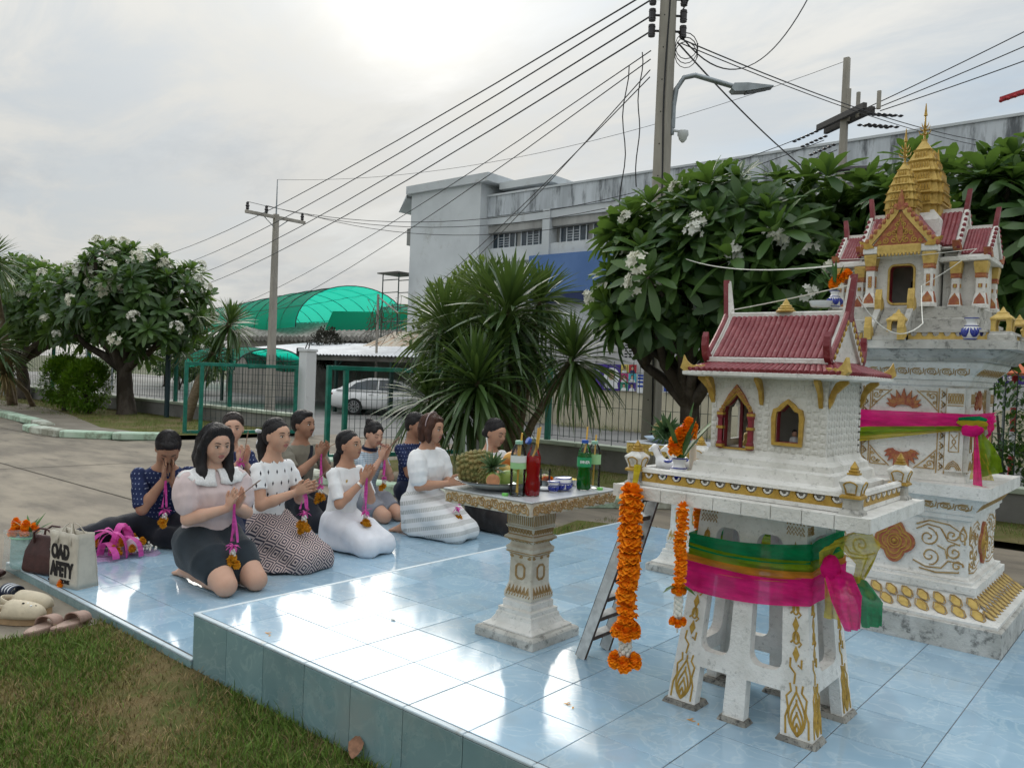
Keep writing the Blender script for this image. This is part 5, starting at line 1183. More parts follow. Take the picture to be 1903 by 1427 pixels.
def pattern_mat(name, base, ink, kind, scale, rough=.85):
 m = bpy.data.materials.new(name); m.use_nodes = True; nt = m.node_tree; N = nt.nodes; L = nt.links; b = N['Principled BSDF']; b.inputs['Roughness'].default_value = rough; b.inputs['Specular IOR Level'].default_value = .2
 tc = N.new('ShaderNodeTexCoord'); sp = N.new('ShaderNodeSeparateXYZ'); L.new(tc.outputs['Object'], sp.inputs[0])
 def mt(op, a, c=None, d=None):
  n = N.new('ShaderNodeMath'); n.operation = op
  for i, x in enumerate((a, c, d)):
   if x is None: continue
   if hasattr(x, 'links'): L.new(x, n.inputs[i])
   else: n.inputs[i].default_value = x
  return n.outputs[0]
 ax = mt('ADD', sp.outputs[1], mt('MULTIPLY', sp.outputs[0], .75)); az = sp.outputs[2]
 if kind in ('dagger', 'dots'):
  row = mt('FLOOR', mt('MULTIPLY', az, scale)); u = mt('ADD', mt('MULTIPLY', ax, scale), mt('MULTIPLY', mt('MODULO', row, 2), .5))
  fu = mt('ABSOLUTE', mt('SUBTRACT', mt('FRACT', u), .5)); fv = mt('ABSOLUTE', mt('SUBTRACT', mt('FRACT', mt('MULTIPLY', az, scale)), .5))
  if kind == 'dagger': k = mt('LESS_THAN', mt('ADD', mt('MULTIPLY', fu, 2.3), fv), .24)
  else: k = mt('LESS_THAN', mt('ADD', mt('POWER', fu, 2), mt('POWER', fv, 2)), .018)
 elif kind == 'diamond':
  u = mt('ABSOLUTE', mt('SUBTRACT', mt('FRACT', mt('MULTIPLY', ax, scale)), .5)); v = mt('ABSOLUTE', mt('SUBTRACT', mt('FRACT', mt('MULTIPLY', mt('ADD', az, mt('MULTIPLY', sp.outputs[0], -.5)), scale*1.1)), .5))
  k = mt('GREATER_THAN', mt('FRACT', mt('MULTIPLY', mt('ADD', u, v), 5.0)), .50)
 elif kind == 'check':
  a = mt('GREATER_THAN', mt('FRACT', mt('MULTIPLY', ax, scale)), .5); c = mt('GREATER_THAN', mt('FRACT', mt('MULTIPLY', az, scale)), .5); k = mt('MULTIPLY', mt('ADD', a, c), .5)
 elif kind == 'band':
  k = mt('GREATER_THAN', mt('FRACT', mt('MULTIPLY', mt('ADD', az, mt('MULTIPLY', sp.outputs[0], -.22)), scale)), .55); q = mt('GREATER_THAN', mt('FRACT', mt('MULTIPLY', ax, 70)), .45); k = mt('MULTIPLY', k, mt('ADD', mt('MULTIPLY', q, .5), .35))
 mx = N.new('ShaderNodeMix'); mx.data_type = 'RGBA'; L.new(k, mx.inputs[0]); mx.inputs[6].default_value = (*base, 1); mx.inputs[7].default_value = (*ink, 1);
 no = N.new('ShaderNodeTexNoise'); no.inputs['Scale'].default_value = 220; L.new(tc.outputs['Object'], no.inputs['Vector']); bp = N.new('ShaderNodeBump'); bp.inputs['Strength'].default_value = .25; bp.inputs['Distance'].default_value = .004; L.new(no.outputs[0], bp.inputs['Height']); L.new(bp.outputs[0], b.inputs['Normal'])
 L.new(mx.outputs[2], b.inputs['Base Color']); return m
c_pink = cloth('blush_crepe', (.62, .50, .49), var=.06); c_dark = cloth('charcoal_skirt_cloth', (.022, .030, .038), var=.2); c_white = cloth('white_cotton', (.80, .80, .80), var=.03); c_white2 = cloth('white_lace_cotton', (.78, .77, .76), var=.10, vscale=90)
c_dag = pattern_mat('white_cloth_black_motifs', (.78, .78, .78), (.02, .02, .03), 'dagger', 13); c_dia = pattern_mat('woven_diamond_cloth', (.58, .47, .44), (.055, .05, .075), 'diamond', 7.5); c_navy = pattern_mat('navy_print_cloth', (.020, .030, .085), (.26, .30, .42), 'dots', 30)
c_olive = cloth('olive_jersey', (.20, .185, .145), var=.1); c_black = cloth('black_trouser_cloth', (.012, .014, .022), var=.3); c_check = pattern_mat('blue_gingham', (.66, .72, .76), (.14, .24, .34), 'check', 55); c_grey = cloth('grey_shorts_cloth', (.26, .27, .31), var=.1); c_navyt = cloth('navy_trouser_cloth', (.014, .020, .050), var=.3); c_dkbr = cloth('black_brown_skirt_cloth', (.030, .025, .024), var=.3); c_band = pattern_mat('white_cloth_woven_bands', (.76, .76, .76), (.42, .42, .40), 'band', 13); c_whsk = cloth('white_silk_skirt', (.74, .75, .80), var=.06, rough=.6)
PZ = ZL+.0005
pe = {}
pe['pink'] = person('woman with long black hair in a blush blouse with a white collar and dark skirt', (-1.575, .735, PZ), 0, 1.03, hipz=.29, lean=.03, sw=.172, g=1.22, hyaw=-4, hpitch=.20, wrist=(.27, .205), fang=52, hair='long', top=c_pink, bottom=c_dark, sleeve=.80, sleeve_r=.068, puff=1, skirt='short', tophem=-.07, faceg=1.06)
pe['pattern'] = person('young woman with a ponytail and white bow in a white blouse with small black motifs', (-1.77, 1.31, PZ), 14, 1.03, hipz=.295, lean=.05, sw=.155, g=.90, hyaw=-6, hpitch=-.02, wrist=(.27, .19), fang=24, sk=skin('light_tan_skin', (.57, .335, .23), (.51, .29, .195)), hair='ponytail', top=c_dag, bottom=c_dia, sleeve=.62, sleeve_r=.060, skirt='spread', tophem=-.16, faceg=.96, collar_h=.022)
pe['glasses'] = person('woman with glasses and a low ponytail in a white blouse and long white skirt', (-1.83, 2.01, PZ), 8, .98, hipz=.24, lean=.10, sw=.155, g=.98, hyaw=8, hpitch=-.14, wrist=(.25, .10), fang=62, sk=SK_TAN, hair='lowpony', top=c_white, bottom=c_whsk, sleeve=.88, sleeve_r=.062, skirt='long', lips=m_lipd, tophem=-.12)
pe['dress'] = person('woman with brown bobbed hair in a white puff-sleeved dress with woven bands', (-1.79, 2.87, PZ), 12, 1.04, hipz=.30, lean=.06, sw=.168, g=1.18, hyaw=2, hpitch=.10, wrist=(.27, .26), fang=14, sk=SK_TAN, hair='bob', hm=HAIR_B, top=c_white, bottom=c_band, sleeve=.92, sleeve_r=.068, puff=1, skirt='long', lips=m_lip, tophem=-.13, faceg=1.06)
pe['right'] = person('older woman in a white lace blouse and dark skirt with her eyes lowered', (-1.66, 3.545, PZ), 0, 1.04, hipz=.26, lean=.10, sw=.165, g=1.12, hyaw=0, hpitch=.24, wrist=(.27, .10), fang=58, sk=SK_TAN, hair='tied', top=c_white2, bottom=c_dkbr, sleeve=.8, sleeve_r=.064, skirt='long', lips=m_lipd, eyes_down=True)
pe['olive'] = person('man with a moustache in an olive T-shirt and black trousers', (-2.83, 2.30, PZ), 4, 1.04, hipz=.27, lean=.02, sw=.185, g=.95, hyaw=10, hpitch=-.04, wrist=(.26, .08), fang=58, sk=SK_BROWN, hair='short', top=c_olive, bottom=c_black, sleeve=.72, sleeve_r=.066, skirt='trousers', male=True, lips=m_lipd, sex_bust=0)
pe['bun'] = person('woman with a hair bun in a blue gingham shirt and grey shorts', (-2.75, 2.99, PZ), 4, .97, hipz=.24, lean=.14, sw=.152, g=.92, hyaw=-8, hpitch=.22, wrist=(.25, .06), fang=66, hair='bun', top=c_check, bottom=c_grey, sleeve=.6, sleeve_r=.060, skirt='shorts', eyes_down=True, lips=m_lipd)
pe['navyman'] = person('man in a navy printed shirt sitting behind the woman with brown bobbed hair', (-2.62, 3.46, PZ), 8, 1.03, hipz=.26, lean=.04, sw=.185, g=.95, hyaw=5, hpitch=.12, wrist=(.25, .10), fang=60, sk=SK_BROWN, hair='short', top=c_navy, bottom=c_navyt, sleeve=.75, sleeve_r=.066, skirt='trousers', male=True, lips=m_lipd, sex_bust=0)
pe['behind'] = person('smiling woman in a navy shirt half hidden behind the long-haired woman', (-3.02, 1.70, PZ-.055), -6, 1.07, hipz=.27, lean=.06, sw=.160, g=1.0, hyaw=-24, hpitch=.02, wrist=(.25, .08), fang=66, sk=SK_FAIR, hair='tied', hm=HAIR_D, top=c_navy, bottom=c_navyt, sleeve=.8, sleeve_r=.062, skirt='trousers')
pe['bowed'] = person('man in a navy printed shirt bowing his head over incense sticks', (-2.84, 1.02, PZ), -18, 1.06, hipz=.19, lean=.42, sw=.182, g=.95, hyaw=-4, hpitch=.75, wrist=(.33, .10), fang=74, sk=SK_BROWN, hair='short', top=c_navy, bottom=c_black, sleeve=.95, sleeve_r=.064, skirt='side', male=True, lips=m_lipd, sex_bust=0, eyes_down=True)
R = pe['pink'];
def worn(key, name, mb, mt, smooth=40): return link(name, mb.mesh(name, mt, smooth), pe[key]['root'])
p_ = pe['pink']; mb = MB()      # wide scalloped collar
C0 = p_['P']+p_['d']*.455; n = 48; vs_ = []
for r in range(6):
 for i in range(n):
  a = 2*pi*i/n; k = r/5; sc_ = 1+.05*k*abs(sin(a*9)); gap = .0 if abs(a-0) > .10 and abs(a-2*pi) > .10 else .5
  rx, ry = (.058+.098*k)*sc_, (.075+.112*k)*sc_
  z = C0.z - .012 - .030*k - .055*k*k*(abs(sin(a))) - .048*k*k*max(0, cos(a)); x = C0.x+.004+rx*cos(a); y = ry*sin(a)
  vs_.append((x, y, z+.014))
fs_ = [(r*n+i, r*n+(i+1) % n, (r+1)*n+(i+1) % n, (r+1)*n+i) for r in range(5) for i in range(n) if i not in (n-1,)]
mb.add(vs_, fs_); me_ = mb.mesh('collar', c_white2, 40); o = link('collar', me_, p_['root']); sdm = o.modifiers.new('s', 'SOLIDIFY'); sdm.thickness = .006
bt = [c for c in p_['root'].children if c.name.startswith('blouse')][0].data; bv = BVHTree.FromPolygons([v.co for v in bt.vertices], [tuple(q.vertices) for q in bt.polygons])
for v in me_.vertices:
 nr = bv.find_nearest(v.co)
 if nr[0] is not None:
  sd_ = (v.co-nr[0]).dot(nr[1]);
  if sd_ < .007: v.co += nr[1]*(.007-sd_)
  elif sd_ > .012: v.co -= nr[1]*(sd_-.012)
p_ = pe['pattern']; hl = p_['hl']; mb = MB(); mb.ball(hl(-.135, .004, .020), (.022, .030, .018), 10, 6); chain(mb, [hl(-.150, -.02, .010), hl(-.172, -.03, -.05), hl(-.175, -.03, -.105)], [.010, .009, .008]); chain(mb, [hl(-.140, -.03, .03), hl(-.15, -.055, .035)], [.012, .014]); worn('pattern', 'hair_bow', mb, c_white)
p_ = pe['glasses']; m_wire = mat('glasses_wire', (.45, .36, .25), .3, .5, metal=.8); mb = MB()
for q in (-1, 1):
 mb.tube([p_['onface'](q*.032+.021*cos(a), .002+.016*sin(a), .006) for a in [2*pi*i/16 for i in range(17)]], .0011, 5); mb.tube([p_['onface'](q*.053, .006, .006), p_['hl'](.02, q*.080, .004), p_['hl'](-.02, q*.080, .0)], .0011, 5)
mb.tube([p_['onface'](-.011, .004, .006), p_['onface'](.011, .004, .006)], .0011, 5); worn('glasses', 'glasses', mb, m_wire)
q, S, E, W = p_['arms'][0]; mb = MB(); a_ = E.lerp(W, .86); b_ = E.lerp(W, .93); mb.tube([a_, b_], .031, 14); worn('glasses', 'wrist_watch', mb, mat('watch_metal', (.65, .62, .58), .25, .5, metal=.9))
bt = [c for c in p_['root'].children if c.name.startswith('blouse')][0].data; bv = BVHTree.FromPolygons([v.co for v in bt.vertices], [tuple(q.vertices) for q in bt.polygons]); hit = bv.ray_cast(p_['P']+p_['d']*.32+V((.4, -.07, 0)), V((-1, 0, 0)))
mb = MB(); mb.ball(hit[0], (.004, .012, .015), 10, 6); worn('glasses', 'badge', mb, m_bgold)
p_ = pe['olive']; mb = MB(); mb.tube([p_['onface'](y, -.043+z, .001) for y, z in ((-.022, -.004), (-.010, .001), (0, .002), (.010, .001), (.022, -.004))], [.002, .0042, .004, .0042, .002], 6); mb.tube([p_['onface'](y, -.079, .001) for y in (-.006, 0, .006)], [.002, .004, .002], 6); worn('olive', 'moustache', mb, m_brow)
mb = MB(); bt = [c for c in p_['root'].children if c.name.startswith('shirt')][0].data; bv = BVHTree.FromPolygons([v.co for v in bt.vertices], [tuple(q.vertices) for q in bt.polygons]); pts = []
for i in range(15):
 t = i/14; o_ = p_['P']+p_['d']*(.445-.46*t)+V((.4, .085-.22*t, 0)); h_ = bv.ray_cast(o_, V((-1, 0, 0)))
 if h_[0]: pts.append(h_[0]+V((.004, 0, 0)))
mb.tube(pts, .017, 6, flat=1, up=(0, 1, .3)); worn('olive', 'bag_strap', mb, c_black)
p_ = pe['dress']; hl = p_['hl']; mb = MB(); mb.tube([hl(-.012+.004*cos(a), .093*sin(a), .045+.100*cos(a)) for a in [(-1.75+3.5*i/16) for i in range(17)]], .005, 6); worn('dress', 'hairband', mb, mat('hairband_plastic', (.40, .30, .30), .3))
p_ = pe['bun']; mb = MB(); mb.ball(p_['hl'](-.088, .02, .085), (.016, .026, .022), 8, 6); worn('bun', 'hair_tie', mb, mat('pink_hair_tie', (.55, .25, .28), .6))
bt = [c for c in p_['root'].children if c.name.startswith('blouse')][0].data; bv = BVHTree.FromPolygons([v.co for v in bt.vertices], [tuple(q.vertices) for q in bt.polygons]); C0 = p_['P']+p_['d']*.455; mb = MB()
mb.tube([C0+V((.004+.062*cos(a), .078*sin(a), .004-.016*cos(a))) for a in [2*pi*i/20 for i in range(21)]], .012, 8, flat=1.5); worn('bun', 'collar', mb, c_navyt)
# ================================================================= boundary wall, fence, gate
m_wallg = mat('grey_render_wall', (.27, .265, .25), .9, .2, col2=(.19, .185, .175), vscale=1.4, thr=(.3, .7), dirt=.5, dirtcol=(.10, .10, .09), dscale=3, bump=.3, bscale=30)
m_cap = mat('pale_green_coping', (.46, .52, .42), .8, .3, col2=(.34, .38, .30), vscale=2.2, thr=(.3, .7), dirt=.4, dirtcol=(.2, .2, .16), dscale=6)
m_green = mat('green_enamel_steel', (.012, .16, .115), .4, .5, var=.25, vscale=8, rvar=.1)
m_bar = mat('dark_green_wire', (.012, .035, .03), .5, .5)
m_whitep = mat('white_gate_post_paint', (.66, .68, .70), .7, .3, dirt=.35, dirtcol=(.3, .3, .28), dscale=7)
wy_ = lambda x: 8.40+.033*x
def wall_run(x0, x1, label):
 W = empty('boundary_wall', (x0, wy_(x0), 0), atan2(.033, 1), label, 'wall'); L_ = (x1-x0)*sqrt(1+.033**2)
 mb = MB(); mb.box(0, L_, -.08, .08, -.4, .385); link('wall_body', mb.mesh('wall_body', m_wallg), W)
 n = max(1, round(L_/2.4))
 for i in range(n):
  mb = MB(); mb.cbox(L_*i/n+.003, L_*(i+1)/n-.003, -.125, .125, .386, .45, .006); link('coping_stone', mb.mesh('coping_stone', m_cap), W)
 return W
wall_run(-60, -11.05, 'low grey boundary wall with pale coping running behind the white-flowering trees')
wall_run(-6.25, 12, 'low grey boundary wall with green-grey coping behind the offering tables')
mb = MB(); mb.tube([(0, 0, 0), (0, 0, 1)], .0055, 5); ME_BAR = mb.mesh('fence_bar', m_bar)
mb = MB(); mb.tube([(0, 0, 0), (1, 0, 0)], .0045, 5); ME_WIRE = mb.mesh('fence_wire', m_bar)
mb = MB(); mb.cbox(-.04, .04, -.04, .04, 0, 1, .004); ME_POST = mb.mesh('fence_post', m_green)
def fence_panel(x0, x1, label, group, sp=.112, top=1.74):
 Fp = empty('fence_panel', (x0, wy_(x0), .45), atan2(.033, 1), label, 'fence', group); L_ = x1-x0
 o = link('post', ME_POST, Fp, (0, 0, 0), scale=(1, 1, top-.45+.04))
 n = int((L_-.1)/sp)
 for i in range(n):
  lo_ = .0 if i % 3 == 1 else .06
  link('bar', ME_BAR, Fp, (.06+sp*i+.03, .0, lo_), scale=(1, 1, top-.45-lo_-(.0 if i % 3 == 1 else .05)))
 for z in (.08, .58, 1.12): link('rail', ME_WIRE, Fp, (.03, .008, z), scale=(L_-.05, 1, 1))
fence_panel(-6.08, -4.62, 'short dark wire fence panel between the gate post and the first long panel', 'fence panels behind the tables')
x = -4.60; k = 0
orders = ['first', 'second', 'third', 'fourth', 'fifth', 'sixth', 'seventh', 'eighth', 'ninth']
while x < 4.5:
 fence_panel(x, x+2.45, '%s dark wire fence panel from the gate, on the wall behind the offering tables' % orders[k], 'fence panels behind the tables'); x += 2.45; k += 1
x = -11.35; k = 0
while x > -33:
 fence_panel(x-2.45, x, '%s dark wire fence panel to the left of the open gate' % orders[k], 'fence panels behind the trees', .13); x -= 2.45; k += 1
G = empty('gate_post', (-10.92, 8.04, 0), atan2(.033, 1), 'square white gate post with a floodlight on top', 'gate post')
mb = MB(); mb.cbox(-.13, .13, -.13, .13, -.35, 1.78, .008); link('shaft', mb.mesh('shaft', m_whitep), G)
mb = MB(); mb.cbox(-.15, .15, -.15, .15, 1.78, 1.84, .008); link('cap', mb.mesh('cap', m_whitep), G)
mb = MB(); mb.cbox(-.33, -.17, -.06, .04, 1.68, 1.86, .01); link('floodlight', mb.mesh('floodlight', m_black), G)
mb = MB(); mb.tube([(-.1, 0, 1.84), (-.02, 0, 1.97), (.22, 0, 1.99)], .012, 5); mb.tube([(.02, 0, 1.84), (.06, 0, 1.98)], .012, 5); link('bracket', mb.mesh('bracket', m_black), G)
G2 = empty('gate_post', (-6.22, 8.19, 0), atan2(.033, 1), 'second white gate post hidden behind the spiky palm-like shrub', 'gate post')
mb = MB(); mb.cbox(-.13, .13, -.13, .13, -.35, 1.78, .008); link('shaft', mb.mesh('shaft', m_whitep), G2)
def gate(hinge, tip, label, ztop=1.47):
 h = V((*hinge, 0)); t = V((*tip, 0)); d = t-h; L_ = d.length
 Gt = empty('gate_leaf', h, atan2(d.y, d.x), label, 'gate')
 r = .038
 def bar(n_, x0, x1, z0, z1): mb = MB(); mb.cbox(x0, x1, -r, r, z0, z1, .005); link(n_, mb.mesh(n_, m_green), Gt)
 bar('stile', 0, .07, .06, ztop); bar('stile', L_-.07, L_, .03, ztop); bar('inner_stile', L_-.36, L_-.29, .06, ztop-.071); bar('top_rail', .071, L_-.071, ztop-.07, ztop); bar('bottom_rail', .071, L_-.071, .06, .13)
 n = int((L_-.45)/.095)
 for i in range(n): link('mesh_bar', ME_BAR, Gt, (.07+(L_-.43)*(i+.5)/n, 0, .13), scale=(.8, .8, ztop-.2))
 for i in range(8): link('mesh_wire', ME_WIRE, Gt, (.07, .006, .22+i*(ztop-.36)/7.5), scale=(L_-.43, .8, .8))
gate((-10.95, 7.83), (-11.66, 5.72), 'open green steel gate leaf by the white gate post', 1.475)
gate((-6.38, 8.05), (-6.85, 5.54), 'open green steel gate leaf nearest the kneeling people', 1.51)
mb = MB(); mb.add([(-11.0, 8.7, .0), (-6.2, 8.7, .0), (-6.0, 12.5, -.36), (-11.5, 12.5, -.36)], [(0, 1, 2, 3)]); tag(mb.build('driveway_ramp', m_conc), kind='structure')
st = bpy.data.objects['street']; st.location.z = -.335
for nm, (xa, xb) in (('bank', (-90, -11.0)), ('bank', (-6.2, 60))):
 mb = MB(); mb.add([(xa, wy_(xa)+.08, .0), (xb, wy_(xb)+.08, .0), (xb, wy_(xb)+1.6, -.36), (xa, wy_(xa)+1.6, -.36)], [(0, 1, 2, 3)]); tag(mb.build(nm, m_lawn2), kind='structure')
st.data.vertices[2].co.y = 40; st.data.vertices[3].co.y = 40
bpy.data.objects['ground'].location.z = -.45
mb = MB(); mb.box(-90, 60, -60, 8.5, -.6, -.034); tag(mb.build('garden_soil', m_dirt), kind='structure')
# ================================================================= white building across the street
m_bw = mat('weathered_white_wall', (.60, .63, .65), .85, .25, col2=(.50, .53, .55), vscale=.5, thr=(.3, .7), dirt=.5, dirtcol=(.30, .29, .27), dscale=.9, bump=.15, bscale=8, detail=9)
m_stain = mat('rain_streaked_parapet', (.58, .62, .66), .9, .2, dirt=1.0, dirtcol=(.13, .14, .15), dscale=2.0, stretch=(1, 1, .16), col2=(.40, .43, .46), vscale=1.2, thr=(.4, .65))
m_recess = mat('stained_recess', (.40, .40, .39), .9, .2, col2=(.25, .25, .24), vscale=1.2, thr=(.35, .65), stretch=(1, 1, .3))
m_glass = mat('window_glass_dark', (.045, .065, .085), .12, .6, var=.3, vscale=2); m_alum = mat('white_window_frame', (.62, .66, .70), .5)
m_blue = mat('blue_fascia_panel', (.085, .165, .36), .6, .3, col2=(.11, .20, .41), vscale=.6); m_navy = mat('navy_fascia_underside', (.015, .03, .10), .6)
B = empty('white_building', (-16, 24, -.35), label='long weathered white three-storey building with rain-stained parapet and blue fascia', cat='building')
def bb(name, x0, x1, y0, y1, z0, z1, mt, par=None, c=0):
 mb = MB(); (mb.cbox(x0, x1, y0, y1, z0, z1, c) if c else mb.box(x0, x1, y0, y1, z0, z1)); o = mb.build(name, mt, par or B)
 o.location = (16, -24, .35) if par is None else (0, 0, 0); return o
bb('stair_tower', -25.2, -20.72, 23.6, 33, -.35, 9.75, m_bw)
bb('tower_roof_slab', -25.45, -20.2, 23.45, 30.0, 9.752, 10.12, m_bw)
mb = MB(); mb.add([(-25.46, 23.5, 9.75), (-26.1, 23.6, 9.0), (-26.1, 29, 9.0), (-25.46, 29, 9.75), (-25.46, 23.5, 9.6), (-25.46, 29, 9.6)], [(0, 1, 2, 3), (1, 4, 5, 2), (0, 4, 1), (3, 2, 5)]); o = mb.build('tower_side_eave', m_bw, B); o.location = (16, -24, .35)
mb = MB(); mb.box(-25.9, -25.21, 24.0, 24.8, 7.45, 8.25); o = mb.build('air_conditioner', m_recess, B); o.location = (16, -24, .35)
bb('rooftop_room', -20.7, -17.6, 26.0, 33, 8.6, 9.7, m_recess); bb('rooftop_slab', -20.19, -17.3, 24.2, 33.0, 9.50, 9.80, m_bw)
bb('main_block_lower', -21.32, 8, 24.28, 36, -.35, 6.9, m_bw); bb('main_block_upper', -21.32, 8, 24.28, 36, 7.98, 8.5, m_bw)
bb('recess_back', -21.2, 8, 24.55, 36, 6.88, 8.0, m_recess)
bb('parapet', -21.34, 8.2, 24.05, 24.35, 8.32, 9.20, m_stain); bb('parapet_coping', -21.36, 8.25, 24.0, 24.4, 9.201, 9.28, m_bw)
bb('storey_band', -21.34, 8, 24.10, 24.28, 7.95, 8.31, m_bw); bb('sill_band', -21.34, 8, 24.12, 24.28, 6.30, 6.92, m_bw)
x = -21.33; nb = 0
while x < 6:
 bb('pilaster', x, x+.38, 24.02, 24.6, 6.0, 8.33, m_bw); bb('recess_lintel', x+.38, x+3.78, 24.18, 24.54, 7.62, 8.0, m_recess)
 for wx0 in (x+.62, x+2.28):
  Wn = bb('window', wx0, wx0+1.36, 24.50, 24.548, 6.98, 7.58, m_glass)
  for kx_ in range(5): fm = MB(); fm.box(wx0+kx_*.33-.02, wx0+kx_*.33+.025, 24.46, 24.52, 6.95, 7.6); fm.build('window_bar', m_alum, Wn)
  fm = MB(); fm.box(wx0-.04, wx0+1.40, 24.44, 24.53, 6.92, 6.979); fm.build('window_sill', m_alum, Wn)
  for zz in (7.1, 7.2, 7.3, 7.42): fm = MB(); fm.box(wx0+.36, wx0+1.0, 24.485, 24.505, zz, zz+.018); fm.build('louvre', m_alum, Wn)
 x += 3.78; nb += 1
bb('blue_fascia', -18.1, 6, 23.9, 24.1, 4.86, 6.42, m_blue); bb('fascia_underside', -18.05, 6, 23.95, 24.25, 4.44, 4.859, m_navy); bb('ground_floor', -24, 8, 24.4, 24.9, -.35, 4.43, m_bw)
m_cream = mat('cream_yard_wall', (.58, .54, .41), .85, .25, col2=(.47, .43, .32), vscale=.8, thr=(.3, .7), dirt=.4, dirtcol=(.25, .23, .17), dscale=2.2); m_grayw = mat('pale_grey_yard_wall', (.50, .50, .50), .85, .25, var=.2, vscale=1)
Yw = empty('yard_wall', (-12, 21.6, -.35), label='cream and pale grey yard wall with vent blocks across the street', cat='wall')
def yb(name, *a):
 mb = MB(); mb.box(*a[:6]); o = mb.build(name, a[6], Yw); o.location = (12, -21.6, .35); return o
yb('cream_base', -22, 9, 21.6, 21.8, -.36, 1.03, m_cream); yb('grey_upper', -22, 9, 21.64, 21.8, 1.031, 3.15, m_grayw)
for px in (-13.1, -9.9): yb('pier', px, px+.22, 21.56, 21.63, 1.0, 3.1, m_grayw)
for vx in (-11.75, -8.9):
 for i in range(6):
  for j in range(5): yb('vent_slot', vx+i*.17, vx+i*.17+.12, 21.632, 21.66, 2.18+j*.10, 2.18+j*.10+.05, m_black)
TS = bpy.data.scenes.new('scratch')
def text(s, size, mt, parent, loc, rot, name='lettering', ext=.004, align='CENTER', bold=0):
 cu = bpy.data.curves.new('t', 'FONT'); cu.body = s; cu.size = size; cu.extrude = ext; cu.align_x = align; cu.align_y = 'CENTER'; cu.offset = bold; cu.resolution_u = 3
 o = bpy.data.objects.new('t', cu); TS.collection.objects.link(o); vl_ = TS.view_layers[0]; vl_.update(); me = bpy.data.meshes.new_from_object(o.evaluated_get(vl_.depsgraph)); bpy.data.objects.remove(o); me.materials.append(mt)
 r = link(name, me, parent, loc); r.rotation_euler = rot; return r
def flat(name, c, r=.6): return mat(name, c, r, .3, var=.12, vscale=3)
m_pw = flat('print_white', (.72, .74, .76)); m_purple = flat('print_violet', (.075, .045, .27)); m_pink = flat('print_pink', (.55, .06, .22)); m_cyan = flat('print_cyan', (.08, .40, .50)); m_yel = flat('print_yellow', (.60, .48, .12)); m_dkgr = flat('print_green', (.06, .28, .20)); m_red2 = flat('print_red', (.42, .04, .05)); m_face_ = flat('print_skin', (.55, .36, .27)); m_pblue = flat('print_blue', (.03, .07, .36))
def banner(x0, x1, z0, z1, mt, label, y=21.53):
 b = empty('banner', ((x0+x1)/2, y, z0), label=label, cat='banner'); mb = MB(); mb.box(x0-(x0+x1)/2, x1-(x0+x1)/2, 0, .02, 0, z1-z0); link('sheet', mb.mesh('sheet', mt), b); return b
b1 = banner(-12.95, -11.83, 1.02, 1.93, m_purple, 'violet portrait banner on the yard wall across the street')
def portrait(b, cx_, cz, r, hm_, robe, bg=None):
 if bg: mb = MB(); mb.lathe([(r*2.1, 0), (r*2.1, .004)], 20); mb.xf(Matrix.Translation((cx_, -.006, cz-.05)) @ Matrix.Rotation(pi/2, 4, 'X')); link('halo', mb.mesh('halo', bg), b)
 mb = MB(); mb.prism([(cx_-r*1.9, cz-r*2.9), (cx_+r*1.9, cz-r*2.9), (cx_+r*1.5, cz-r*1.5), (cx_+r*.5, cz-r*1.0), (cx_-r*.5, cz-r*1.0), (cx_-r*1.5, cz-r*1.5)], lambda a, z, d: (a, -d, z), .012, .016); link('printed_clothes', mb.mesh('printed_clothes', robe), b)
 mb = MB(); mb.prism(ring2(cx_, cz+r*.2, r*.95, r*1.15, 16)[:-1], lambda a, z, d: (a, -d, z), .0165, .019); link('printed_hair', mb.mesh('printed_hair', hm_), b)
 mb = MB(); mb.prism(ring2(cx_, cz-r*.12, r*.70, r*.92, 16)[:-1], lambda a, z, d: (a, -d, z), .0195, .022); link('printed_face', mb.mesh('printed_face', m_face_), b)
portrait(b1, .22, .52, .155, m_black, m_pw, m_pw); text('ar', .26, m_pw, b1, (-.36, -.006, .66), (pi/2, 0, 0)); text('vs.', .24, m_pink, b1, (-.36, -.006, .18), (pi/2, 0, 0))
b2 = banner(-11.81, -11.16, 1.03, 1.94, m_pw, 'banner with a grid of six small portraits on coloured squares')
for i, c in enumerate((m_yel, m_red2, m_pink, m_cyan, m_dkgr, m_purple)):
 cx_, cz = (-.16 if i % 2 == 0 else .16), .76-.303*(i//2); mb = MB(); mb.box(cx_-.155, cx_+.155, -.008, -.002, cz-.148, cz+.148); link('colour_square', mb.mesh('colour_square', c), b2); portrait(b2, cx_, cz+.02, .062, m_black, m_pw if i != 1 else m_navy)
b3 = banner(-11.12, -10.42, .98, 1.62, m_pw, 'small white and blue notice beside the concrete pole', 21.52)
for z in (.20, .34, .46, .56): mb = MB(); mb.box(-.33, .33 if z > .25 else .1, -.006, -.002, z, z+.07); link('printed_band', mb.mesh('printed_band', m_pblue), b3)
b4 = banner(-10.1, -8.35, 1.05, 2.0, m_pw, 'pale banner with a navy caption strip and tree drawing')
mb = MB(); mb.box(-.86, -.05, -.008, -.002, .03, .21); link('caption_strip', mb.mesh('caption_strip', m_pblue), b4); text('VTEG', .19, m_pw, b4, (-.55, -.012, .12), (pi/2, 0, 0), bold=.004)
mb = MB();
for a in (-.8, -.4, 0, .4, .8): mb.tube([(.42, -.008, .25), (.42+.1*sin(a), -.008, .45), (.42+.3*sin(a), -.008, .50+.2*cos(a)), (.42+.34*sin(a)+.06, -.008, .55+.2*cos(a))], .012, 4)
link('tree_drawing', mb.mesh('tree_drawing', m_black), b4)
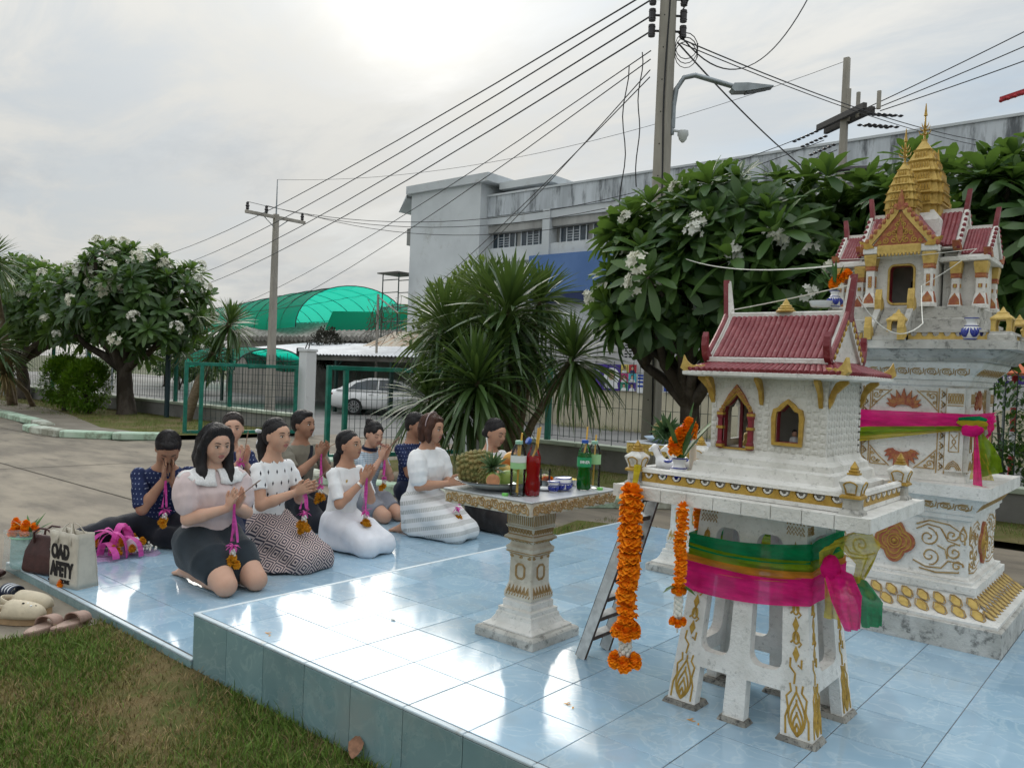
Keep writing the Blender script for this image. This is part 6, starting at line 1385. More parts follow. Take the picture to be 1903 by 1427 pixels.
# ================================================================= carport, low houses, shade nets
m_zinc = mat('white_corrugated_roof', (.66, .67, .69), .55, .4, var=.15, vscale=1.5, dirt=.3, dirtcol=(.4, .38, .36), dscale=2); m_dkwall = mat('dark_stall_wall', (.20, .19, .175), .9, .2, var=.4, vscale=.8)
Cp = empty('carport', (-22.8, 19.28, -.573), label='long carport with a white corrugated roof beyond the gate', cat='carport')
Cp.scale = (1.12,)*3
def cpb(name, mb, mt): o = mb.build(name, mt, Cp); o.location = (20, -17, .35); return o
for i in range(16):
 x0 = -29+i*.98; mb = MB(); mb.grid(lambda u, v: (x0+.98*u, 15.6+5*v, 1.90+.62*v+.022*sin(u*2*pi*5)), 40, 1); o = cpb('roof_sheet', mb, m_zinc); sm_ = o.modifiers.new('t', 'SOLIDIFY'); sm_.thickness = .01
mb = MB(); mb.box(-29, -13.4, 15.75, 15.85, 1.70, 1.86); cpb('front_beam', mb, m_dkwall)
mb = MB(); mb.box(-29, -13.4, 20.5, 20.6, -.35, 2.4); cpb('back_wall', mb, m_dkwall)
for px in (-28, -24.6, -20.2, -17.2, -14): mb = MB(); mb.box(px-.05, px+.05, 15.75, 15.85, -.35, 1.70); cpb('post', mb, m_bar);
for px in (-17.2, -20.2): mb = MB(); mb.tube([(px, 15.8, 1.4), (px+.35, 15.8, 1.75)], .03, 5); cpb('brace', mb, m_bar)
m_house = mat('faded_house_wall', (.42, .39, .35), .9, .2, col2=(.32, .30, .27), vscale=.6, thr=(.3, .7), dirt=.5, dirtcol=(.18, .16, .14), dscale=1.5); m_tile2 = mat('old_tile_roof', (.36, .34, .31), .9, .2, col2=(.22, .21, .19), vscale=4, thr=(.4, .6)); m_rust = mat('rusty_tin_roof', (.44, .40, .33), .7, .3, col2=(.34, .20, .11), vscale=1.6, thr=(.45, .62), stretch=(4, 1, 1))
H = empty('low_house', (-32, 24, -.35), label='low faded house behind the carport under the green shade net', cat='house')
def hb(name, mb, mt): o = mb.build(name, mt, H); o.location = (32, -24, .35); return o
mb = MB(); mb.box(-42, -26, 24, 29, -.35, 2.95); hb('wall', mb, m_house)
for i in range(40):
 x0 = -42.3+i*.41; mb = MB(); mb.tube([(x0, 23.5, 2.90), (x0, 26.5, 3.85)], .19, 6); hb('roof_tile_row', mb, m_tile2)
H2 = empty('tin_shed', (-25.4, 22.5, -.35), label='small shed with a steep rusty tin roof left of the white building', cat='shed')
mb = MB(); mb.box(-26.2, -23.2, 22.6, 25, -.35, 2.5); o = mb.build('wall', m_house, H2); o.location = (25.4, -22.5, .35)
for i in range(8):
 x0 = -26.3+i*.4; mb = MB(); mb.add([(x0, 21.6, 2.38), (x0+.395, 21.6, 2.38), (x0+.2+.395, 23.6, 3.25), (x0+.2, 23.6, 3.25), (x0, 21.6, 2.36), (x0+.395, 21.6, 2.36), (x0+.595, 23.6, 3.23), (x0+.2, 23.6, 3.23)], [(0, 1, 2, 3), (7, 6, 5, 4), (0, 4, 5, 1), (1, 5, 6, 2), (2, 6, 7, 3), (3, 7, 4, 0)]); o = mb.build('roof_sheet', m_rust, H2); o.location = (25.4, -22.5, .35)
m_net = bpy.data.materials.new('green_shade_net'); m_net.use_nodes = True; nt = m_net.node_tree; bN = nt.nodes['Principled BSDF']; bN.inputs['Base Color'].default_value = (.0, .30, .20, 1); bN.inputs['Roughness'].default_value = .8; bN.inputs['Alpha'].default_value = .86
tr = nt.nodes.new('ShaderNodeBsdfTranslucent'); tr.inputs[0].default_value = (.01, .62, .42, 1); mxs = nt.nodes.new('ShaderNodeMixShader'); mxs.inputs[0].default_value = .65; nt.links.new(bN.outputs[0], mxs.inputs[1]); nt.links.new(tr.outputs[0], mxs.inputs[2]); nt.links.new(mxs.outputs[0], nt.nodes['Material Output'].inputs[0])
def net(p0, p1, hw, z0, h, label, n=7, sag=.18):
 a = V((*p0, 0)); b = V((*p1, 0)); d = (b-a).normalized(); sd = V((-d.y, d.x, 0)); L_ = (b-a).length
 Nn = empty('shade_net', a, 0, label, 'shade net')
 def fn(u, v):
  ang = pi*v; q = abs(sin(u*pi*(n-1))); k = 1-.05*q; return (d*(u*L_)+sd*(cos(ang)*hw*(1+.02*q)) + V((0, 0, z0+h*sin(ang)**.9*k+.05*sin(7*u+5*v))))
 mb = MB(); mb.grid(fn, 48, 22); link('net_sheet', mb.mesh('net_sheet', m_net, 60), Nn)
 for i in range(n):
  u = i/(n-1); mb = MB(); mb.tube([fn(u, j/20) for j in range(21)], .03, 5); link('hoop', mb.mesh('hoop', m_bar), Nn)
 for v in (.15, .35, .5, .65, .85): mb = MB(); mb.tube([fn(i/12, v) for i in range(13)], .018, 4); link('purlin', mb.mesh('purlin', m_bar), Nn)
net((-60, 34), (-33.0, 26.6), 3.4, 3.55, 2.5, 'large arched green shade net above the low houses', 12)
net((-30.5, 28.2), (-24.5, 27.2), 2.4, 3.5, 1.55, 'small arched green shade net beside the white building', 4)
mb = MB(); mb.add([(-33, 24.6, 3.4), (-26, 24.6, 3.4), (-26, 25.1, 4.3), (-33, 25.1, 4.5)], [(0, 1, 2, 3)]); o = mb.build('net_screen', m_net); tag(o, 'flat green net screen hung between the two arched nets', 'net screen'); sm_ = o.modifiers.new('t', 'SOLIDIFY'); sm_.thickness = .01
net((-31, 17.2), (-25, 16.2), 1.5, 1.2, .9, 'low green net awning seen under the left flowering tree', 4)
Sf = empty('scaffold', (-26.6, 23.2, 3.0), label='thin scaffold stair against the end of the white building', cat='scaffold')
mb = MB()
for x0 in (0, 1.15):
 for y0 in (0, 1.0): mb.tube([(x0, y0, -3.3), (x0, y0, 3.0)], .03, 5)
for z in (0, .7, 1.4, 2.1, 2.7): mb.tube([(0, 0, z), (1.15, 0, z)], .025, 5); mb.tube([(0, 1, z+.1), (1.15, 1, z+.1)], .025, 5)
link('poles', mb.mesh('poles', m_bar), Sf); mb = MB(); mb.box(-.2, 1.3, -.2, 1.2, 3.0, 3.06); link('roof', mb.mesh('roof', m_dkwall), Sf)
# ================================================================= parked sedan
m_car = mat('white_car_paint', (.82, .83, .84), .25, .5, coat=.6); m_tyre = mat('tyre_rubber', (.018, .018, .019), .8); m_rim = mat('alloy_rim', (.45, .46, .48), .3, .5, metal=.8); m_lamp = mat('red_tail_lamp', (.20, .012, .015), .25)
Ca = empty('parked_car', (-21.65, 18.0, -.35), rad(40.5), 'white sedan parked across the street, seen through the gate bars', 'car')
mb = MB(); secs = [(-.98, .62, .42, .80), (-.90, .80, .28, .96), (-.6, .86, .22, 1.00), (.0, .88, .20, .99), (.9, .89, .20, .96), (1.9, .89, .20, .93), (2.8, .86, .22, .88), (3.35, .80, .28, .78), (3.62, .62, .36, .62)]
vs_ = []; fs_ = []; n = 12
for (xx, hw, z0, z1) in secs:
 for i in range(n):
  a = 2*pi*(i+.5)/n; ca, sa = cos(a), sin(a); e = .45; vs_.append((xx, hw*math.copysign(abs(ca)**e, ca), (z0+z1)/2+(z1-z0)/2*math.copysign(abs(sa)**e, sa)))
for k in range(len(secs)-1):
 for i in range(n): j = (i+1) % n; fs_.append((k*n+i, k*n+j, (k+1)*n+j, (k+1)*n+i))
fs_ += [tuple(range(n)), tuple(range((len(secs)-1)*n, len(secs)*n))]; mb.add(vs_, fs_); link('body', mb.mesh('body', m_car, 50), Ca)
prof = [(-.72, .95), (-.05, 1.30), (.55, 1.44), (1.25, 1.44), (1.85, 1.30), (2.55, .90)]
mb = MB(); vs_ = []
for xx, z in prof:
 t = (z-.95)/.5; hw = .84-.24*max(0, t); vs_ += [(xx, -hw, z), (xx, hw, z)]
mb.add(vs_, [(2*i, 2*i+1, 2*i+3, 2*i+2) for i in range(5)] + [tuple(range(0, 12, 2)), tuple(range(11, 0, -2)), (0, 10, 11, 1)]); link('cabin', mb.mesh('cabin', m_car, 40), Ca)
for sy in (-1, 1):
 for nm, poly in (('side_window', [(-.25, .99), (.05, 1.24), (.55, 1.36), (.85, 1.37), (.85, .99)]), ('side_window', [(.93, .99), (.93, 1.37), (1.25, 1.37), (1.72, 1.26), (2.25, .96)])):
  mb = MB(); mb.prism(poly, lambda a, z, d: (a, sy*(.84-.24*max(0, (z-.95)/.5)+d), z), .003, .010); link(nm, mb.mesh(nm, m_glass), Ca)
 mb = MB(); mb.cbox(-.90, -.45, sy*.74-.06, sy*.74+.06, .74, .83, .02); link('tail_lamp', mb.mesh('tail_lamp', m_lamp), Ca)
 for wx_ in (0, 2.7):
  Wl = link('wheel', MB().lathe([(.20, -.1), (.31, -.1), (.325, -.06), (.325, .06), (.31, .1), (.20, .1)], 28).xf(Matrix.Translation((wx_, sy*.80, .325)) @ Matrix.Rotation(pi/2, 4, 'X')).mesh('wheel', m_tyre, 40), Ca)
  mb = MB()
  for i in range(10): a = 2*pi*i/10; mb.tube([(wx_+.04*cos(a), sy*.90, .325+.04*sin(a)), (wx_+.215*cos(a+.12), sy*.895, .325+.215*sin(a+.12))], [.012, .016], 4); mb.tube([(wx_+.04*cos(a), sy*.90, .325+.04*sin(a)), (wx_+.215*cos(a-.12), sy*.895, .325+.215*sin(a-.12))], [.012, .016], 4)
  mb.tube([(wx_+.215*cos(2*pi*i/24), sy*.893, .325+.215*sin(2*pi*i/24)) for i in range(25)], .012, 5); link('rim', mb.mesh('rim', m_rim), Wl)
 mb = MB(); mb.tube([(wx_, 0, 0) for wx_ in (0, 0)], .01, 4)
mb = MB(); mb.add([(-.62, -.70, 1.005), (-.62, .70, 1.005), (-.06, .62, 1.297), (-.06, -.62, 1.297)], [(0, 1, 2, 3)]); mb.v = [(a-.008, b, c+.008) for a, b, c in mb.v]; link('rear_window', mb.mesh('rear_window', m_glass), Ca)
mb = MB(); mb.cbox(-1.0, -.96, -.22, .22, .55, .66, .004); link('number_plate', mb.mesh('number_plate', m_pw), Ca)
for xx in (.55, 1.75): mb = MB(); mb.cbox(xx, xx+.2, -.905, -.885, .80, .83, .004); link('door_handle', mb.mesh('door_handle', m_car), Ca)
# ================================================================= utility poles, lamp, wires
m_cpole = mat('concrete_pole', (.42, .39, .34), .9, .2, col2=(.30, .28, .245), vscale=3, thr=(.35, .65), stretch=(1, 1, .2), bump=.3, bscale=30); m_insul = mat('brown_porcelain', (.035, .030, .032), .3, .5); m_galv = mat('galvanised_steel', (.30, .33, .35), .45, .5, metal=.6, var=.2, vscale=6); m_cable = mat('black_cable', (.015, .015, .016), .6)
PX, PY = -2.50, 7.93
Pn = empty('utility_pole', (PX, PY, 0), label='tall square concrete utility pole with a street lamp rising through the right-hand tree', cat='utility pole')
mb = MB(); mb.rloft([(0, 0, .108, .108, 0), (0, 0, .084, .084, 8.6)], ch=.014); link('shaft', mb.mesh('shaft', m_cpole), Pn)
mb = MB()
for z in [1.2+.45*i for i in range(16)]: mb.ball((0, -.115+.004*z, z), .010, 6, 4)
link('bolt_holes', mb.mesh('bolt_holes', m_black), Pn)
RV = V((.76, .65, 0)); FV = V((-.65, .76, 0))
for i, z in enumerate((6.85, 6.62, 6.40, 6.98)):
 for sd in (-1, 1):
  c = RV*(sd*.22); mb = MB(); mb.tube([RV*(sd*.10)+V((0, 0, z)), c+V((0, 0, z))], .018, 5); mb.tube([c+V((0, 0, z-.08)), c+V((0, 0, z+.08))], [.05, .05], 8); mb.lathe([(.03, -.07), (.055, -.05), (.035, -.02), (.035, .02), (.055, .05), (.03, .07)], 10, tuple(c+V((0, 0, z)))); link('insulator', mb.mesh('insulator', m_insul), Pn)
La = link('lamp_arm', MB().tube([RV*.13+V((0, 0, z)) for z in (5.05, 5.35)] + [RV*.16+V((0, 0, 5.6)), RV*.26+V((0, 0, 5.76)), RV*.42+V((0, 0, 5.80)), RV*.70+V((0, 0, 5.73)), RV*.98+V((0, 0, 5.66))], .036, 10).mesh('lamp_arm', m_galv, 40), Pn)
mb = MB(); fn = lambda a, z, d: tuple(RV*(.92+a*.74)+FV*d*.7+V((0, 0, 5.645+z*.6))); mb.prism([(0, -.05), (.05, .07), (.30, .09), (.78, .05), (.80, .03), (.30, -.10), (.06, -.12)], fn, -.12, .12); link('lamp_head', mb.mesh('lamp_head', m_galv), La)
mb = MB(); mb.prism([(.28, -.105), (.76, .025), (.70, -.01), (.3, -.125)], fn, -.10, .10); link('lamp_lens', mb.mesh('lamp_lens', mat('lamp_lens_grey', (.10, .11, .12), .3)), La)
mb = MB(); mb.cbox(-.03, .03, -.03, .03, 4.95, 5.4, .004); o = link('arm_bracket', mb.mesh('arm_bracket', m_galv), Pn); o.location = RV*.115
mb = MB(); mb.tube([RV*.10+V((0, 0, 5.02)), RV*.26+V((0, 0, 5.0))], .02, 6); mb.lathe([(.02, .08), (.075, .06), (.08, 0), (.06, -.03), (.055, -.06), (.02, -.10)], 12, tuple(RV*.28+V((0, 0, 4.95)))); link('dome_camera', mb.mesh('dome_camera', m_whitep, 40), Pn)
for k, off in enumerate((.07,)):
 mb = MB(); mb.tube([V((off+.02*sin(z*2+k), -.13+.004*z, z)) for z in [.6+.35*i for i in range(19)]], .012, 5); link('cable_run', mb.mesh('cable_run', m_cable), Pn)
Pl = empty('utility_pole', (-23.13, 15.0, -.35), label='slim concrete pole with a three-insulator crossarm beside the green shade net', cat='utility pole')
mb = MB(); mb.rloft([(0, 0, .14, .14, 0), (0, 0, .085, .085, 7.45)], ch=.012); link('shaft', mb.mesh('shaft', m_cpole), Pl)
mb = MB(); mb.cbox(-.05, .05, -1.28, 1.28, 7.28, 7.40, .008); link('crossarm', mb.mesh('crossarm', m_cpole), Pl)
mb = MB(); mb.tube([(0, 0, 7.4), (0, 0, 8.75)], [.03, .015], 6); link('lightning_rod', mb.mesh('lightning_rod', m_galv), Pl)
for y in (-1.2, -.42, 1.15): mb = MB(); mb.lathe([(.03, 0), (.07, .05), (.05, .10), (.08, .15), (.05, .2), (.06, .25), (.03, .3)], 10, (0, y, 7.40)); link('insulator', mb.mesh('insulator', m_insul), Pl)
for y in (-.5, .5): mb = MB(); mb.tube([(0, y, 7.28), (0, 0, 6.9)], .018, 5); link('brace', mb.mesh('brace', m_galv), Pl)
Pf = empty('utility_pole', (-4.08, 20, -.35), label='far utility pole crowded with strain insulators above the right-hand tree', cat='utility pole')
mb = MB(); mb.rloft([(0, 0, .13, .13, 0), (0, 0, .075, .075, 10.62)], ch=.012); link('shaft', mb.mesh('shaft', m_cpole), Pf)
for z, dy in ((8.98, .12), (9.05, -.12)): mb = MB(); mb.cbox(-1.0, 1.0, -.06+dy, .06+dy, z-.10, z+.06, .008); o = link('crossarm', mb.mesh('crossarm', mat('tarred_timber', (.075, .07, .068), .8)), Pf); o.rotation_euler = (0, 0, rad(-36))
mb = MB(); mb.tube([(-.75, 0, 7.7), (.75, 0, 7.55)], .12, 8); link('switch_gear', mb.mesh('switch_gear', m_insul), Pf)
for i, (dx, dy, z, sx) in enumerate(((-.85, .62, 8.98, -1), (-.5, .36, 8.72, -1), (-.2, .2, 8.40, -1), (.25, -.1, 9.05, 1), (.5, -.3, 8.95, 1), (.75, -.5, 8.85, 1), (.35, -.2, 8.7, 1), (.65, -.45, 8.6, 1))):
 mb = MB();
 for q in range(6): mb.lathe([(.03, -.03), (.075, 0), (.03, .03)], 8, (dx+sx*(.12+q*.13), dy+.02*q, z-.03*q))
 link('strain_insulator', mb.mesh('strain_insulator', m_insul), Pf)
for dx, z1 in ((.12, 9.75), (.42, 9.55), (1.05, 9.35)): mb = MB(); mb.tube([(dx, -dx*.6, 8.9), (dx, -dx*.6, z1)], .055, 8); link('arrester', mb.mesh('arrester', m_cpole), Pf)
def wire(a, b, sag, label, r=.011, n=22):
 a, b = V(a), V(b); mb = MB(); mb.tube([a.lerp(b, i/n)-V((0, 0, sag*4*(i/n)*(1-i/n))) for i in range(n+1)], r, 4); o = mb.build('overhead_wire', m_cable); return tag(o, label, 'wire', 'overhead wires')
L0 = RV*-.22
NP = V((PX, PY, 0))
wr = [((6.98, 6.85), tuple(CAM+ray(170, 470)*92), 'topmost'), ((6.85, 0), tuple(CAM+ray(185, 492)*92), 'second'), ((6.62, 0), tuple(CAM+ray(200, 512)*92), 'third'), ((6.40, 0), tuple(CAM+ray(205, 528)*92), 'fourth'), ((6.12, 0), tuple(CAM+ray(260, 560)*80), 'fifth'), ((6.0, 0), tuple(CAM+ray(300, 580)*80), 'sixth')]
for i, (z, e, nm) in enumerate(wr): wire(NP+L0+V((0, 0, z[0])), e, 2.2+.1*i, '%s of the wires running from the lamp pole to the far left' % nm, .012 if i < 4 else .008)
wire(NP+L0+V((0, 0, 5.85)), (-27, 23, 2.6), .5, 'thin drop wire slanting from the lamp pole down past the white building', .008)
wire(NP+L0+V((0, 0, 5.75)), (-31, 24, 2.4), .7, 'second thin drop wire slanting down past the white building', .008)
for i, (y, e, nm) in enumerate(((-1.2, (-5.0, 20.4, 8.55), 'upper'), (-.42, (-4.7, 20.3, 8.25), 'middle'), (1.15, (-4.3, 20.2, 7.9), 'lower'))):
 wire((-23.13, 15+y, 7.35), e, 1.5, '%s line strung from the crossarm pole across the white facade' % nm, .012)
wire((-23.13, 15, 8.4), (-4.1, 20, 10.2), .9, 'thin earth wire from the crossarm pole rod to the far pole top', .007)
for i, (e, nm) in enumerate((((9.5, 17.2, 12.6), 'upper'), ((9.5, 17.0, 11.6), 'middle'), ((9.5, 16.6, 10.5), 'lower'))):
 wire((-3.4+.2*i, 19.6-.1*i, 8.7-.1*i), e, .25, '%s line rising from the far pole to the right edge' % nm, .013)
wire(NP+RV*.2+V((0, 0, 6.3)), (-1.6, 27, 9.3), .25, 'line from the lamp pole to the rooftops behind the right-hand tree', .010)
wire(NP+RV*.2+V((0, 0, 6.24)), (-1.2, 27, 9.0), .25, 'second line from the lamp pole to the rooftops behind the right-hand tree', .008)
wire(NP+RV*.15+V((0, 0, 6.4)), NP+RV*2.6+FV*1.5+V((0, 0, 7.9)), .9, 'slack cable looping up from the lamp pole to the top edge', .010)
wire(NP+RV*.2+V((0, 0, 6.7)), NP+RV*.9+FV*-.5+V((0, 0, 8.2)), .05, 'short wire rising steeply from the lamp pole insulators', .010)
wire(NP+RV*.15+V((0, 0, 6.25)), (-3.2, 15.5, 6.1), .1, 'guy wire slanting down right from the lamp pole to the parapet', .012)
for k, (z, q) in enumerate(((6.1, 4.2), (5.9, 3.4))):
 mb = MB(); mb.tube([NP+L0*(1.6+k*.9)+V((.03*sin(i*.9+k), .02*cos(i), z-(z-q)*i/14)) for i in range(15)], .008, 4); tag(mb.build('hanging_cable', m_cable), ('long' if k == 0 else 'short')+' loose cable hanging beside the lamp pole', 'cable')
mb = MB(); mb.tube([NP+RV*(.28+.16*cos(a))+V((0, 0, 6.05+.2*sin(a)+.01*a)) for a in [i*.42 for i in range(46)]], .007, 4); tag(mb.build('cable_coil', m_cable), 'loose coil of spare cable on the lamp pole', 'cable')
Lp = empty('lamp_post', (-15.95, 7.5, .05), label='dark green lamp post standing in front of the wall by the gate', cat='lamp post'); mb = MB(); mb.tube([(0, 0, 0), (0, 0, 2.2), (.06, 0, 3.4)], [.06, .05, .04], 10); link('shaft', mb.mesh('shaft', mat('dark_teal_paint', (.012, .035, .045), .5)), Lp); mb = MB(); mb.lathe([(.04, 0), (.16, .06), (.18, .2), (.05, .3)], 12, (.06, 0, 3.4)); link('lamp_head', mb.mesh('lamp_head', m_black), Lp)
for x_, y_, h_, nm in ((-45.5, 17.2, 7.0, 'first'), (-43, 17.6, 7.3, 'second')):
 mb = MB(); mb.tube([(x_, y_, -.35), (x_, y_, h_)], .05, 6); tag(mb.build('thin_mast', m_galv), '%s thin mast poking above the left flowering tree' % nm, 'mast', 'thin masts on the skyline')
mb = MB(); mb.tube([(-21.35, 18.6, -.3), (-21.38, 18.6, 4.4)], .05, 6); mb.tube([(-21.38, 18.6, 4.3), (-19.9, 18.4, 3.6)], .03, 5); tag(mb.build('thin_mast', m_cpole), 'thin pole with a tangle of wires in front of the shade nets', 'mast')
mb = MB(); R_ = random.Random(3)
for i in range(60):
 a = V((-22.0+R_.uniform(0, 1.6), 18.7+R_.uniform(-.2, .2), R_.uniform(3.2, 4.3))); mb.tube([a, a+V((R_.uniform(-.5, .5), 0, R_.uniform(-.8, .1))), a+V((R_.uniform(-.8, .8), 0, R_.uniform(-1.2, 0)))], .010, 3)
tag(mb.build('dry_creeper', mat('dry_vine', (.09, .075, .055), .9)), 'tangle of dry creeper on the thin pole', 'creeper')
Sg = empty('round_sign', (-2.86, 30, 10.52), rad(35), 'round pale sign with dark lettering and a golden bird head above the tree', 'sign')
mb = MB(); mb.lathe([(.42, -.05), (.44, 0), (.42, .05)], 28); mb.xf(Matrix.Rotation(pi/2, 4, 'X')); link('disc', mb.mesh('disc', flat('sign_disc', (.60, .58, .54)), 40), Sg)
text('THAI', .30, m_black, Sg, (-.03, -.07, .08), (pi/2, 0, 0), bold=.008)
mb = MB(); mb.tube([(-.30+.05*i, -.07, -.16+.05*(1 if i % 2 else -1)) for i in range(13)], .016, 4); link('script_line', mb.mesh('script_line', m_black), Sg)
mb = MB(); mb.tube([(.36, 0, -.35), (.44, 0, .0), (.40, 0, .25), (.48, 0, .36), (.60, 0, .38), (.72, 0, .44)], [.08, .10, .08, .09, .05, .015], 8); mb.tube([(.46, 0, .42), (.36, 0, .46)], [.05, .01], 6); link('bird_head', mb.mesh('bird_head', m_gold), Sg)
mb = MB(); mb.tube([(.72, 0, .44), (.74, 0, .30), (.72, 0, .2)], .02, 5); link('beak_tassel', mb.mesh('beak_tassel', m_red2), Sg); mb = MB(); mb.tube([(0, .1, -.4), (0, .1, -10.9)], .09, 8); link('sign_pole', mb.mesh('sign_pole', m_galv), Sg)
Er = empty('red_eave', (1.0, 12.0, 5.95), 0, 'end of a red tiled eave jutting in at the right edge', 'roof'); mb = MB(); fn = lambda a, z, d: (a, d, z)
mb.add([(-.08, 0, .03), (2.5, .3, .66), (2.5, .55, .70), (-.08, .2, .06), (-.08, 0, -.02), (2.5, .3, .60), (2.5, .55, .64), (-.08, .2, .01)], [(0, 1, 2, 3), (7, 6, 5, 4), (0, 4, 5, 1), (1, 5, 6, 2), (2, 6, 7, 3), (3, 7, 4, 0)]); link('eave_board', mb.mesh('eave_board', m_red2), Er)
for i in range(14): mb = MB(); mb.ball((-.06+i*.09, .012*i, -.03+.0218*i), (.030, .04, .028), 8, 5); link('tile_end', mb.mesh('tile_end', m_red2), Er)
mb = MB(); mb.tube([(2.3, .8, .5), (2.3, .8, -6.3)], .08, 8); link('support_post', mb.mesh('support_post', m_whitep), Er)
Ps = empty('shop_sign', (1.05, 14, 1.66), 0, 'violet sign reading ins. behind the fence at the right edge', 'sign'); mb = MB(); mb.box(-.30, .9, 0, .04, -.02, .20); link('panel', mb.mesh('panel', m_purple), Ps); text('ins.', .16, m_pw, Ps, (-.16, -.012, .09), (pi/2, 0, 0), bold=.003)
mb = MB();
for px_ in (-.2, .8): mb.tube([(px_, .06, -2.0), (px_, .06, .2)], .025, 6)
link('sign_legs', mb.mesh('sign_legs', m_galv), Ps)
Sp = empty('striped_pole', (1.06, 13.6, -.35), 0, 'red and white striped pole beyond the fence at the right edge', 'pole')
for i in range(7): mb = MB(); mb.lathe([(.045, 0), (.045, .399)], 12, (0, 0, .4*i)); link('stripe', mb.mesh('stripe', m_red2 if i % 2 else m_pw, 40), Sp)
Um = empty('umbrella', (1.55, 13.0, -.35), 0, 'orange market umbrella beyond the fence at the right edge', 'umbrella'); mb = MB(); mb.lathe([(.85, 2.15), (.5, 2.42), (.02, 2.6), (.02, 2.58), (.5, 2.39), (.85, 2.13)], 8); link('canopy', mb.mesh('canopy', flat('orange_canopy', (.50, .12, .04))), Um); mb = MB(); mb.tube([(0, 0, 0), (0, 0, 2.55)], .02, 6); link('pole', mb.mesh('pole', m_galv), Um)
# ================================================================= plants
def leafmat(name, c, c2, tl, mixf=.35, rough=.4, spec=.5):
 m = bpy.data.materials.new(name); m.use_nodes = True; nt = m.node_tree; N = nt.nodes; L = nt.links; b = N['Principled BSDF']; b.inputs['Roughness'].default_value = rough; b.inputs['Specular IOR Level'].default_value = spec
 oi = N.new('ShaderNodeObjectInfo'); geo = N.new('ShaderNodeNewGeometry'); no = N.new('ShaderNodeTexNoise'); no.inputs['Scale'].default_value = 2.2; no.inputs['Detail'].default_value = 3; L.new(geo.outputs['Position'], no.inputs['Vector'])
 ad = N.new('ShaderNodeMath'); ad.operation = 'ADD'; L.new(no.outputs[0], ad.inputs[0]); mu = N.new('ShaderNodeMath'); mu.operation = 'MULTIPLY_ADD'; L.new(oi.outputs['Random'], mu.inputs[0]); mu.inputs[1].default_value = .7; mu.inputs[2].default_value = -.35; L.new(mu.outputs[0], ad.inputs[1])
 mr = N.new('ShaderNodeMapRange'); L.new(ad.outputs[0], mr.inputs[0]); mr.inputs[1].default_value = .2; mr.inputs[2].default_value = .8
 mx = N.new('ShaderNodeMix'); mx.data_type = 'RGBA'; L.new(mr.outputs[0], mx.inputs[0]); mx.inputs[6].default_value = (*c, 1); mx.inputs[7].default_value = (*c2, 1); L.new(mx.outputs[2], b.inputs['Base Color'])
 tr = N.new('ShaderNodeBsdfTranslucent'); tr.inputs[0].default_value = (*tl, 1); ms = N.new('ShaderNodeMixShader'); ms.inputs[0].default_value = mixf; L.new(b.outputs[0], ms.inputs[1]); L.new(tr.outputs[0], ms.inputs[2]); L.new(ms.outputs[0], N['Material Output'].inputs[0]); return m
m_fl = leafmat('frangipani_leaf', (.036, .085, .026), (.075, .145, .036), (.15, .26, .04), .32, .40); m_dr = leafmat('dracaena_leaf', (.035, .080, .022), (.075, .135, .035), (.14, .22, .04), .22, .35, .6)
m_bush = leafmat('bright_shrub_leaf', (.085, .20, .012), (.15, .27, .02), (.22, .36, .02), .35, .5); m_mango = leafmat('pale_tree_leaf', (.07, .14, .03), (.13, .20, .05), (.20, .28, .05), .35, .5); m_dkleaf = leafmat('dark_hedge_leaf', (.025, .07, .02), (.05, .11, .025), (.08, .16, .02), .3, .5); m_dry = leafmat('dry_palm_leaf', (.16, .12, .05), (.22, .17, .07), (.2, .14, .05), .2, .6)
m_bark = mat('dark_bark', (.060, .048, .038), .95, .2, col2=(.12, .10, .085), vscale=6, thr=(.4, .7), bump=.8, bscale=25, stretch=(1, 1, .3)); m_petal = leafmat('white_petal', (.76, .76, .70), (.80, .78, .66), (.7, .7, .6), .3, .6, .3); m_bark2 = mat('grey_brown_bark', (.16, .12, .08), .95, .2, col2=(.24, .19, .13), vscale=8, bump=.8, bscale=30, stretch=(1, 1, 3))
def leaf(mb, M, L_, wd, droop, n=4, tip=.75, fold=.18):
 vs_ = []
 for i in range(n+1):
  t = i/n; wv = wd*(sin(pi*min(1, t*.62+.04)) if tip > .5 else sin(pi*(t*.86+.06)))*(1 if t < .86 else (1-t)/.14*.62+.38 if tip > .5 else 1); x = L_*t; z = -droop*L_*t*t
  if i == n: wv = wd*.28 if tip > .5 else .0008
  vs_ += [M @ V((x, -wv, z+fold*wv)), M @ V((x, 0, z)), M @ V((x, wv, z+fold*wv))]
 fs_ = []
 for i in range(n): a = 3*i; fs_ += [(a, a+1, a+4, a+3), (a+1, a+2, a+5, a+4)]
 mb.add(vs_, fs_)
def raw_mesh(mb, name, mt):
 me = bpy.data.meshes.new(name); me.from_pydata([tuple(p) for p in mb.v], [], mb.f); me.materials.append(mt); me.shade_smooth(); return me
ROS = []
for k in range(4):
 R_ = random.Random(40+k); mb = MB()
 for i in range(21):
  a = i*2.39996+R_.uniform(-.2, .2); t = i/20; el = rad(82-92*t**.8+R_.uniform(-8, 8)); L_ = (.20+.16*min(1, t*1.6))*R_.uniform(.88, 1.1)
  M = Matrix.Rotation(a, 4, 'Z') @ Matrix.Rotation(-el, 4, 'Y') @ Matrix.Rotation(R_.uniform(-.25, .25), 4, 'X') @ Matrix.Translation((.02, 0, 0)); leaf(mb, M, L_, .044, .18+.25*t, 5)
 ROS.append(raw_mesh(mb, 'leaf_rosette', m_fl))
FLW = []
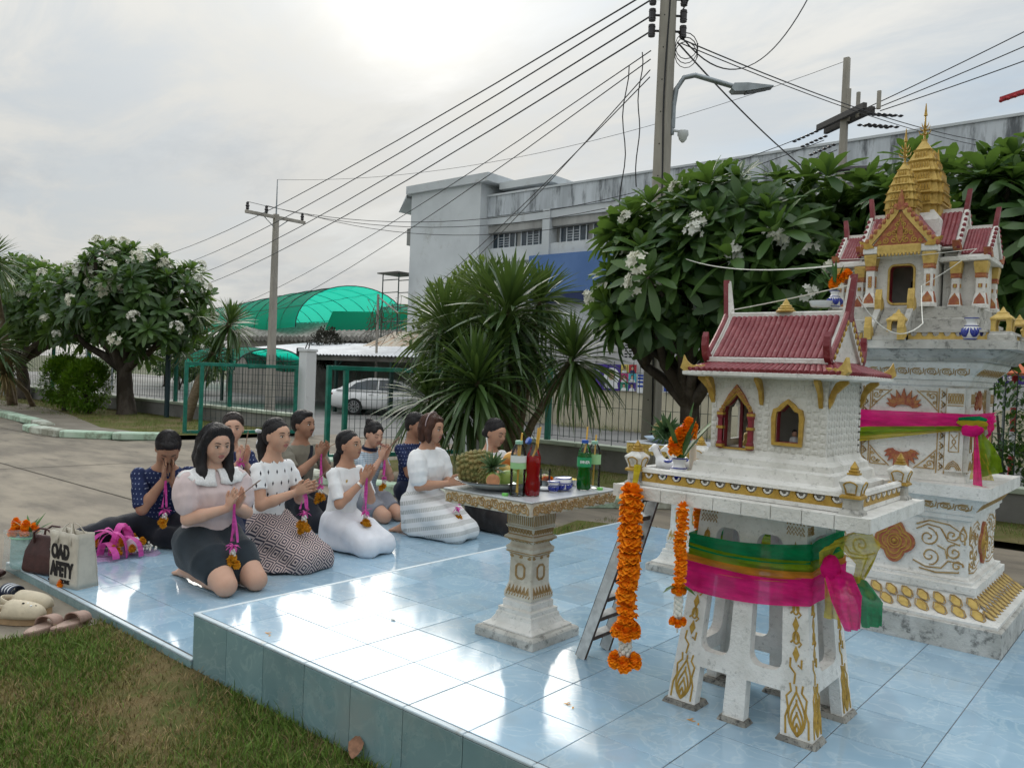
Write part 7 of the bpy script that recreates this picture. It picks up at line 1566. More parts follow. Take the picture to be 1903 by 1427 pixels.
for k in range(2):
 R_ = random.Random(70+k); mb = MB()
 for f in range(16):
  th = R_.uniform(0, 2*pi); ph = R_.uniform(0, 1.5); d = V((sin(ph)*cos(th), sin(ph)*sin(th), cos(ph))); c = d*R_.uniform(.045, .085); q = d.to_track_quat('Z', 'Y').to_matrix().to_4x4()
  for p in range(5):
   M = Matrix.Translation(c) @ q @ Matrix.Rotation(2*pi*p/5, 4, 'Z') @ Matrix.Rotation(-.5, 4, 'Y'); leaf(mb, M, .034, .013, .1, 2)
 FLW.append(raw_mesh(mb, 'flower_cluster', m_petal))
def orient(o, d, spin): o.rotation_mode = 'QUATERNION'; o.rotation_quaternion = V(d).to_track_quat('Z', 'Y') @ Matrix.Rotation(spin, 3, 'Z').to_quaternion()
def plumeria(base, blobs, n, nfl, label, seed, sc=1.0, trunk=.16, limbs=9, flip=None):
 """frangipani: forked limbs ending in leaf rosettes"""
 R_ = random.Random(seed); T = empty('frangipani_tree', base, 0, label, 'tree'); B0 = V(base); C = sum((V(c)*r[0] for c, r in blobs), V())/sum(r[0] for c, r in blobs)
 tips = []
 for k in range(n):
  wts = [r[0]*r[2] for c, r in blobs]; c, r = R_.choices(blobs, wts)[0]
  th = R_.uniform(0, 2*pi); z = R_.uniform(-.85, 1); q = sqrt(max(0, 1-z*z)); d = V((q*cos(th), q*sin(th), z)); rr = R_.uniform(.70, 1.02) if k % 5 else R_.uniform(.3, .7)
  p = V(c)+V((d.x*r[0], d.y*r[1], d.z*r[2]))*rr; tips.append((p, (d+V((0, 0, .75))).normalized()))
 for i, (p, d) in enumerate(tips):
  o = link('leaf_rosette', ROS[i % 4], T, p-B0); orient(o, d+V((R_.uniform(-.3, .3), R_.uniform(-.3, .3), 0)), R_.uniform(0, 6.28)); s_ = sc*R_.uniform(.85, 1.25); o.scale = (s_, s_, s_)
 for i in range(nfl):
  p, d = tips[R_.randrange(len(tips))]; o = link('flower_cluster', FLW[i % 2], T, p-B0+d*.20*sc+(CAM-p).normalized()*.22*sc); orient(o, d, R_.uniform(0, 6.28)); s_ = sc*R_.uniform(1.0, 1.5)*(1.35 if base[0] < -10 else 1); o.scale = (s_, s_, s_)
 mb = MB(); top = B0.lerp(C, .42)+V((R_.uniform(-.1, .1), R_.uniform(-.1, .1), 0)); mid = B0.lerp(top, .5)+V((R_.uniform(-.12, .12)*1.5, R_.uniform(-.1, .1), 0))
 mb.tube([B0-B0+V((0, 0, -.05)), (B0-B0)+V((0, 0, .12)), mid-B0, top-B0], [trunk*1.35, trunk*1.05, trunk*.9, trunk*.8], 12); link('trunk', mb.mesh('trunk', m_bark, 60), T)
 for i in range(limbs):
  p, d = tips[int(i*len(tips)/limbs)]; a = top-B0; e = p-B0; m1 = a.lerp(e, .45)+V((R_.uniform(-.2, .2), R_.uniform(-.2, .2), -.1)); mb = MB(); mb.tube([a-V((0, 0, .05)), a.lerp(m1, .5)+V((0, 0, .03)), m1, m1.lerp(e, .6), e], [trunk*.62, trunk*.5, trunk*.38, trunk*.26, trunk*.16], 8); link('limb', mb.mesh('limb', m_bark, 60), T)
  for q in range(3):
   p2, d2 = tips[(int(i*len(tips)/limbs)+7*(q+1)) % len(tips)]
   if (p2-p).length < 1.6: mb = MB(); mb.tube([m1, m1.lerp(p2-B0, .5)+V((0, 0, -.06)), p2-B0], [trunk*.34, trunk*.26, trunk*.15], 7); link('limb', mb.mesh('limb', m_bark, 60), T)
 return T
def W(u, v, dist): return tuple(CAM + ray(u, v)*dist)
plumeria((-1.78, 7.45, .06), [((-1.35, 6.7, 2.75), (1.2, 1.0, 1.0)), ((-.75, 6.9, 3.25), (1.2, 1.0, .70)), ((-1.9, 6.75, 2.45), (.75, .7, .45)), ((-.6, 6.6, 2.55), (1.0, .9, .68))], 230, 26, 'large dark frangipani tree with white flowers around the lamp pole', 11, 1.12, .15, 11)
plumeria((1.0, 7.5, .06), [((.45, 6.9, 2.75), (1.1, 1.0, 1.0)), ((1.35, 7.2, 2.95), (1.1, 1.0, .95)), ((2.3, 7.5, 2.85), (1.0, 1.0, 1.1)), ((.3, 6.8, 2.1), (.9, .8, .7))], 220, 12, 'second dark frangipani tree behind the golden spires', 12, 1.15, .15, 11)
plumeria((-17.25, 7.1, .05), [((-17.9, 7.0, 2.9), (1.85, 1.6, 1.05)), ((-16.2, 7.2, 2.9), (1.45, 1.5, 1.1)), ((-17.2, 7.0, 3.65), (1.4, 1.2, .7)), ((-19.8, 7.0, 2.9), (1.4, 1.2, 1.0)), ((-16.0, 7.1, 2.15), (1.1, 1.0, .65)), ((-18.8, 6.9, 2.15), (1.3, 1.0, .6))], 285, 80, 'left frangipani tree with many white flowers and a crooked trunk', 13, 1.1, .22, 11)
plumeria((-25.0, 7.25, .05), [((-24.2, 6.9, 3.2), (1.9, 1.6, 1.25)), ((-22.0, 7.0, 3.0), (1.5, 1.4, 1.2)), ((-26.3, 7.0, 3.1), (1.6, 1.4, 1.2)), ((-23.4, 6.8, 2.3), (1.8, 1.2, .7))], 210, 40, 'frangipani tree at the far left edge with a dark straight trunk', 14, 1.15, .2, 10)
DRH = []
for k in range(3):
 R_ = random.Random(90+k); mb = MB()
 for i in range(165):
  a = i*2.39996+R_.uniform(-.15, .15); t = i/164; el = rad(86-128*t**.85+R_.uniform(-7, 7)); L_ = (.55+.45*min(1, .35+t))*R_.uniform(.85, 1.08); dro = .10+.55*t*t+R_.uniform(0, .12)
  M = Matrix.Translation((0, 0, -.16*t)) @ Matrix.Rotation(a, 4, 'Z') @ Matrix.Rotation(-el, 4, 'Y') @ Matrix.Rotation(R_.uniform(-.3, .3), 4, 'X') @ Matrix.Translation((.015, 0, 0)); leaf(mb, M, L_, .029, dro, 5, tip=.2, fold=.25)
 DRH.append(raw_mesh(mb, 'leaf_head', m_dr))
def dracaena(base, heads, label, seed, tr=.07, mt=None):
 T = empty('dracaena', base, 0, label, 'plant'); B0 = V(base); R_ = random.Random(seed)
 for i, (p, s_) in enumerate(heads):
  me = DRH[i % 3]
  o = link('leaf_head', me, T, V(p)-B0);
  if mt: o.data = me.copy(); o.data.materials[0] = mt
  orient(o, (R_.uniform(-.22, .22), R_.uniform(-.22, .22), 1), R_.uniform(0, 6)); o.scale = (s_, s_, s_)
  e = V(p)-B0; m1 = V((e.x*.35+R_.uniform(-.1, .1), e.y*.35, e.z*.45)); mb = MB(); mb.tube([V((R_.uniform(-.05, .05), R_.uniform(-.05, .05), -.02)), m1, e], [tr*1.3, tr, tr*.7], 9); link('stem', mb.mesh('stem', m_bark2, 60), T)
 return T
DB = (-3.95, 6.55, .06)
dracaena(DB, [(W(945, 572, 11.0), 1.12), (W(1066, 660, 10.5), .80), (W(885, 705, 10.3), .98), (W(828, 600, 11.5), .90), (W(795, 735, 11.0), .78), (W(900, 545, 12.1), .85), (W(1005, 555, 11.9), .80), (W(855, 650, 11.1), .85), (W(975, 650, 11.6), .75), (W(925, 640, 10.8), .85), (W(870, 760, 10.6), .6)], 'large many-headed spiky dracaena behind the kneeling people', 5, .055)
dracaena((-14.7, 7.35, .06), [(W(427, 600, 18.6), .82), (W(398, 655, 18.4), .62)], 'slim dracaena with a round spiky head by the gate', 6, .09)
dracaena((-21.5, 5.9, .06), [(W(-18, 480, 20), .95), (W(-15, 640, 19), .95)], 'spiky palm at the far left edge with drooping fronds', 7, .09)
dracaena((-20.8, 6.2, .06), [(W(8, 690, 19), .55)], 'dry brown palm fronds low at the far left edge', 8, .06, m_dry)
def shrub(name, base, blobs, n, lf, mt, label, cat='shrub', seed=1, stems=5, kind=None):
 R_ = random.Random(seed); mb = MB(); T = empty(name, base, 0, label, cat); B0 = V(base)
 for k in range(n):
  c, r = R_.choices(blobs, [q[1][0]**2 for q in blobs])[0]; th = R_.uniform(0, 2*pi); z = R_.uniform(-1, 1); q = sqrt(1-z*z); rr = R_.uniform(.55, 1.03)**.6*(1+.14*sin(th*5+z*4))
  d = V((q*cos(th), q*sin(th), z)); p = V(c)+V((d.x*r[0], d.y*r[1], d.z*r[2]))*rr; M = Matrix.Translation(p-B0) @ (d+V((R_.uniform(-.8, .8), R_.uniform(-.8, .8), R_.uniform(-.2, .9)))).to_track_quat('X', 'Z').to_matrix().to_4x4(); leaf(mb, M, lf*R_.uniform(.7, 1.3), lf*.26, .2, 2, tip=.2)
 link('foliage', raw_mesh(mb, 'foliage', mt), T)
 for i in range(stems):
  c, r = blobs[i % len(blobs)]; e = V(c)-B0; mb = MB(); mb.tube([V((R_.uniform(-.06, .06), R_.uniform(-.06, .06), 0)), e*.5, e+V((R_.uniform(-.3, .3)*r[0], R_.uniform(-.3, .3)*r[1], .3*r[2]))], [.05, .035, .015], 6); link('stem', mb.mesh('stem', m_bark, 60), T)
 return T
shrub('round_shrub', (-18.95, 6.25, .07), [((-18.95, 6.2, .85), (.56, .56, .62)), ((-18.8, 6.2, 1.12), (.4, .4, .35))], 5200, .095, m_bush, 'bright green round shrub on the left of the pair under the tree', 'shrub', 21)
shrub('round_shrub', (-17.75, 6.35, .07), [((-17.75, 6.3, .76), (.58, .6, .62)), ((-17.65, 6.3, 1.02), (.42, .42, .38))], 5600, .095, m_bush, 'bright green round shrub nearer the crooked tree trunk', 'shrub', 22)
shrub('leafy_tree', (-8.2, 10.2, -.3), [((-8.0, 10.2, 2.9), (.9, 1.0, .6)), ((-9.2, 10.3, 2.2), (.7, .8, .6)), ((-7.9, 10.0, 3.35), (.4, .4, .4)), ((-8.6, 10.1, 2.6), (.9, .9, .7))], 3800, .16, m_mango, 'pale leafy tree just beyond the wall behind the dracaena', 'tree', 23, 6)
shrub('hedge', (1.6, 11.6, -.3), [((.9, 11.6, .9), (.9, .7, .85)), ((2.3, 11.8, 1.0), (1.0, .8, .95)), ((1.5, 11.5, .3), (1.2, .7, .5))], 5200, .10, m_dkleaf, 'dense dark hedge beyond the fence at the right edge', 'hedge', 24)
shrub('wild_bush', (-29.8, 22.6, -.3), [((-29.8, 22.4, 2.4), (1.1, .6, .9))], 1600, .16, mat('dry_brush', (.06, .06, .045), .9, .2, var=.4, vscale=4), 'dark dry bush between the low houses', 'bush', 25)
for i, (x_, y_, r_) in enumerate(((-64, 26, 2.6), (-57, 29, 2.2), (-50, 24, 1.7), (-44, 22, 1.4), (-38, 20, 1.3), (-72, 20, 3.0))):
 shrub('far_tree', (x_, y_, -.35), [((x_, y_, 1.0+r_*.55), (r_*1.2, r_, r_*.8)), ((x_+r_*.8, y_, .8+r_*.3), (r_*.8, r_*.8, r_*.6))], 1500, .3, m_dkleaf, ('first', 'second', 'third', 'fourth', 'fifth', 'sixth')[i]+' distant dark tree on the left skyline behind the fence', 'tree', 30+i, 3)
def reg4(R_): return R_.uniform(-6, 4), R_.uniform(5.0, 8.1)
grass('grass', 9000, lambda R_: (R_.uniform(-6, 4), R_.uniform(7.0, 8.1)), .03, .09, 'weedy grass in the planting bed below the wall', m_g, 5, lambda x, y: .06)
def reg5(R_): return R_.uniform(-14, 2), R_.uniform(20.6, 21.5)
grass('grass', 7000, reg5, .08, .3, 'rank grass along the foot of the cream wall across the street', m_g, 6, lambda x, y: -.35)
m_stone = mat('field_stone', (.24, .20, .15), .9, .2, col2=(.15, .13, .10), vscale=9, thr=(.35, .65), bump=.8, bscale=25)
R_ = random.Random(9)
for i in range(16):
 x_ = -6.1+i*.28+R_.uniform(-.05, .05); y_ = 4.66+.06*R_.random(); mb = MB(); r_ = R_.uniform(.07, .16); mb.ball((0, 0, r_*.4), (r_*1.35, r_, r_*.8), 9, 6); mb.v = [tuple(V(p)*(1+.25*mnoise.noise(V(p)*14+V((i*3, 0, 0))))) for p in mb.v]
 o = mb.build('garden_stone', m_stone, None, 40, (x_, y_, .06)); tag(o, '%s garden stone along the planting bed kerb, counted from the gate' % ('first', 'second', 'third', 'fourth', 'fifth', 'sixth', 'seventh', 'eighth', 'ninth', 'tenth', 'eleventh', 'twelfth', 'thirteenth', 'fourteenth', 'fifteenth', 'sixteenth')[i], 'stone', 'garden stones along the planting bed')
lm = MB(); leaf(lm, Matrix.Rotation(.4, 4, 'Y'), .075, .03, -.6, 4); o = link('fallen_leaf', raw_mesh(lm, 'fallen_leaf', mat('dead_leaf', (.26, .13, .075), .8, var=.3, vscale=40)), None, (1.02, -.10, .05)); o.rotation_euler = (0, -.5, 2.2); tag(o, 'curled brown dead leaf against the front tiles', 'leaf')
# ================================================================= flowers, garlands, cloth
m_mari = mat('marigold_orange', (.95, .25, .004), .6, .3, col2=(1.0, .36, .01), vscale=60, thr=(.35, .65)); m_mari2 = mat('marigold_deep', (.62, .26, .015), .7, .3, col2=(.72, .36, .02), vscale=60)
m_gleaf = mat('green_leaf_plain', (.06, .15, .03), .5, .4, var=.4, vscale=12); m_jas = mat('jasmine_white', (.74, .73, .66), .6, var=.1, vscale=50)
def sheer(name, c, alpha, rough=.6):
 m = mat(name, c, min(.95, rough+.25), .15, alpha=alpha, var=.25, vscale=9, bump=.8, bscale=28, stretch=(1.2, 1.2, 5)); nt = m.node_tree; b = nt.nodes['Principled BSDF']; tr = nt.nodes.new('ShaderNodeBsdfTranslucent'); tr.inputs[0].default_value = (*[min(1, x*1.1) for x in c], 1); ms = nt.nodes.new('ShaderNodeMixShader'); ms.inputs[0].default_value = .3; out = nt.nodes['Material Output']
 tp_ = nt.nodes.new('ShaderNodeBsdfTransparent'); m2 = nt.nodes.new('ShaderNodeMixShader'); m2.inputs[0].default_value = alpha; b.inputs['Alpha'].default_value = 1
 nt.links.new(b.outputs[0], ms.inputs[1]); nt.links.new(tr.outputs[0], ms.inputs[2]); nt.links.new(tp_.outputs[0], m2.inputs[1]); nt.links.new(ms.outputs[0], m2.inputs[2]); nt.links.new(m2.outputs[0], out.inputs[0]); return m
s_pink = sheer('sheer_pink', (.88, .015, .25), .88); s_green = sheer('sheer_green', (.0, .28, .10), .90); s_yel = sheer('sheer_yellow', (.62, .50, .03), .78); s_orange = sheer('sheer_orange', (.72, .28, .03), .86); s_lime = sheer('sheer_lime', (.22, .36, .01), .88); s_paleyel = sheer('sheer_pale_yellow', (.66, .54, .04), .70); s_rib = sheer('pink_ribbon', (.78, .12, .48), .92, .35); s_clear = sheer('clear_plastic', (.70, .76, .76), .22, .15)
def flower_mesh(name, R0, H0, layers, per, mt, seed):
 R_ = random.Random(seed); mb = MB()
 for l in range(layers):
  t = l/(layers-1); el = rad(-35+115*t); r0 = R0*.30
  for p in range(per):
   a = 2*pi*(p+.5*(l % 2))/per+R_.uniform(-.12, .12); M = Matrix.Translation((0, 0, H0*(t-.5)*.35)) @ Matrix.Rotation(a, 4, 'Z') @ Matrix.Rotation(-el+R_.uniform(-.15, .15), 4, 'Y') @ Matrix.Translation((r0*.4, 0, 0)); leaf(mb, M, R0*R_.uniform(.86, 1.02), R0*.46, .12, 4, tip=.9, fold=.5)
 mb.ball((0, 0, 0), (R0*.62, R0*.62, H0*.42), 8, 6); return raw_mesh(mb, name, mt)
ME_MARI = flower_mesh('marigold', .026, .036, 6, 13, m_mari, 1); ME_MARID = flower_mesh('marigold', .026, .036, 5, 11, m_mari2, 2); ME_DISC = flower_mesh('garland_flower', .039, .032, 4, 17, m_mari, 3); ME_DISC2 = flower_mesh('garland_flower', .024, .026, 4, 13, m_mari, 4)
ME_JAS = MB().ball((0, 0, 0), (.009, .009, .011), 8, 6).mesh('jasmine_bud', m_jas, 60)
def spin(o, R_): o.rotation_euler = (R_.uniform(-.25, .25), R_.uniform(-.25, .25), R_.uniform(0, 6)); return o
def long_garland(pos, ztop, zbot, me, step, label, r=.012, double=True, tail=True, seed=1):
 R_ = random.Random(seed); x, y = pos; G_ = empty('marigold_garland', (x, y, ztop), 0, label, 'garland'); z = 0; n = 0; tk = 1.0 if double else .5; H = ztop-zbot-(.17 if tail else 0)
 mb = MB(); mb.tube([(0, 0, .03), (0, 0, -(ztop-zbot))], .003, 5); link('thread', mb.mesh('thread', m_jas), G_)
 while z < H:
  offs = ((-.011, .008), (.012, -.006)) if double and z < H*.62 else ((.004*sin(n), .003*cos(n)),)
  for dx, dy in offs: spin(link('flower', me, G_, (dx, dy, -z-R_.uniform(0, .008))), R_)
  z += step; n += 1
 if tail:
  for k, zz in enumerate((H+.012, H+.125)):
   for i in range(6): a = 2*pi*i/6; spin(link('tassel_flower', ME_MARI, G_, (.034*tk*cos(a)*(1+.25*k), .034*tk*sin(a)*(1+.25*k), -zz-.008*(i % 2))), R_).scale = (tk,)*3
  for i in range(30): a = i*2.4; link('jasmine_bud', ME_JAS, G_, (.018*tk*cos(a), .018*tk*sin(a), -H-.035-.0026*i))
  for k in range(3): lm = MB(); leaf(lm, Matrix.Rotation(k*2.1, 4, 'Z') @ Matrix.Rotation(.2, 4, 'Y'), .07, .012, .2, 3, tip=.2); link('garland_leaf', raw_mesh(lm, 'garland_leaf', m_gleaf), G_, (0, 0, -H+.005))
 return G_
long_garland((1.765, .575), 1.075, .405, ME_DISC, .0345, 'thick orange marigold garland hanging at the corner of the small spirit house', seed=2)
long_garland((1.975, .582), 1.045, .60, ME_DISC2, .0265, 'thin orange marigold garland hanging from the slab edge of the small spirit house', double=False, seed=3)
long_garland((1.72, 1.215), 1.05, .58, ME_DISC2, .0265, 'marigold garland hanging at the back corner of the small spirit house', double=False, seed=4)
mb = MB(); mb.tube([(1.748, .640, 1.175), (1.760, .610, 1.13), (1.765, .592, 1.10), (1.765, .578, 1.06)], [.016, .012, .010, .008], 6, flat=.4); tag(mb.build('garland_tie', s_yel), 'yellow ribbon tying the thick garland to the lantern', 'ribbon')
def sash(name, label, rings, parent=None):
 """rings: list of (material, part name, outline points, z0 function, z1 function)"""
 S_ = empty(name, rings[0][2][0], 0, label, 'sash'); B0 = V(rings[0][2][0])
 for mt, pn, pts, f0, f1, wob in rings:
  n = len(pts)-1; mb = MB()
  def fn(u, v):
   i = min(int(u*n), n-1); t = u*n-i; p = V(pts[i]).lerp(V(pts[i+1]), t); z = f0(u)+(f1(u)-f0(u))*v; q = wob*(sin(23*u+9*v)+.6*sin(47*u+17*v)+.7*sin(v*15+4*u))
   i2 = V(pts[i+1])-V(pts[i]); nr = V((i2.y, -i2.x, 0)).normalized(); return V((p.x, p.y, z))+nr*q-B0
  mb.grid(fn, 16*n, 10); link(pn, raw_mesh(mb, pn, mt), S_)
 return S_, B0
def rim_pts(hx_, hy_, c, z, e): return [(c[0]-hx_-e, c[1]+hy_+e, z), (c[0]-hx_-e, c[1]-hy_-e, z), (c[0]+hx_+e, c[1]-hy_-e, z), (c[0]+hx_+e, c[1]+hy_+e, z), (c[0]-hx_-e, c[1]+hy_+e, z)]
rp = lambda z, e: rim_pts(*taper(z), (cx1, cy1), z, e)
cx1, cy1 = 2.143, .935
sg = lambda a, b: (lambda u: a+(b-a)*min(1, max(0, (u-.25)/.3))-.018*sin(pi*min(1, max(0, (u-.25)/.25))))
S_, B0 = sash('sash', 'green, yellow and pink sheer sash tied round the small spirit house legs', [
 (s_pink, 'pink_layer', rp(.74, .014), sg(.715, .755), sg(.825, .850), .0030), (s_orange, 'orange_layer', rp(.80, .018), sg(.800, .838), sg(.850, .870), .0025),
 (s_lime, 'olive_layer', rp(.84, .015), sg(.838, .862), sg(.892, .905), .0030), (s_green, 'green_layer', rp(.88, .019), sg(.872, .895), sg(.928, .968), .0030)])
def drape(name, mt, par, B0, path, widths, wdir, rip=.008, n=24, m_=10):
 mb = MB(); k = len(path)-1
 def fn(u, v):
  i = min(int(u*k), k-1); t = u*k-i; p = V(path[i]).lerp(V(path[i+1]), t); wd = widths[i]+(widths[i+1]-widths[i])*t; d = V(wdir).normalized(); nn = V((.55, -.8, .1))
  return p+d*(v-.5)*wd+nn*rip*(sin(v*13+u*5)+.5*sin(v*29+u*11))*(.4+u)-B0
 mb.grid(fn, n, m_); link(name, raw_mesh(mb, name, mt), par)
K = V((2.445, .755, .895))
mb = MB(); mb.ball(K-B0, (.032, .034, .045), 12, 8); mb.v = [tuple(V(p)+V((.008, -.006, .006))*mnoise.noise(V(p)*40)) for p in mb.v]; link('knot', mb.mesh('knot', s_pink, 60), S_)
drape('pink_tail', s_pink, S_, B0, [K, K+V((.03, -.015, -.02)), K+V((.062, -.015, -.09)), K+V((.085, -.01, -.19))], [.03, .085, .10, .045], (.8, .35, .25))
drape('green_tail', s_green, S_, B0, [K+V((.01, .02, -.01)), K+V((.07, .05, -.04)), K+V((.115, .06, -.11)), K+V((.125, .06, -.185))], [.03, .06, .085, .06], (.8, .5, .15))
drape('yellow_puff', s_paleyel, S_, B0, [K+V((-.02, 0, .02)), K+V((.005, -.03, .085)), K+V((.075, -.02, .120)), K+V((.115, .02, .06)), K+V((.09, .03, -.03))], [.05, .10, .12, .11, .05], (.5, .6, .5), .012)
drape('yellow_tail', s_paleyel, S_, B0, [K+V((0, 0, -.03)), K+V((.01, .0, -.10)), K+V((.02, 0, -.17))], [.04, .05, .06], (.8, .4, .0))
r2 = [(BX-.32, BY+.315, 0), (BX-.315, BY-.318, 0), (BX+.318, BY-.318, 0), (BX+.318, BY+.315, 0)]
ff = lambda a, b: (lambda u: a+(b-a)*min(1, max(0, (u-.33)/.30)))
S2s, B2 = sash('sash', 'pink, green and yellow sheer sash tied round the carved pillar of the tall spirit house', [(s_pink, 'pink_layer', r2, ff(1.278, 1.325), ff(1.385, 1.392), .004), (s_lime, 'green_layer', [(a*1.0+(a-BX)*.015, b+(b-BY)*.015, c) for a, b, c in r2], ff(1.228, 1.312), ff(1.285, 1.330), .003), (s_yel, 'yellow_layer', [(a+(a-BX)*.008, b+(b-BY)*.008, c) for a, b, c in r2], ff(1.192, 1.306), ff(1.234, 1.318), .003)])
K2 = V((BX+.325, BY-.33, 1.335))
for mt, nm, dz, rr in ((s_yel, 'yellow_knot', .012, (.07, .022, .026)), (s_pink, 'pink_knot', -.018, (.05, .03, .035)), (s_green, 'green_knot', .032, (.065, .018, .014))): mb = MB(); mb.ball(K2-B2+V((0, 0, dz)), rr, 14, 8); mb.v = [tuple(V(p)+V((.01, -.008, .008))*mnoise.noise(V(p)*30)) for p in mb.v]; link(nm, mb.mesh(nm, mt, 60), S2s)
drape('green_tail', s_lime, S2s, B2, [K2+V((.02, 0, -.02)), K2+V((.05, .0, -.09)), K2+V((.085, .02, -.17)), K2+V((.09, .03, -.23))], [.03, .07, .10, .10], (.8, .3, .3), .01)
drape('yellow_tail', s_paleyel, S2s, B2, [K2+V((.02, 0, -.04)), K2+V((.04, .0, -.14)), K2+V((.055, .02, -.26))], [.03, .06, .10], (.8, .3, .0), .01)
drape('pink_loop', s_pink, S2s, B2, [K2+V((.03, .02, .02)), K2+V((.07, .03, .03)), K2+V((.08, .03, -.03)), K2+V((.05, .02, -.06))], [.03, .06, .06, .03], (.3, .4, .8), .006)
drape('pink_end', s_pink, S2s, B2, [K2+V((.02, -.01, -.04)), K2+V((.03, -.02, -.16)), K2+V((.045, -.04, -.283)), K2+V((.09, -.05, -.286))], [.02, .03, .05, .02], (.8, -.3, .0), .004)
mb = MB()
def sagline(a, b, s, n=14): a, b = V(a), V(b); return [a.lerp(b, i/n)-V((0, 0, s*4*(i/n)*(1-i/n))) for i in range(n+1)]
mb.tube(sagline((1.945, .936, 1.785), (2.41, .936, 1.868), .004), .0025, 4); mb.tube(sagline((2.41, .936, 1.868), (2.42, 1.9, 1.80), .10), .0025, 4); mb.tube(sagline((2.42, 1.9, 1.80), (2.30, 2.34, 2.02), .03), .0025, 4); mb.tube(sagline((2.30, 2.34, 2.02), (2.52, 2.42, 2.20), .01), .0025, 4); mb.tube(sagline((2.52, 2.42, 2.20), (1.86, 2.44, 2.19), .01), .002, 4)
tag(mb.build('sacred_thread', m_jas), 'white sacred thread strung from the small spirit house to the tall one', 'thread')
mb = MB(); mb.tube(sagline((1.83, 2.45, 2.16), (-2.55, 7.8, 3.45), .16, 24), .005, 4); tag(mb.build('sacred_thread', m_jas), 'long white thread running from the tall spirit house to the lamp pole', 'thread')
# ================================================================= offerings
m_porc = mat('white_porcelain', (.74, .75, .76), .18, .5, coat=.4); m_cob = mat('cobalt_glaze', (.015, .03, .26), .2, .5, coat=.4); m_traydk = mat('tray_dark_rim', (.05, .04, .035), .3); m_tray = mat('pale_glazed_tray', (.62, .66, .66), .2, .5); m_lblue = mat('pale_blue_tray', (.42, .52, .64), .3)
def cobalt(name, prof, loc, label, cat, petals=5, zb=None, rb=None, sub=''):
 Vv = empty(name, loc, 0, label, cat); mb = MB(); mb.lathe(prof, 24); link('body', mb.mesh('body', m_porc, 50), Vv); zs = [p[1] for p in prof]; H = max(zs)
 def rad_at(z):
  for (r0, z0), (r1, z1) in zip(prof, prof[1:]):
   if z0 <= z <= z1 and z1 > z0: return r0+(r1-r0)*(z-z0)/(z1-z0)
  return prof[-1][0]
 for z in (zs[1]+.004, H*.64, H*.97): mb = MB(); r = rad_at(z)+.0008; mb.tube([(r*cos(2*pi*i/24), r*sin(2*pi*i/24), z) for i in range(25)], .0026, 5); link('blue_line', mb.mesh('blue_line', m_cob), Vv)
 for k in range(petals):
  a0 = 2*pi*k/petals
  for d in (-.42, 0, .42):
   mb = MB(); pts = []
   for q in range(6): t = q/5; z = H*(.16+.40*t); a = a0+d*(.25+.75*t)*1.0; r = rad_at(z)+.0005; pts.append((r*cos(a), r*sin(a), z))
   mb.tube(pts, [.002, .006, .008, .008, .005, .001], 6); link('painted_leaf', mb.mesh('painted_leaf', m_cob), Vv)
 return Vv
TZ = .9705
FT = empty('fruit_tray', (.905, .785, TZ), 0, 'oval pale tray with a dark rim on the ivory pedestal table', 'tray'); mb = MB(); mb.lathe([(.075, 0), (.10, .004), (.175, .034), (.190, .040), (.188, .044), (.165, .036), (.09, .012), (.02, .010)], 36, sx=1.0, sy=1.05); link('dish', mb.mesh('dish', m_tray, 60), FT); mb = MB(); mb.tube([(.1885*cos(2*pi*i/36), .198*sin(2*pi*i/36), .0425) for i in range(37)], .0028, 5); link('rim', mb.mesh('rim', m_traydk), FT)
m_pine = mat('pineapple_rind', (.27, .20, .075), .6, .3, col2=(.16, .17, .06), vscale=30, thr=(.35, .65), bump=.5, bscale=80); m_pcore = mat('pineapple_flesh', (.66, .54, .28), .5, var=.2, vscale=30); m_pleaf = leafmat('pineapple_leaf', (.055, .11, .045), (.10, .17, .07), (.08, .14, .04), .15)
def pineapple(loc, rot, s, label, crown=True, cut=False):
 P_ = empty('pineapple', loc, 0, label, 'fruit'); P_.rotation_euler = rot; P_.scale = (s, s, s); mb = MB(); prof = [(.02, 0), (.048, .012), (.060, .05), (.062, .09), (.055, .13), (.036, .155), (.01, .162)]; mb.lathe(prof, 20); link('flesh', mb.mesh('flesh', m_pine, 60), P_)
 for j in range(8):
  z = .012+j*.018; r = [p[0] for p in prof if p[1] >= z-.02][0]; t = 0
  for (r0, z0), (r1, z1) in zip(prof, prof[1:]):
   if z0 <= z <= z1: r = r0+(r1-r0)*(z-z0)/(z1-z0)
  n = max(7, int(2*pi*r/.024))
  mb = MB()
  for i in range(n): a = 2*pi*(i+.5*(j % 2))/n; mb.ball((r*cos(a), r*sin(a), z), (.0105, .0105, .0098), 7, 5)
  o = link('eye_row', mb.mesh('eye_row', m_pine, 60), P_); o['kind'] = 'stuff'
 if cut: mb = MB(); mb.lathe([(.001, -.004), (.034, -.002), (.036, .004), (.001, .010)], 18, (0, 0, .158)); link('cut_top', mb.mesh('cut_top', m_pcore, 60), P_)
 if crown:
  mb = MB(); R_ = random.Random(int(loc[0]*100))
  for i in range(42): a = i*2.4; t = i/41; M = Matrix.Translation((0, 0, .155+.012*(1-t))) @ Matrix.Rotation(a, 4, 'Z') @ Matrix.Rotation(-rad(20+62*(1-t)), 4, 'Y'); leaf(mb, M, (.06+.07*sin(pi*(.25+.6*(1-t))))*R_.uniform(.9, 1.1), .010, .25*t, 4, tip=.2, fold=.4)
  link('crown', raw_mesh(mb, 'crown', m_pleaf), P_)
 return P_
pineapple((.765, .665, TZ+.082), (rad(80), 0, rad(128)), 1.12, 'large pineapple lying on the fruit tray with its top sliced off', False, True)
pineapple((.96, .800, TZ+.075), (rad(78), 0, rad(20)), .62, 'small pineapple with a spiky green crown on the fruit tray')
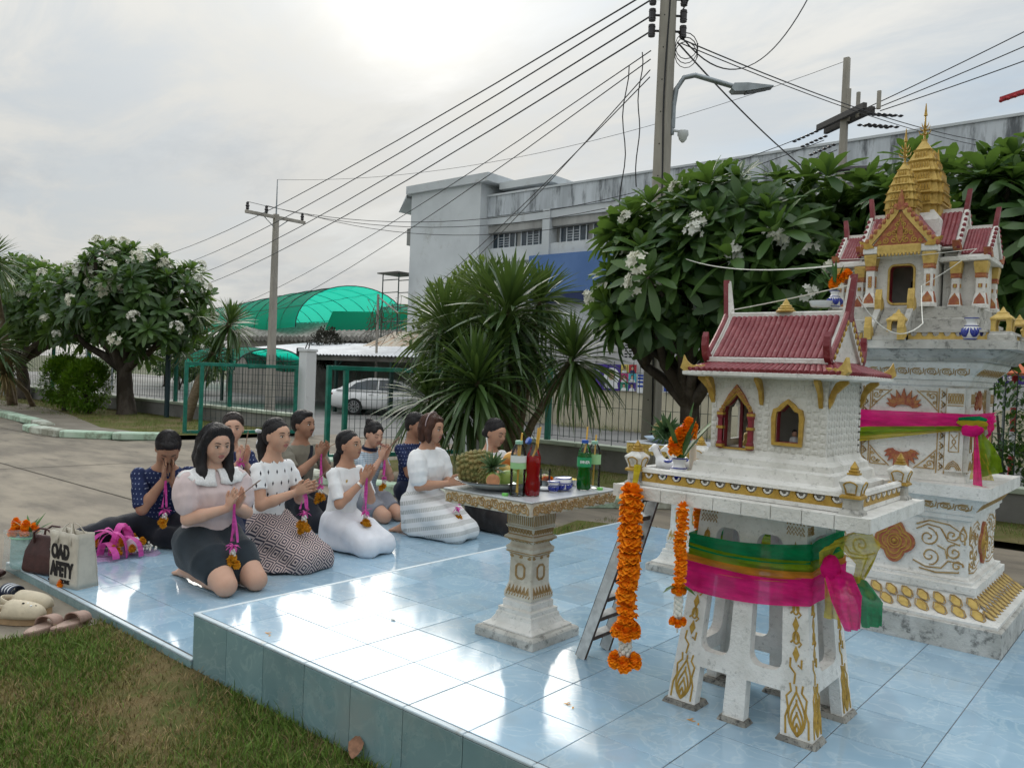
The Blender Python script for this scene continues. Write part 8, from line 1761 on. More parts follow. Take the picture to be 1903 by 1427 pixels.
bpy.data.objects['pineapple.001'].rotation_euler = (rad(48), 0, rad(75)); bpy.data.objects['pineapple.001'].location = (.875, .715, TZ+.040)
m_mango_y = mat('ripe_mango_skin', (.62, .33, .05), .4, .5, col2=(.42, .14, .04), vscale=9, thr=(.4, .65)); m_mango_g = mat('green_mango_skin', (.19, .30, .06), .4, .5, col2=(.28, .36, .08), vscale=10); m_apple = mat('golden_pear_skin', (.62, .42, .12), .4, .5, var=.3, vscale=12); m_cutp = mat('cut_papaya', (.56, .26, .13), .5, var=.2, vscale=30)
def blobfruit(name, loc, r, rot, mt, label):
 mb = MB(); mb.ball((0, 0, 0), r, 16, 12); mb.v = [tuple(V(p)*(1+.10*sin(p[0]*22)+.05*mnoise.noise(V(p)*16))) for p in mb.v]; o = mb.build(name, mt, None, 60, loc); o.rotation_euler = rot; return tag(o, label, 'fruit', 'fruit on the tray')
blobfruit('mango', (.930, .845, TZ+.120), (.040, .040, .052), (.2, .3, 0), m_mango_y, 'upright red and yellow mango at the top of the fruit heap'); blobfruit('mango', (.985, .745, TZ+.060), (.060, .030, .032), (0, -.3, .6), m_mango_g, 'curved green mango nearest the papaya on the tray'); blobfruit('mango', (.985, .835, TZ+.075), (.055, .033, .038), (.3, .8, 1.2), m_mango_g, 'upright green mango leaning behind the others on the tray'); blobfruit('pear', (.95, .79, TZ+.085), (.030, .030, .032), (0, 0, 0), m_apple, 'small golden pear between the mangoes'); blobfruit('pear', (.89, .855, TZ+.10), (.034, .034, .035), (0, 0, 0), m_apple, 'golden pear behind the red mango')
Pp = empty('papaya', (.975, .685, TZ+.055), rad(-52), 'short papaya with its pale orange cut end showing', 'fruit'); mb = MB(); mb.lathe([(.010, -.05), (.030, -.035), (.036, 0), (.031, .034)], 18); mb.xf(Matrix.Rotation(pi/2, 4, 'Y')); link('skin', mb.mesh('skin', m_mango_g, 60), Pp); mb = MB(); mb.lathe([(.031, .0345), (.027, .037), (.001, .036)], 18); mb.xf(Matrix.Rotation(pi/2, 4, 'Y')); link('cut_face', mb.mesh('cut_face', m_cutp, 40), Pp)
mb = MB(); mb.tube([(0, 0, 0), (.004, 0, .06), (-.008, .004, .095)], .0035, 8); o = mb.build('drinking_straw', m_porc, None, 40, (.845, .775, TZ+.135)); tag(o, 'white bendy straw stuck in the sliced pineapple', 'straw')
m_pet = mat('clear_pet_bottle', (.86, .92, .92), .06, .5, trans=.0, alpha=1, ior=1.3)
nt = m_pet.node_tree; bpet = nt.nodes['Principled BSDF']; tpn = nt.nodes.new('ShaderNodeBsdfTransparent'); tpn.inputs[0].default_value = (.94, .97, .97, 1); gl_ = nt.nodes.new('ShaderNodeBsdfGlossy'); gl_.inputs[1].default_value = .08; fr = nt.nodes.new('ShaderNodeFresnel'); fr.inputs[0].default_value = 1.45; mxp = nt.nodes.new('ShaderNodeMixShader'); nt.links.new(fr.outputs[0], mxp.inputs[0]); nt.links.new(tpn.outputs[0], mxp.inputs[1]); nt.links.new(gl_.outputs[0], mxp.inputs[2]); nt.links.new(mxp.outputs[0], nt.nodes['Material Output'].inputs[0])
def drink(name, c):
 m = mat(name, c, .08, .5, coat=.5, var=.15, vscale=20); nt = m.node_tree; tr = nt.nodes.new('ShaderNodeBsdfTranslucent'); tr.inputs[0].default_value = (*[min(1, x*1.6) for x in c], 1); ms = nt.nodes.new('ShaderNodeMixShader'); ms.inputs[0].default_value = .55; nt.links.new(nt.nodes['Principled BSDF'].outputs[0], ms.inputs[1]); nt.links.new(tr.outputs[0], ms.inputs[2]); nt.links.new(ms.outputs[0], nt.nodes['Material Output'].inputs[0]); return m
m_redd = drink('red_soda', (.56, .008, .030)); m_grnd = drink('green_soda', (.005, .30, .030)); m_lab_w = mat('label_white', (.68, .72, .70), .4); m_lab_g = mat('label_green', (.32, .58, .28), .4); m_labf = mat('label_deep_green', (.02, .30, .12), .35); m_capb = mat('blue_cap', (.02, .09, .42), .35); m_capg = mat('green_cap', (.16, .52, .10), .35); m_capgw = mat('pale_green_neck', (.30, .55, .42), .35); m_straw = mat('yellow_straw', (.72, .42, .07), .4)
def bottle(loc, label, fill, cap, lab, s=1.0, waist=False, straws=((.0, .0, .1, 0),), txt=None, capopen=False):
 B_ = empty('drink_bottle', loc, 0, label, 'bottle'); s *= 1.1; B_.scale = (s, s, s)
 if waist: prof = [(.020, 0), (.028, .004), (.030, .02), (.030, .05), (.0255, .080), (.029, .11), (.030, .135), (.029, .155), (.019, .180), (.0125, .196), (.0125, .205)]
 else: prof = [(.024, 0), (.030, .004), (.030, .035), (.0288, .040), (.030, .045), (.0288, .060), (.030, .066), (.0288, .082), (.030, .088), (.030, .155), (.026, .175), (.0145, .198), (.0125, .205)]
 mb = MB(); mb.lathe(prof, 24); link('shell', mb.mesh('shell', m_pet, 50), B_)
 if fill:
  fp = [(max(.002, r-.0012), z+.001) for r, z in prof if z < (.158 if waist else .15)]; mb = MB(); mb.lathe(fp, 24); link('drink', mb.mesh('drink', fill, 50), B_)
 if lab:
  for (z0, z1, mt) in lab:
   mb = MB(); n = 24; r = .0306; vs_ = [(r*cos(2*pi*i/n), r*sin(2*pi*i/n), z) for z in (z0, z1) for i in range(n)]; mb.add(vs_, [(i, (i+1) % n, n+(i+1) % n, n+i) for i in range(n)]); link('label', mb.mesh('label', mt, 60), B_)
 if cap:
  mb = MB()
  if capopen: mb.lathe([(.0135, 0), (.0145, .002), (.0145, .012), (.013, .0135)], 18); o = link('cap', mb.mesh('cap', cap, 40), B_, (-.012, -.012, .212)); o.rotation_euler = (.9, -.7, 0)
  else: mb.lathe([(.0138, .196), (.0145, .198), (.0145, .209), (.013, .2105)], 18); link('cap', mb.mesh('cap', cap, 40), B_)
 for (dx, dy, h, tl) in straws: mb = MB(); mb.tube([(-dx*.3, -dy*.3, .012 if not fill else .15), (dx*.6, dy*.6, .19), (dx, dy, .21+h)], .0036, 8); link('straw', mb.mesh('straw', m_straw, 40), B_)
 if txt:
  for i, ch in enumerate(txt):
   a = rad(-50)+(i-(len(txt)-1)/2)*.27; o = text(ch, .017, m_lab_w, B_, (.0312*cos(a), .0312*sin(a), .118), (pi/2, 0, a+pi/2), 'lettering', .0006, bold=.0006)
 return B_
bottle((1.112, .690, TZ), 'clear water bottle with a pale green label beside the red soda', None, m_capgw, ((.105, .128, m_lab_g), (.1285, .155, m_lab_w)), 1.05, False, ((.010, .004, .03, 0), (-.006, .003, .0, 0)))
bottle((1.150, .748, TZ), 'bottle of bright red soda with a yellow straw and open blue cap', m_redd, m_capb, None, 1.02, True, ((.020, .012, .062, 0), (.012, .008, .058, 0)), capopen=True)
bottle((1.175, 1.100, TZ), 'bottle of bright green soda with a green label and blue cap', m_grnd, m_capb, ((.098, .138, m_labf),), 1.02, True, ((.006, .006, .055, 0),), txt='FANTA')
bottle((1.172, 1.185, TZ), 'clear water bottle standing behind the green soda', None, m_capgw, ((.108, .152, m_lab_g),), .98, False, ((.004, .004, .028, 0),))
for x_, y_, nm in ((1.075, .652, 'near the fruit tray'), (1.225, 1.165, 'beside the green soda')):
 mb = MB(); mb.lathe([(.0145, 0), (.015, .002), (.015, .009), (.012, .011)], 18); tag(mb.build('bottle_cap', m_capg, None, 40, (x_, y_, TZ)), 'loose lime green bottle cap '+nm, 'bottle cap')
bowl = [(.020, 0), (.030, .004), (.040, .020), (.044, .040), (.040, .055), (.036, .060), (.033, .058)]
cobalt('incense_pot', bowl, (1.135, .985, TZ), 'larger blue and white porcelain pot on the ivory table', 'pot', 6); Vv = cobalt('porcelain_cup', [(.016, 0), (.020, .004), (.017, .012), (.020, .025), (.026, .045), (.027, .050), (.025, .049)], (1.140, .915, TZ), 'small blue and white footed cup nearest the camera on the table', 'cup', 5)
cobalt('incense_pot', [(a*.72, b*.85) for a, b in bowl], (1.09, 1.075, TZ), 'smaller blue and white pot behind the larger one', 'pot', 5)
mb = MB(); mb.lathe([(.020, 0), (.022, .003), (.026, .09), (.0265, .09), (.0245, .006), (.001, .005)], 20); tag(mb.build('drinking_glass', m_pet, None, 50, (1.03, .99, TZ)), 'tall clear drinking glass behind the red soda', 'glass')
mb = MB(); mb.lathe([(.02, 0), (.026, .003), (.042, .026), (.043, .03), (.03, .018), (.001, .012)], 20); Fb = mb.build('flower_bowl', m_porc, None, 50, (1.00, 1.045, TZ)); tag(Fb, 'small white bowl of orange petals', 'bowl')
for i in range(9): a = i*2.4; spin(link('petal_flower', ME_MARI, Fb, (.018*cos(a)*(i/8), .018*sin(a)*(i/8), .030)), random.Random(i)).scale = (.6, .6, .5)
mb = MB(); mb.lathe([(.02, 0), (.045, .006), (.048, .010), (.02, .006)], 20); Sb = mb.build('saucer', m_porc, None, 50, (1.075, .93, TZ)); tag(Sb, 'white saucer tucked behind the small cup', 'saucer')
mb = MB(); mb.lathe([(.02, 0), (.05, .012), (.052, .018), (.02, .01)], 20); Sb = mb.build('snack_dish', m_porc, None, 50, (.93, 1.12, TZ)); tag(Sb, 'dish of pink sweets at the back of the table', 'dish')
for i in range(8): a = i*2.4; mb = MB(); mb.ball((.022*cos(a)*(i/7), .022*sin(a)*(i/7), .026+.004*(i % 3)), .012, 8, 6); link('sweet', mb.mesh('sweet', (mat('pink_sweet', (.62, .34, .32), .6), mat('yellow_sweet', (.66, .55, .25), .6))[i % 2], 60), Sb)
mb = MB(); mb.lathe([(.015, 0), (.03, .006), (.034, .03), (.03, .028), (.001, .012)], 16); Sb = mb.build('flower_bowl', m_porc, None, 50, (1.05, 1.165, TZ)); tag(Sb, 'small white cup of yellow petals near the green soda', 'bowl')
lm = MB()
for i in range(14): a = i*2.4; leaf(lm, Matrix.Translation((.012*cos(a), .012*sin(a), .026)) @ Matrix.Rotation(a, 4, 'Z') @ Matrix.Rotation(-.5, 4, 'Y'), .03, .010, .4, 2)
link('petals', raw_mesh(lm, 'petals', mat('yellow_petal', (.72, .54, .05), .6)), Sb)
def flower_vase(loc, label, s=1.0, lean=0., nm=4, bare=False):
 Vv = cobalt('flower_vase', [(a*s, b*s) for a, b in ((.022, 0), (.032, .004), (.044, .030), (.042, .052), (.024, .080), (.022, .090), (.030, .108), (.032, .112), (.028, .110))], loc, label, 'vase', 6)
 if bare: return Vv
 R_ = random.Random(int(loc[0]*50)); lm = MB()
 for i in range(9): a = R_.uniform(0, 6.28); M = Matrix.Translation((0, 0, .08*s)) @ Matrix.Rotation(a, 4, 'Z') @ Matrix.Rotation(-rad(R_.uniform(55, 82)), 4, 'Y'); leaf(lm, M, R_.uniform(.18, .26)*s, .010*s, .45*R_.random(), 5, tip=.2)
 M = Matrix.Translation((0, 0, .09*s)) @ Matrix.Rotation(.8, 4, 'Z') @ Matrix.Rotation(-rad(62), 4, 'Y'); leaf(lm, M, .22*s, .018*s, .2, 4, tip=.2); link('leaves', raw_mesh(lm, 'leaves', m_gleaf), Vv)
 mb = MB(); mb.tube([(0, 0, .07*s), (.004, .003, .16*s)], .014*s, 8); link('stalks', mb.mesh('stalks', m_gleaf), Vv)
 for i in range(nm): o = link('marigold', ME_MARI, Vv, ((.018*i-.012+lean*.006*i)*s+.010*s*cos(i*2.1), (.012*i-.030)*s, (.150+.020*i)*s)); spin(o, R_); o.scale = (s*1.15,)*3
 return Vv
flower_vase((1.862, .752, 1.0985), 'blue and white vase with marigolds on the small spirit house slab', 1.0, -1, 5)
bpy.data.objects['flower_vase']
flower_vase((1.845, 2.44, 1.928), 'blue and white vase with marigolds at the left of the tall spirit house', .85, 1.2, 4)
flower_vase((2.53, 2.33, 1.745), 'blue and white vase without flowers at the right of the tall spirit house', 1.0, 0, 0, True)
mb = MB(); mb.lathe([(.04, 0), (.05, .004), (.06, .03), (.061, .034), (.05, .03)], 20); tag(mb.build('white_dish', m_porc, None, 50, (1.80, 2.36, 1.925)), 'white dish under the marigold vase on the tall spirit house', 'dish')
def statuette(loc, rz, label, s=1.0):
 H_ = empty('horse_figurine', loc, rz, label, 'figurine'); H_.scale = (s, s, s); b = Sdf(.010); chain(b, [(-.035, 0, .062), (0, 0, .060), (.036, 0, .066)], [.020, .018, .020]); chain(b, [(.036, 0, .070), (.056, 0, .100), (.066, 0, .118)], [.015, .011, .010]); chain(b, [(.064, 0, .118), (.088, 0, .106)], [.011, .007])
 for x_, y_ in ((.034, .010), (.034, -.010), (-.036, .010), (-.036, -.010)): chain(b, [(x_, y_, .055), (x_-.004, y_, .03), (x_, y_, .004)], [.010, .006, .006])
 chain(b, [(-.052, 0, .070), (-.066, 0, .05), (-.066, 0, .02)], [.006, .007, .003]); me = fuse(b, .0042, 1, .5); me.materials.append(m_porc); link('body', me, H_)
 mb = MB(); mb.tube([(.040, 0, .088), (.056, 0, .112), (.062, 0, .128)], [.006, .008, .004], 6); link('mane', mb.mesh('mane', m_black, 60), H_); mb = MB(); mb.cbox(-.05, .06, -.022, .022, 0, .006, .002); mb.ball((0, 0, .012), (.03, .018, .016), 10, 6); link('base', mb.mesh('base', mat('figurine_green', (.05, .20, .11), .4), 50), H_); mb = MB(); mb.ball((0, 0, .076), (.022, .021, .008), 10, 6); link('saddle', mb.mesh('saddle', m_cob, 60), H_); return H_
statuette((1.80, .790, 1.0985), rad(170), 'white horse figurine with a dark mane beside the vase', 1.15); statuette((1.795, .92, 1.0985), rad(190), 'second white horse figurine behind the first', 1.1)
m_wax = mat('ivory_wax', (.66, .58, .48), .5, sss=.2)
for x_, y_, nm in ((1.79, .86, 'left'), (1.87, .845, 'right')): mb = MB(); mb.lathe([(.012, 0), (.014, .12), (.013, .155), (.006, .165)], 10, (0, 0, 0)); tag(mb.build('candle_stub', m_wax, None, 50, (x_, y_, 1.0985)), 'thick ivory candle stub standing %s of the vase stalks' % nm, 'candle')
def figurine(loc, label, robe, s=1.0, mt2=None):
 F_ = empty('shrine_figurine', loc, 0, label, 'figurine'); F_.scale = (s, s, s); mb = MB(); mb.lathe([(.020, 0), (.022, .006), (.014, .02), (.016, .032), (.013, .042), (.004, .046)], 12); link('body', mb.mesh('body', robe, 60), F_); mb = MB(); mb.ball((0, 0, .054), (.0085, .008, .0105), 10, 8); link('head', mb.mesh('head', SK_FAIR, 60), F_); mb = MB(); mb.ball((-.001, .002, .058), (.0085, .0085, .009), 10, 6); link('hair', mb.mesh('hair', m_black, 60), F_)
for x_, y_, nm, rb in ((2.115, .86, 'white-robed figurine inside the doorway of the small spirit house', m_porc), (2.07, .90, 'red and gold figurine deeper inside the small spirit house', m_bgold), (2.262, .86, 'dark-haired figurine at the left of the small window', m_porc), (2.298, .87, 'dark-haired figurine at the right of the small window', m_porc)): figurine((x_, y_, 1.2665), nm, rb, 1.15)
mb = MB(); mb.lathe([(.012, 0), (.014, .03), (.006, .05), (.010, .07), (.001, .12)], 10); tag(mb.build('gold_statuette', m_bgold, None, 50, (2.09, .93, 1.2665)), 'slender gilded statuette inside the small spirit house', 'statuette')
Tg = empty('fruit_tray', (.80, 2.62, 1.0985), 0, 'pale blue tray on the gold-edged table', 'tray'); mb = MB(); mb.lathe([(.13, 0), (.15, .004), (.185, .028), (.19, .030), (.17, .02), (.02, .008)], 28); link('dish', mb.mesh('dish', m_lblue, 60), Tg)
pineapple((.72, 2.60, 1.165), (rad(85), 0, rad(40)), 1.0, 'pineapple lying on the pale blue tray of the gold-edged table'); m_drag = mat('dragonfruit_skin', (.55, .07, .16), .45, col2=(.45, .10, .14), vscale=14)
for i, (x_, y_, z_, r_) in enumerate(((.87, 2.55, 1.155, .05), (.905, 2.64, 1.15, .042), (.83, 2.68, 1.17, .046))):
 mb = MB(); mb.ball((0, 0, 0), (r_*1.1, r_, r_*.92), 16, 12); D_ = mb.build('dragon_fruit', m_drag, None, 60, (x_, y_, z_)); tag(D_, ('largest', 'smallest', 'rearmost')[i]+' pink dragon fruit on the pale blue tray', 'fruit', 'dragon fruit on the tray'); lm = MB()
 for k in range(14): a = k*2.4; el = rad(-50+100*(k/13)); M = Matrix.Rotation(a, 4, 'Z') @ Matrix.Rotation(-el, 4, 'Y') @ Matrix.Translation((r_*.93, 0, 0)) @ Matrix.Rotation(-1.0, 4, 'Y'); leaf(lm, M, r_*.5, r_*.16, -.3, 3, tip=.2)
 link('scales', raw_mesh(lm, 'scales', mat('dragonfruit_scale', (.42, .30, .12), .5)), D_)
# ================================================================= ladder
m_wood = mat('paint_worn_wood', (.095, .062, .048), .85, .25, col2=(.055, .038, .032), vscale=20, dirt=.6, dirtcol=(.42, .42, .40), dscale=40, stretch=(1, 1, .25)); m_alu = mat('bare_ladder_edge', (.52, .53, .52), .5, .5, var=.2, vscale=20)
Ld = empty('stepladder', (1.36, .95, ZU), 0, 'narrow worn wooden ladder leaning on the small spirit house slab', 'ladder')
la, lb = V((1.365, .862, ZU+.004)), V((1.632, .895, 1.085)); lc, ldd = V((1.372, 1.04, ZU+.004)), V((1.640, 1.005, 1.085)); O_ = V((1.36, .95, ZU))
for a, b in ((la, lb), (lc, ldd)):
 d = (b-a).normalized(); s_ = V((0, 1, 0)); n_ = d.cross(s_); mb = MB(); q = [(-.024, -.010), (.024, -.010), (.024, .010), (-.024, .010)]; vs_ = [p+n_*x_+s_*y_-O_ for p in (a, b) for x_, y_ in q]; mb.add(vs_, [(3, 2, 1, 0), (4, 5, 6, 7)]+[(i, (i+1) % 4, 4+(i+1) % 4, 4+i) for i in range(4)]); link('rail', mb.mesh('rail', m_wood), Ld)
 mb = MB(); vs_ = [p+n_*x_+s_*y_-O_ for p in (a, b) for x_, y_ in [(-.0255, -.0125), (.020, -.0125), (.020, -.0102), (-.0255, -.0102)]]; mb.add(vs_, [(3, 2, 1, 0), (4, 5, 6, 7)]+[(i, (i+1) % 4, 4+(i+1) % 4, 4+i) for i in range(4)]); link('pale_edge', mb.mesh('pale_edge', m_alu), Ld)
for i in range(8):
 t = .115+.112*i; p, q = la.lerp(lb, t), lc.lerp(ldd, t); mb = MB(); mb.cbox(-.022, .022, (p-O_).y+.0102, (q-O_).y-.0102, -.010, .010, .003); o = link('rung', mb.mesh('rung', m_wood), Ld); m_ = p.lerp(q, .5)-O_; o.location = (m_.x, 0, m_.z); o.rotation_euler = (0, .15, 0)
 mb = MB(); mb.box(-.022, .022, (p-O_).y+.0105, (q-O_).y-.0105, .0102, .0118); o = link('rung_tread', mb.mesh('rung_tread', m_alu), Ld); o.location = (m_.x, 0, m_.z); o.rotation_euler = (0, .15, 0)
# ================================================================= things held and left on the platform
m_inc = mat('incense_stick', (.30, .19, .13), .8, var=.3, vscale=40); m_inct = mat('incense_red_tip', (.32, .06, .06), .7)
def incense(key, n, spread, ln, label, tilt=None, seed=1):
 R_ = random.Random(seed); p = pe[key]['hand']; d = tilt.normalized() if tilt else pe[key]['fd']; I_ = empty('incense_sticks', p, 0, label, 'incense')
 for i in range(n):
  e = (d+V((R_.uniform(-spread, spread), R_.uniform(-spread, spread), R_.uniform(-spread, spread)*.4))).normalized(); mb = MB(); mb.tube([-e*.05, e*ln*R_.uniform(.9, 1)], .0024, 5); link('stick', mb.mesh('stick', m_inc), I_)
def hand_garland(key, label, off=(0, 0, 0), ln=.20, n=4, seed=1):
 R_ = random.Random(seed); p = pe[key]['hand']+V(off); G_ = empty('flower_garland', p, 0, label, 'garland', 'hand garlands')
 for i in range(4):
  dx, dy = R_.uniform(-.022, .022), R_.uniform(-.022, .022); mb = MB(); mb.grid(lambda u, v: (dx*u*1.2+(v-.5)*.016*cos(i*.9+u*3), dy*u+(v-.5)*.016*sin(i*.9+u*3), .02-u*ln*R_.uniform(1, 1)), 8, 1); link('ribbon', raw_mesh(mb, 'ribbon', s_rib), G_)
 lm = MB()
 for i in range(26): a = R_.uniform(0, 6.28); M = Matrix.Translation((0, 0, -ln)) @ Matrix.Rotation(a, 4, 'Z') @ Matrix.Rotation(-R_.uniform(-.9, .9), 4, 'Y'); leaf(lm, M, R_.uniform(.03, .055), .007, .5, 3)
 link('ribbon_bow', raw_mesh(lm, 'ribbon_bow', s_rib), G_)
 for i in range(10): a = i*2.4; link('jasmine_bud', ME_JAS, G_, (.012*cos(a), .012*sin(a), -ln-.028-.004*i))
 for i in range(n): a = i*1.9+seed; o = link('marigold', ME_MARID, G_, (.030*cos(a)*(i > 0), .030*sin(a)*(i > 0), -ln-.075-.030*(i//2+(i % 2)*.5))); spin(o, R_); o.scale = (.95,)*3
hand_garland('pink', 'pink-ribboned marigold garland held by the woman in the blush blouse', (.03, -.03, -.05), .24, 5, 1); hand_garland('pattern', 'pink-ribboned marigold garland held by the woman in the motif blouse', (.0, -.02, -.03), .14, 5, 2); hand_garland('olive', 'pink-ribboned marigold garland held by the man in the olive T-shirt', (.02, -.03, -.06), .26, 5, 3); hand_garland('glasses', 'pink-ribboned marigold garland held by the woman with glasses', (.02, -.03, -.05), .24, 4, 4); hand_garland('behind', 'pink-ribboned garland held by the smiling woman in navy', (0, -.03, .03), .10, 2, 5); hand_garland('dress', 'marigold garland hanging from the hands of the brown-haired woman', (.02, -.02, -.04), .18, 4, 6); hand_garland('bun', 'marigold garland held by the woman with the hair bun', (.02, -.02, -.1), .14, 3, 7); hand_garland('bowed', 'marigold garland hanging below the hands of the bowing man', (.02, -.03, -.10), .20, 3, 8)
incense('pink', 3, .02, .22, 'incense sticks slanting from the hands of the woman in the blush blouse', V((.75, .35, .62)), 1); incense('pattern', 4, .02, .24, 'incense sticks slanting up from the hands of the motif-blouse woman', V((.62, .50, .75)), 2); incense('olive', 5, .03, .22, 'incense sticks held forward by the man in the olive T-shirt', V((.75, .55, .45)), 3); incense('bowed', 9, .05, .24, 'fan of incense sticks held up by the bowing man', V((.05, .05, 1)), 4); incense('behind', 4, .02, .20, 'upright incense sticks held by the smiling woman in navy', V((.1, .1, 1)), 5); incense('bun', 7, .10, .20, 'fan of incense sticks held by the woman with the hair bun', V((.55, .35, .7)), 6); incense('dress', 5, .10, .18, 'incense sticks standing up from the hands of the brown-haired woman', V((.2, .1, 1)), 7)
m_canvas = mat('cream_canvas', (.58, .54, .46), .9, .2, var=.1, vscale=10, bump=.3, bscale=220); m_ink = mat('black_print', (.015, .013, .013), .8); m_leath = mat('brown_leather', (.060, .024, .022), .45, .4, var=.3, vscale=14, bump=.3, bscale=90)
tc_ = V((-1.868, .040, ZL+.001)); ang = rad(14); Tb = empty('tote_bag', tc_, ang, 'cream canvas tote bag with black lettering on the platform edge', 'bag')
def bagwall(fn, nm, nu=10, nv=10): mb = MB(); mb.grid(fn, nu, nv); me = raw_mesh(mb, nm, m_canvas); o = link(nm, me, Tb); md = o.modifiers.new('s', 'SOLIDIFY'); md.thickness = .003
LW, DP, HT = .27, .145, .345
wv = lambda a, z: .006*sin(a*21+z*9)+.004*sin(z*25)
bagwall(lambda u, v: (-LW*u, .0+.012*v*sin(pi*u)*0+wv(u, v)*v, HT*v), 'front_panel'); bagwall(lambda u, v: (-LW*u, DP*(1-.28*v)+wv(u+2, v)*v, HT*(v-.02*sin(pi*u))), 'back_panel'); bagwall(lambda u, v: (.0-.004*sin(pi*v), DP*u*(1-.28*v), HT*v), 'side_panel'); bagwall(lambda u, v: (-LW, DP*u*(1-.28*v), HT*v), 'side_panel')
mb = MB(); mb.box(-LW, 0, 0, DP, 0, .004); link('bottom', mb.mesh('bottom', m_canvas), Tb)
for y_, q in ((-.006, 1), (DP*.72, -1)):
 mb = MB(); mb.grid(lambda u, v: (-.20+.13*u+(v-.5)*.024*(1-.8*sin(pi*u)), y_-.010*q+.05*sin(pi*u)*q*1.0, HT*.93-.05+.20*sin(pi*u)**.7*(.62)), 14, 1); o = link('handle', raw_mesh(mb, 'handle', m_canvas), Tb); md = o.modifiers.new('s', 'SOLIDIFY'); md.thickness = .003
for tx_, z_, sz_, x_ in (('OAD', .215, .105, -.165), ('AFETY', .105, .105, -.150), ('ZONE', .035, .034, -.115)):
 o = text(tx_, sz_, m_ink, Tb, (x_, -.0065, z_), (pi/2, 0, 0), 'lettering', .002, bold=.006 if tx_ != 'ZONE' else .001); w_ = max(v.co.x for v in o.data.vertices)-min(v.co.x for v in o.data.vertices); lim = {'OAD': .175, 'AFETY': .225, 'ZONE': .085}[tx_]; o.scale = (lim/w_, 1.0 if tx_ == 'ZONE' else 1.15, 1)
for tx_, z_ in (('R', .215), ('S', .105)): text(tx_, .105, m_ink, Tb, (-LW-.006, .07, z_), (pi/2, 0, -pi/2), 'lettering', .002, bold=.003)
Hb = empty('handbag', (-2.40, .06, ZL+.001), rad(20), 'dark brown leather handbag between the tote and the flower bag', 'bag'); b = Sdf(.03); b.hull([((-.15, -.04, .03), .03), ((.15, -.04, .03), .03), ((-.15, .04, .03), .03), ((.15, .04, .03), .03), ((-.10, 0, .22), (.04, .03, .035)), ((.10, 0, .22), (.04, .03, .035)), ((-.15, 0, .13), (.02, .06, .04)), ((.15, 0, .13), (.02, .06, .04))], .0); me = fuse(b, .008, 2, .5); me.materials.append(m_leath); link('body', me, Hb)
for y_ in (-.035, .035): mb = MB(); mb.tube([(-.09, y_, .20), (-.085, y_*1.2, .27), (-.03, y_*1.3, .305), (.04, y_*1.3, .305), (.09, y_*1.2, .27), (.095, y_, .20)], .007, 8); link('handle', mb.mesh('handle', m_leath, 40), Hb)
mb = MB(); mb.tube([(.13, -.045, .20), (.16, -.075, .10), (.19, -.10, .02), (.15, -.12, .008)], .007, 8); link('strap', mb.mesh('strap', m_leath, 40), Hb)
mb = MB(); mb.tube([(.10+.016*cos(a), -.060, .185+.016*sin(a)) for a in [2*pi*i/12 for i in range(13)]], .003, 5); link('buckle', mb.mesh('buckle', m_galv), Hb)
Pb = empty('flower_bag', (-2.66, .0, ZL+.001), 0, 'clear plastic bag of water with marigolds and leaves at the platform corner', 'bag'); mb = MB(); mb.lathe([(.10, 0), (.125, .01), (.12, .12), (.115, .21), (.125, .255)], 18); mb.v = [tuple(V(p)*(1+.10*mnoise.noise(V(p)*12))) for p in mb.v]; link('film', raw_mesh(mb, 'film', s_clear), Pb)
mb = MB(); mb.lathe([(.075, .004), (.085, .02), (.08, .2), (.078, .21)], 16); link('inner_bag', mb.mesh('inner_bag', sheer('pale_teal_bag', (.35, .62, .62), .55, .2), 50), Pb); mb = MB(); mb.tube([(.083*cos(2*pi*i/20), .083*sin(2*pi*i/20), .21) for i in range(21)], .006, 6); link('green_rim', mb.mesh('green_rim', mat('mint_plastic', (.20, .55, .32), .4)), Pb)
lm = MB(); R_ = random.Random(4)
for i in range(16): a = R_.uniform(0, 6.28); leaf(lm, Matrix.Translation((R_.uniform(-.05, .05), R_.uniform(-.05, .05), .17)) @ Matrix.Rotation(a, 4, 'Z') @ Matrix.Rotation(-rad(R_.uniform(30, 80)), 4, 'Y'), R_.uniform(.14, .22), .012, .3, 4, tip=.2)
link('leaves', raw_mesh(lm, 'leaves', m_gleaf), Pb)
for i in range(9): spin(link('marigold', ME_MARI, Pb, (R_.uniform(-.08, .09), R_.uniform(-.07, .07), .235+R_.uniform(0, .06))), R_).scale = (1.2,)*3
spin(link('dropped_marigold', ME_MARI, None, (-2.02, -.055+.06, ZL+.02)), R_); tag(bpy.data.objects['dropped_marigold'], 'single orange marigold dropped between the handbag and the tote', 'flower')
Pk = empty('garland_heap', (-2.62, .60, ZL+.001), 0, 'heap of shiny pink ribbons, plastic and spare garlands on the platform', 'garland')
for i in range(9):
 a = R_.uniform(0, 6.28); r_ = R_.uniform(.06, .13); h = R_.uniform(.10, .22); c = V((R_.uniform(-.10, .10), R_.uniform(-.12, .12), .01)); mb = MB(); mb.grid(lambda u, v: tuple(c+V((cos(a)*r_*cos(pi*u)+(v-.5)*.05*sin(a), sin(a)*r_*cos(pi*u)-(v-.5)*.05*cos(a), h*sin(pi*u)+.01*sin(9*u+i)))), 14, 2); link('ribbon_loop', raw_mesh(mb, 'ribbon_loop', s_rib), Pk)
mb = MB(); mb.grid(lambda u, v: (.34*(u-.5)+.03*sin(9*v), .50*(v-.5), .006+.016*abs(sin(u*9+v*4))+.010*sin(v*13)), 18, 18); link('plastic_sheet', raw_mesh(mb, 'plastic_sheet', sheer('pink_film', (.70, .42, .66), .42, .2)), Pk)
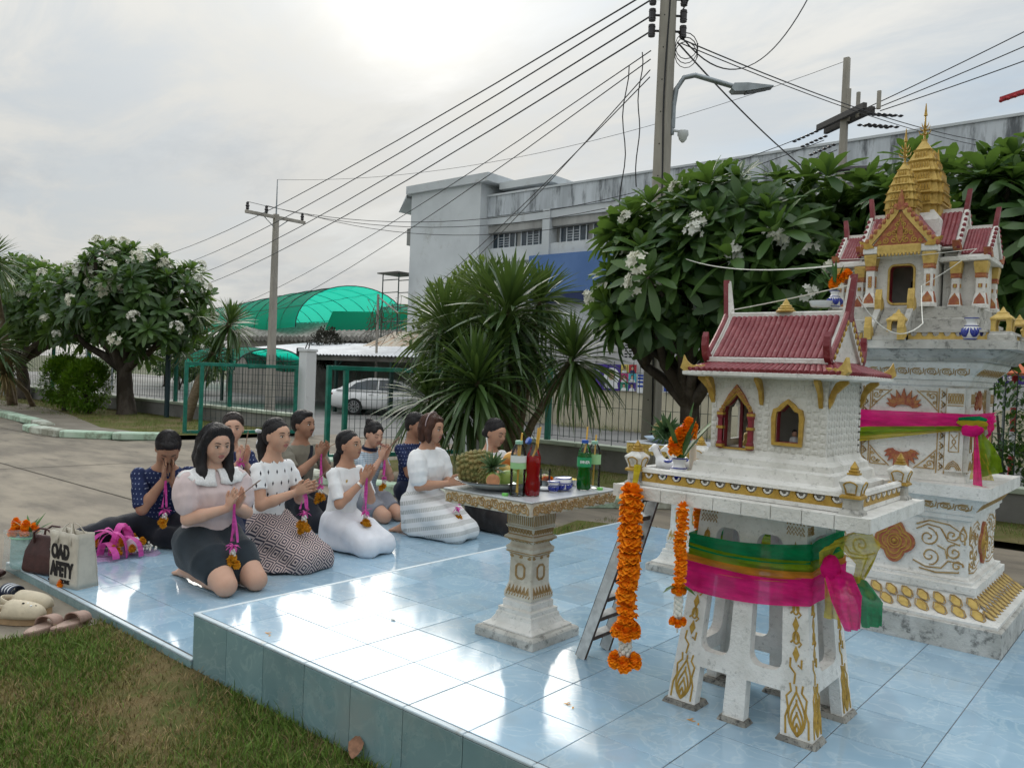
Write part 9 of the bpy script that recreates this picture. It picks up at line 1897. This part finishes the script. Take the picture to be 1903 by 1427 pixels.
for i in range(12): spin(link('marigold', ME_MARID, Pk, (R_.uniform(-.12, .16), R_.uniform(-.10, .20), .03+R_.uniform(0, .08))), R_)
for i in range(30): link('jasmine_bud', ME_JAS, Pk, (R_.uniform(-.02, .14), R_.uniform(.06, .24), .02+R_.uniform(0, .05)))
mb = MB(); mb.ball((.05, .10, .075), (.055, .06, .055), 12, 8); mb.v = [tuple(V(p)+V((.02, .02, .02))*mnoise.noise(V(p)*34)) for p in mb.v]; link('white_rosette', mb.mesh('white_rosette', m_porc, 60), Pk)
def sole_outline(L_, w_, n=20): return [(L_/2*cos(a)*(1 if cos(a) > 0 else .98), w_/2*sin(a)*(1.0+.12*cos(a))*(1-.14*sin(a*1)*0)) for a in [2*pi*i/n for i in range(n)]]
def slide(loc, rz, mt, mt2, label, stripes=None):
 S_ = empty('slide_sandal', loc, rz, label, 'sandal'); mb = MB(); o_ = sole_outline(.255, .098); mb.prism(o_, lambda a, b_, d: (a, b_, d), 0, .028); link('sole', mb.mesh('sole', mt, 40), S_); mb = MB(); mb.prism([(a*.92, b_*.86) for a, b_ in o_], lambda a, b_, d: (a, b_, d), .0285, .031); link('footbed', mb.mesh('footbed', mt2, 40), S_)
 mb = MB(); mb.grid(lambda u, v: (.015+.085*u, .052*cos(pi*v)*(1.02-.1*u), .022+.052*sin(pi*v)**.7*(1-.2*u)), 6, 16); o = link('strap', raw_mesh(mb, 'strap', mt), S_); md = o.modifiers.new('s', 'SOLIDIFY'); md.thickness = .006
 if stripes:
  for k in range(3): mb = MB(); u0 = .18+.26*k; mb.grid(lambda u, v: (.015+.085*(u0+.12*u), (.054)*cos(pi*v)*(1.02-.1*u0), .024+.053*sin(pi*v)**.7*(1-.2*u0)), 1, 16); o = link('stripe', raw_mesh(mb, 'stripe', stripes), S_); md = o.modifiers.new('s', 'SOLIDIFY'); md.thickness = .003
 return S_
m_taupe = mat('taupe_rubber', (.32, .215, .175), .7, .3, var=.12, vscale=20, dirt=.3, dirtcol=(.2, .15, .1), dscale=20); m_taupe2 = mat('taupe_footbed', (.38, .27, .22), .7, .3, var=.12, vscale=20); m_nav = mat('navy_rubber', (.012, .020, .045), .5); m_cream = mat('cream_rubber', (.52, .45, .33), .65, .3, var=.12, vscale=18, dirt=.4, dirtcol=(.25, .2, .13), dscale=24); m_tanr = mat('tan_rubber', (.38, .26, .15), .65, .3, var=.15, vscale=18, dirt=.3, dirtcol=(.2, .14, .08), dscale=24)
slide((-1.33, -.345, .014), rad(122), m_taupe, m_taupe2, 'taupe slide sandal on the grass edge, the one farther from the platform'); slide((-1.30, -.215, .014), rad(114), m_taupe, m_taupe2, 'taupe slide sandal on the grass edge, the one touching the platform side'); slide((-2.22, -.245, .004), rad(20), m_nav, m_nav, 'navy slide sandal with three white stripes by the platform', m_pw)
def clog(loc, rz, mt, label, charms=True):
 C_ = empty('rubber_clog', loc, rz, label, 'clog'); C_.scale = (1.22,)*3; mb = MB(); o_ = sole_outline(.275, .108); mb.prism(o_, lambda a, b_, d: (a, b_, d), 0, .032); link('sole', mb.mesh('sole', m_tanr, 40), C_)
 mb = MB(); mb.grid(lambda u, v: ((.13*cos(pi*(.5-.5*u)*.98)-.015*(1-u))*(1 if True else 0)+(-.02 if u < .01 else 0), .052*cos(pi*v)*(sin(pi*(.5-.5*u))**.5*.98+.02)*(1.05), .030+.062*sin(pi*v)**.75*(sin(pi*(.5-.5*u))**.45)), 10, 18); o = link('upper', raw_mesh(mb, 'upper', mt), C_); md = o.modifiers.new('s', 'SOLIDIFY'); md.thickness = .007
 mb = MB(); mb.grid(lambda u, v: (-.132*sin(pi*u)**.8-.0+.0, .052*cos(pi*u), .030+.035*v*(.6+.4*sin(pi*u))), 16, 2); o = link('heel_wall', raw_mesh(mb, 'heel_wall', mt), C_); md = o.modifiers.new('s', 'SOLIDIFY'); md.thickness = .007
 mb = MB(); mb.prism([(a*.9, b_*.82) for a, b_ in o_], lambda a, b_, d: (a, b_, d), .0325, .035); link('footbed', mb.mesh('footbed', m_tanr), C_)
 for q in (-1, 1):
  for k in range(4): mb = MB(); mb.ball((.035+.022*k, q*(.050-.006*k), .052), (.009, .003, .005), 8, 5); link('vent_hole', mb.mesh('vent_hole', m_black), C_)
 if charms:
  for k in range(5): mb = MB(); mb.ball((.05+.013*k, -.02+.013*(k % 3), .094-.003*k), (.006, .006, .004), 8, 5); link('charm', mb.mesh('charm', (m_black, m_pw)[k % 2], 60), C_)
clog((-1.63, -.375, .004), rad(34), m_cream, 'cream rubber clog with small charms lying before the taupe sandals'); clog((-1.80, -.27, .004), rad(30), m_cream, 'cream rubber clog behind the one with charms', False)
mb = MB(); b = Sdf(.02); b.hull([((-.1, -.03, .02), .02), ((.1, -.03, .02), .02), ((.1, .03, .03), .02), ((-.1, .03, .02), .02), ((-.06, 0, .08), .03)], 0); me = fuse(b, .008, 1); me.materials.append(m_leath); o = link('leather_shoe', me, None, (-2.76, -.19, .004)); o.rotation_euler = (0, 0, .5); tag(o, 'dark brown shoe half cut off at the left edge', 'shoe')
mb = MB(); mb.tube([(0, 0, 0), (.018, .006, 0)], .004, 6); tag(mb.build('cigarette_end', m_jas, None, 40, (.42, .60, ZU+.005)), 'tiny pale stub lying on the tiles before the table', 'litter')
for i, (x_, y_) in enumerate(((.19, .06), (1.62, .42), (2.02, .63))):
 lm = MB()
 for k in range(5): leaf(lm, Matrix.Translation((.012*k-.02, .008*(k % 2), .002)) @ Matrix.Rotation(k*1.3, 4, 'Z'), .018, .004, .1, 2)
 tag(link('fallen_petals', raw_mesh(lm, 'fallen_petals', m_mari2), None, (x_, y_, ZU+.001)), ('first', 'second', 'third')[i]+' small scatter of fallen petals on the upper tiles, counted from the left', 'petals', 'fallen petals', 'stuff')
bpy.data.scenes.remove(TS)
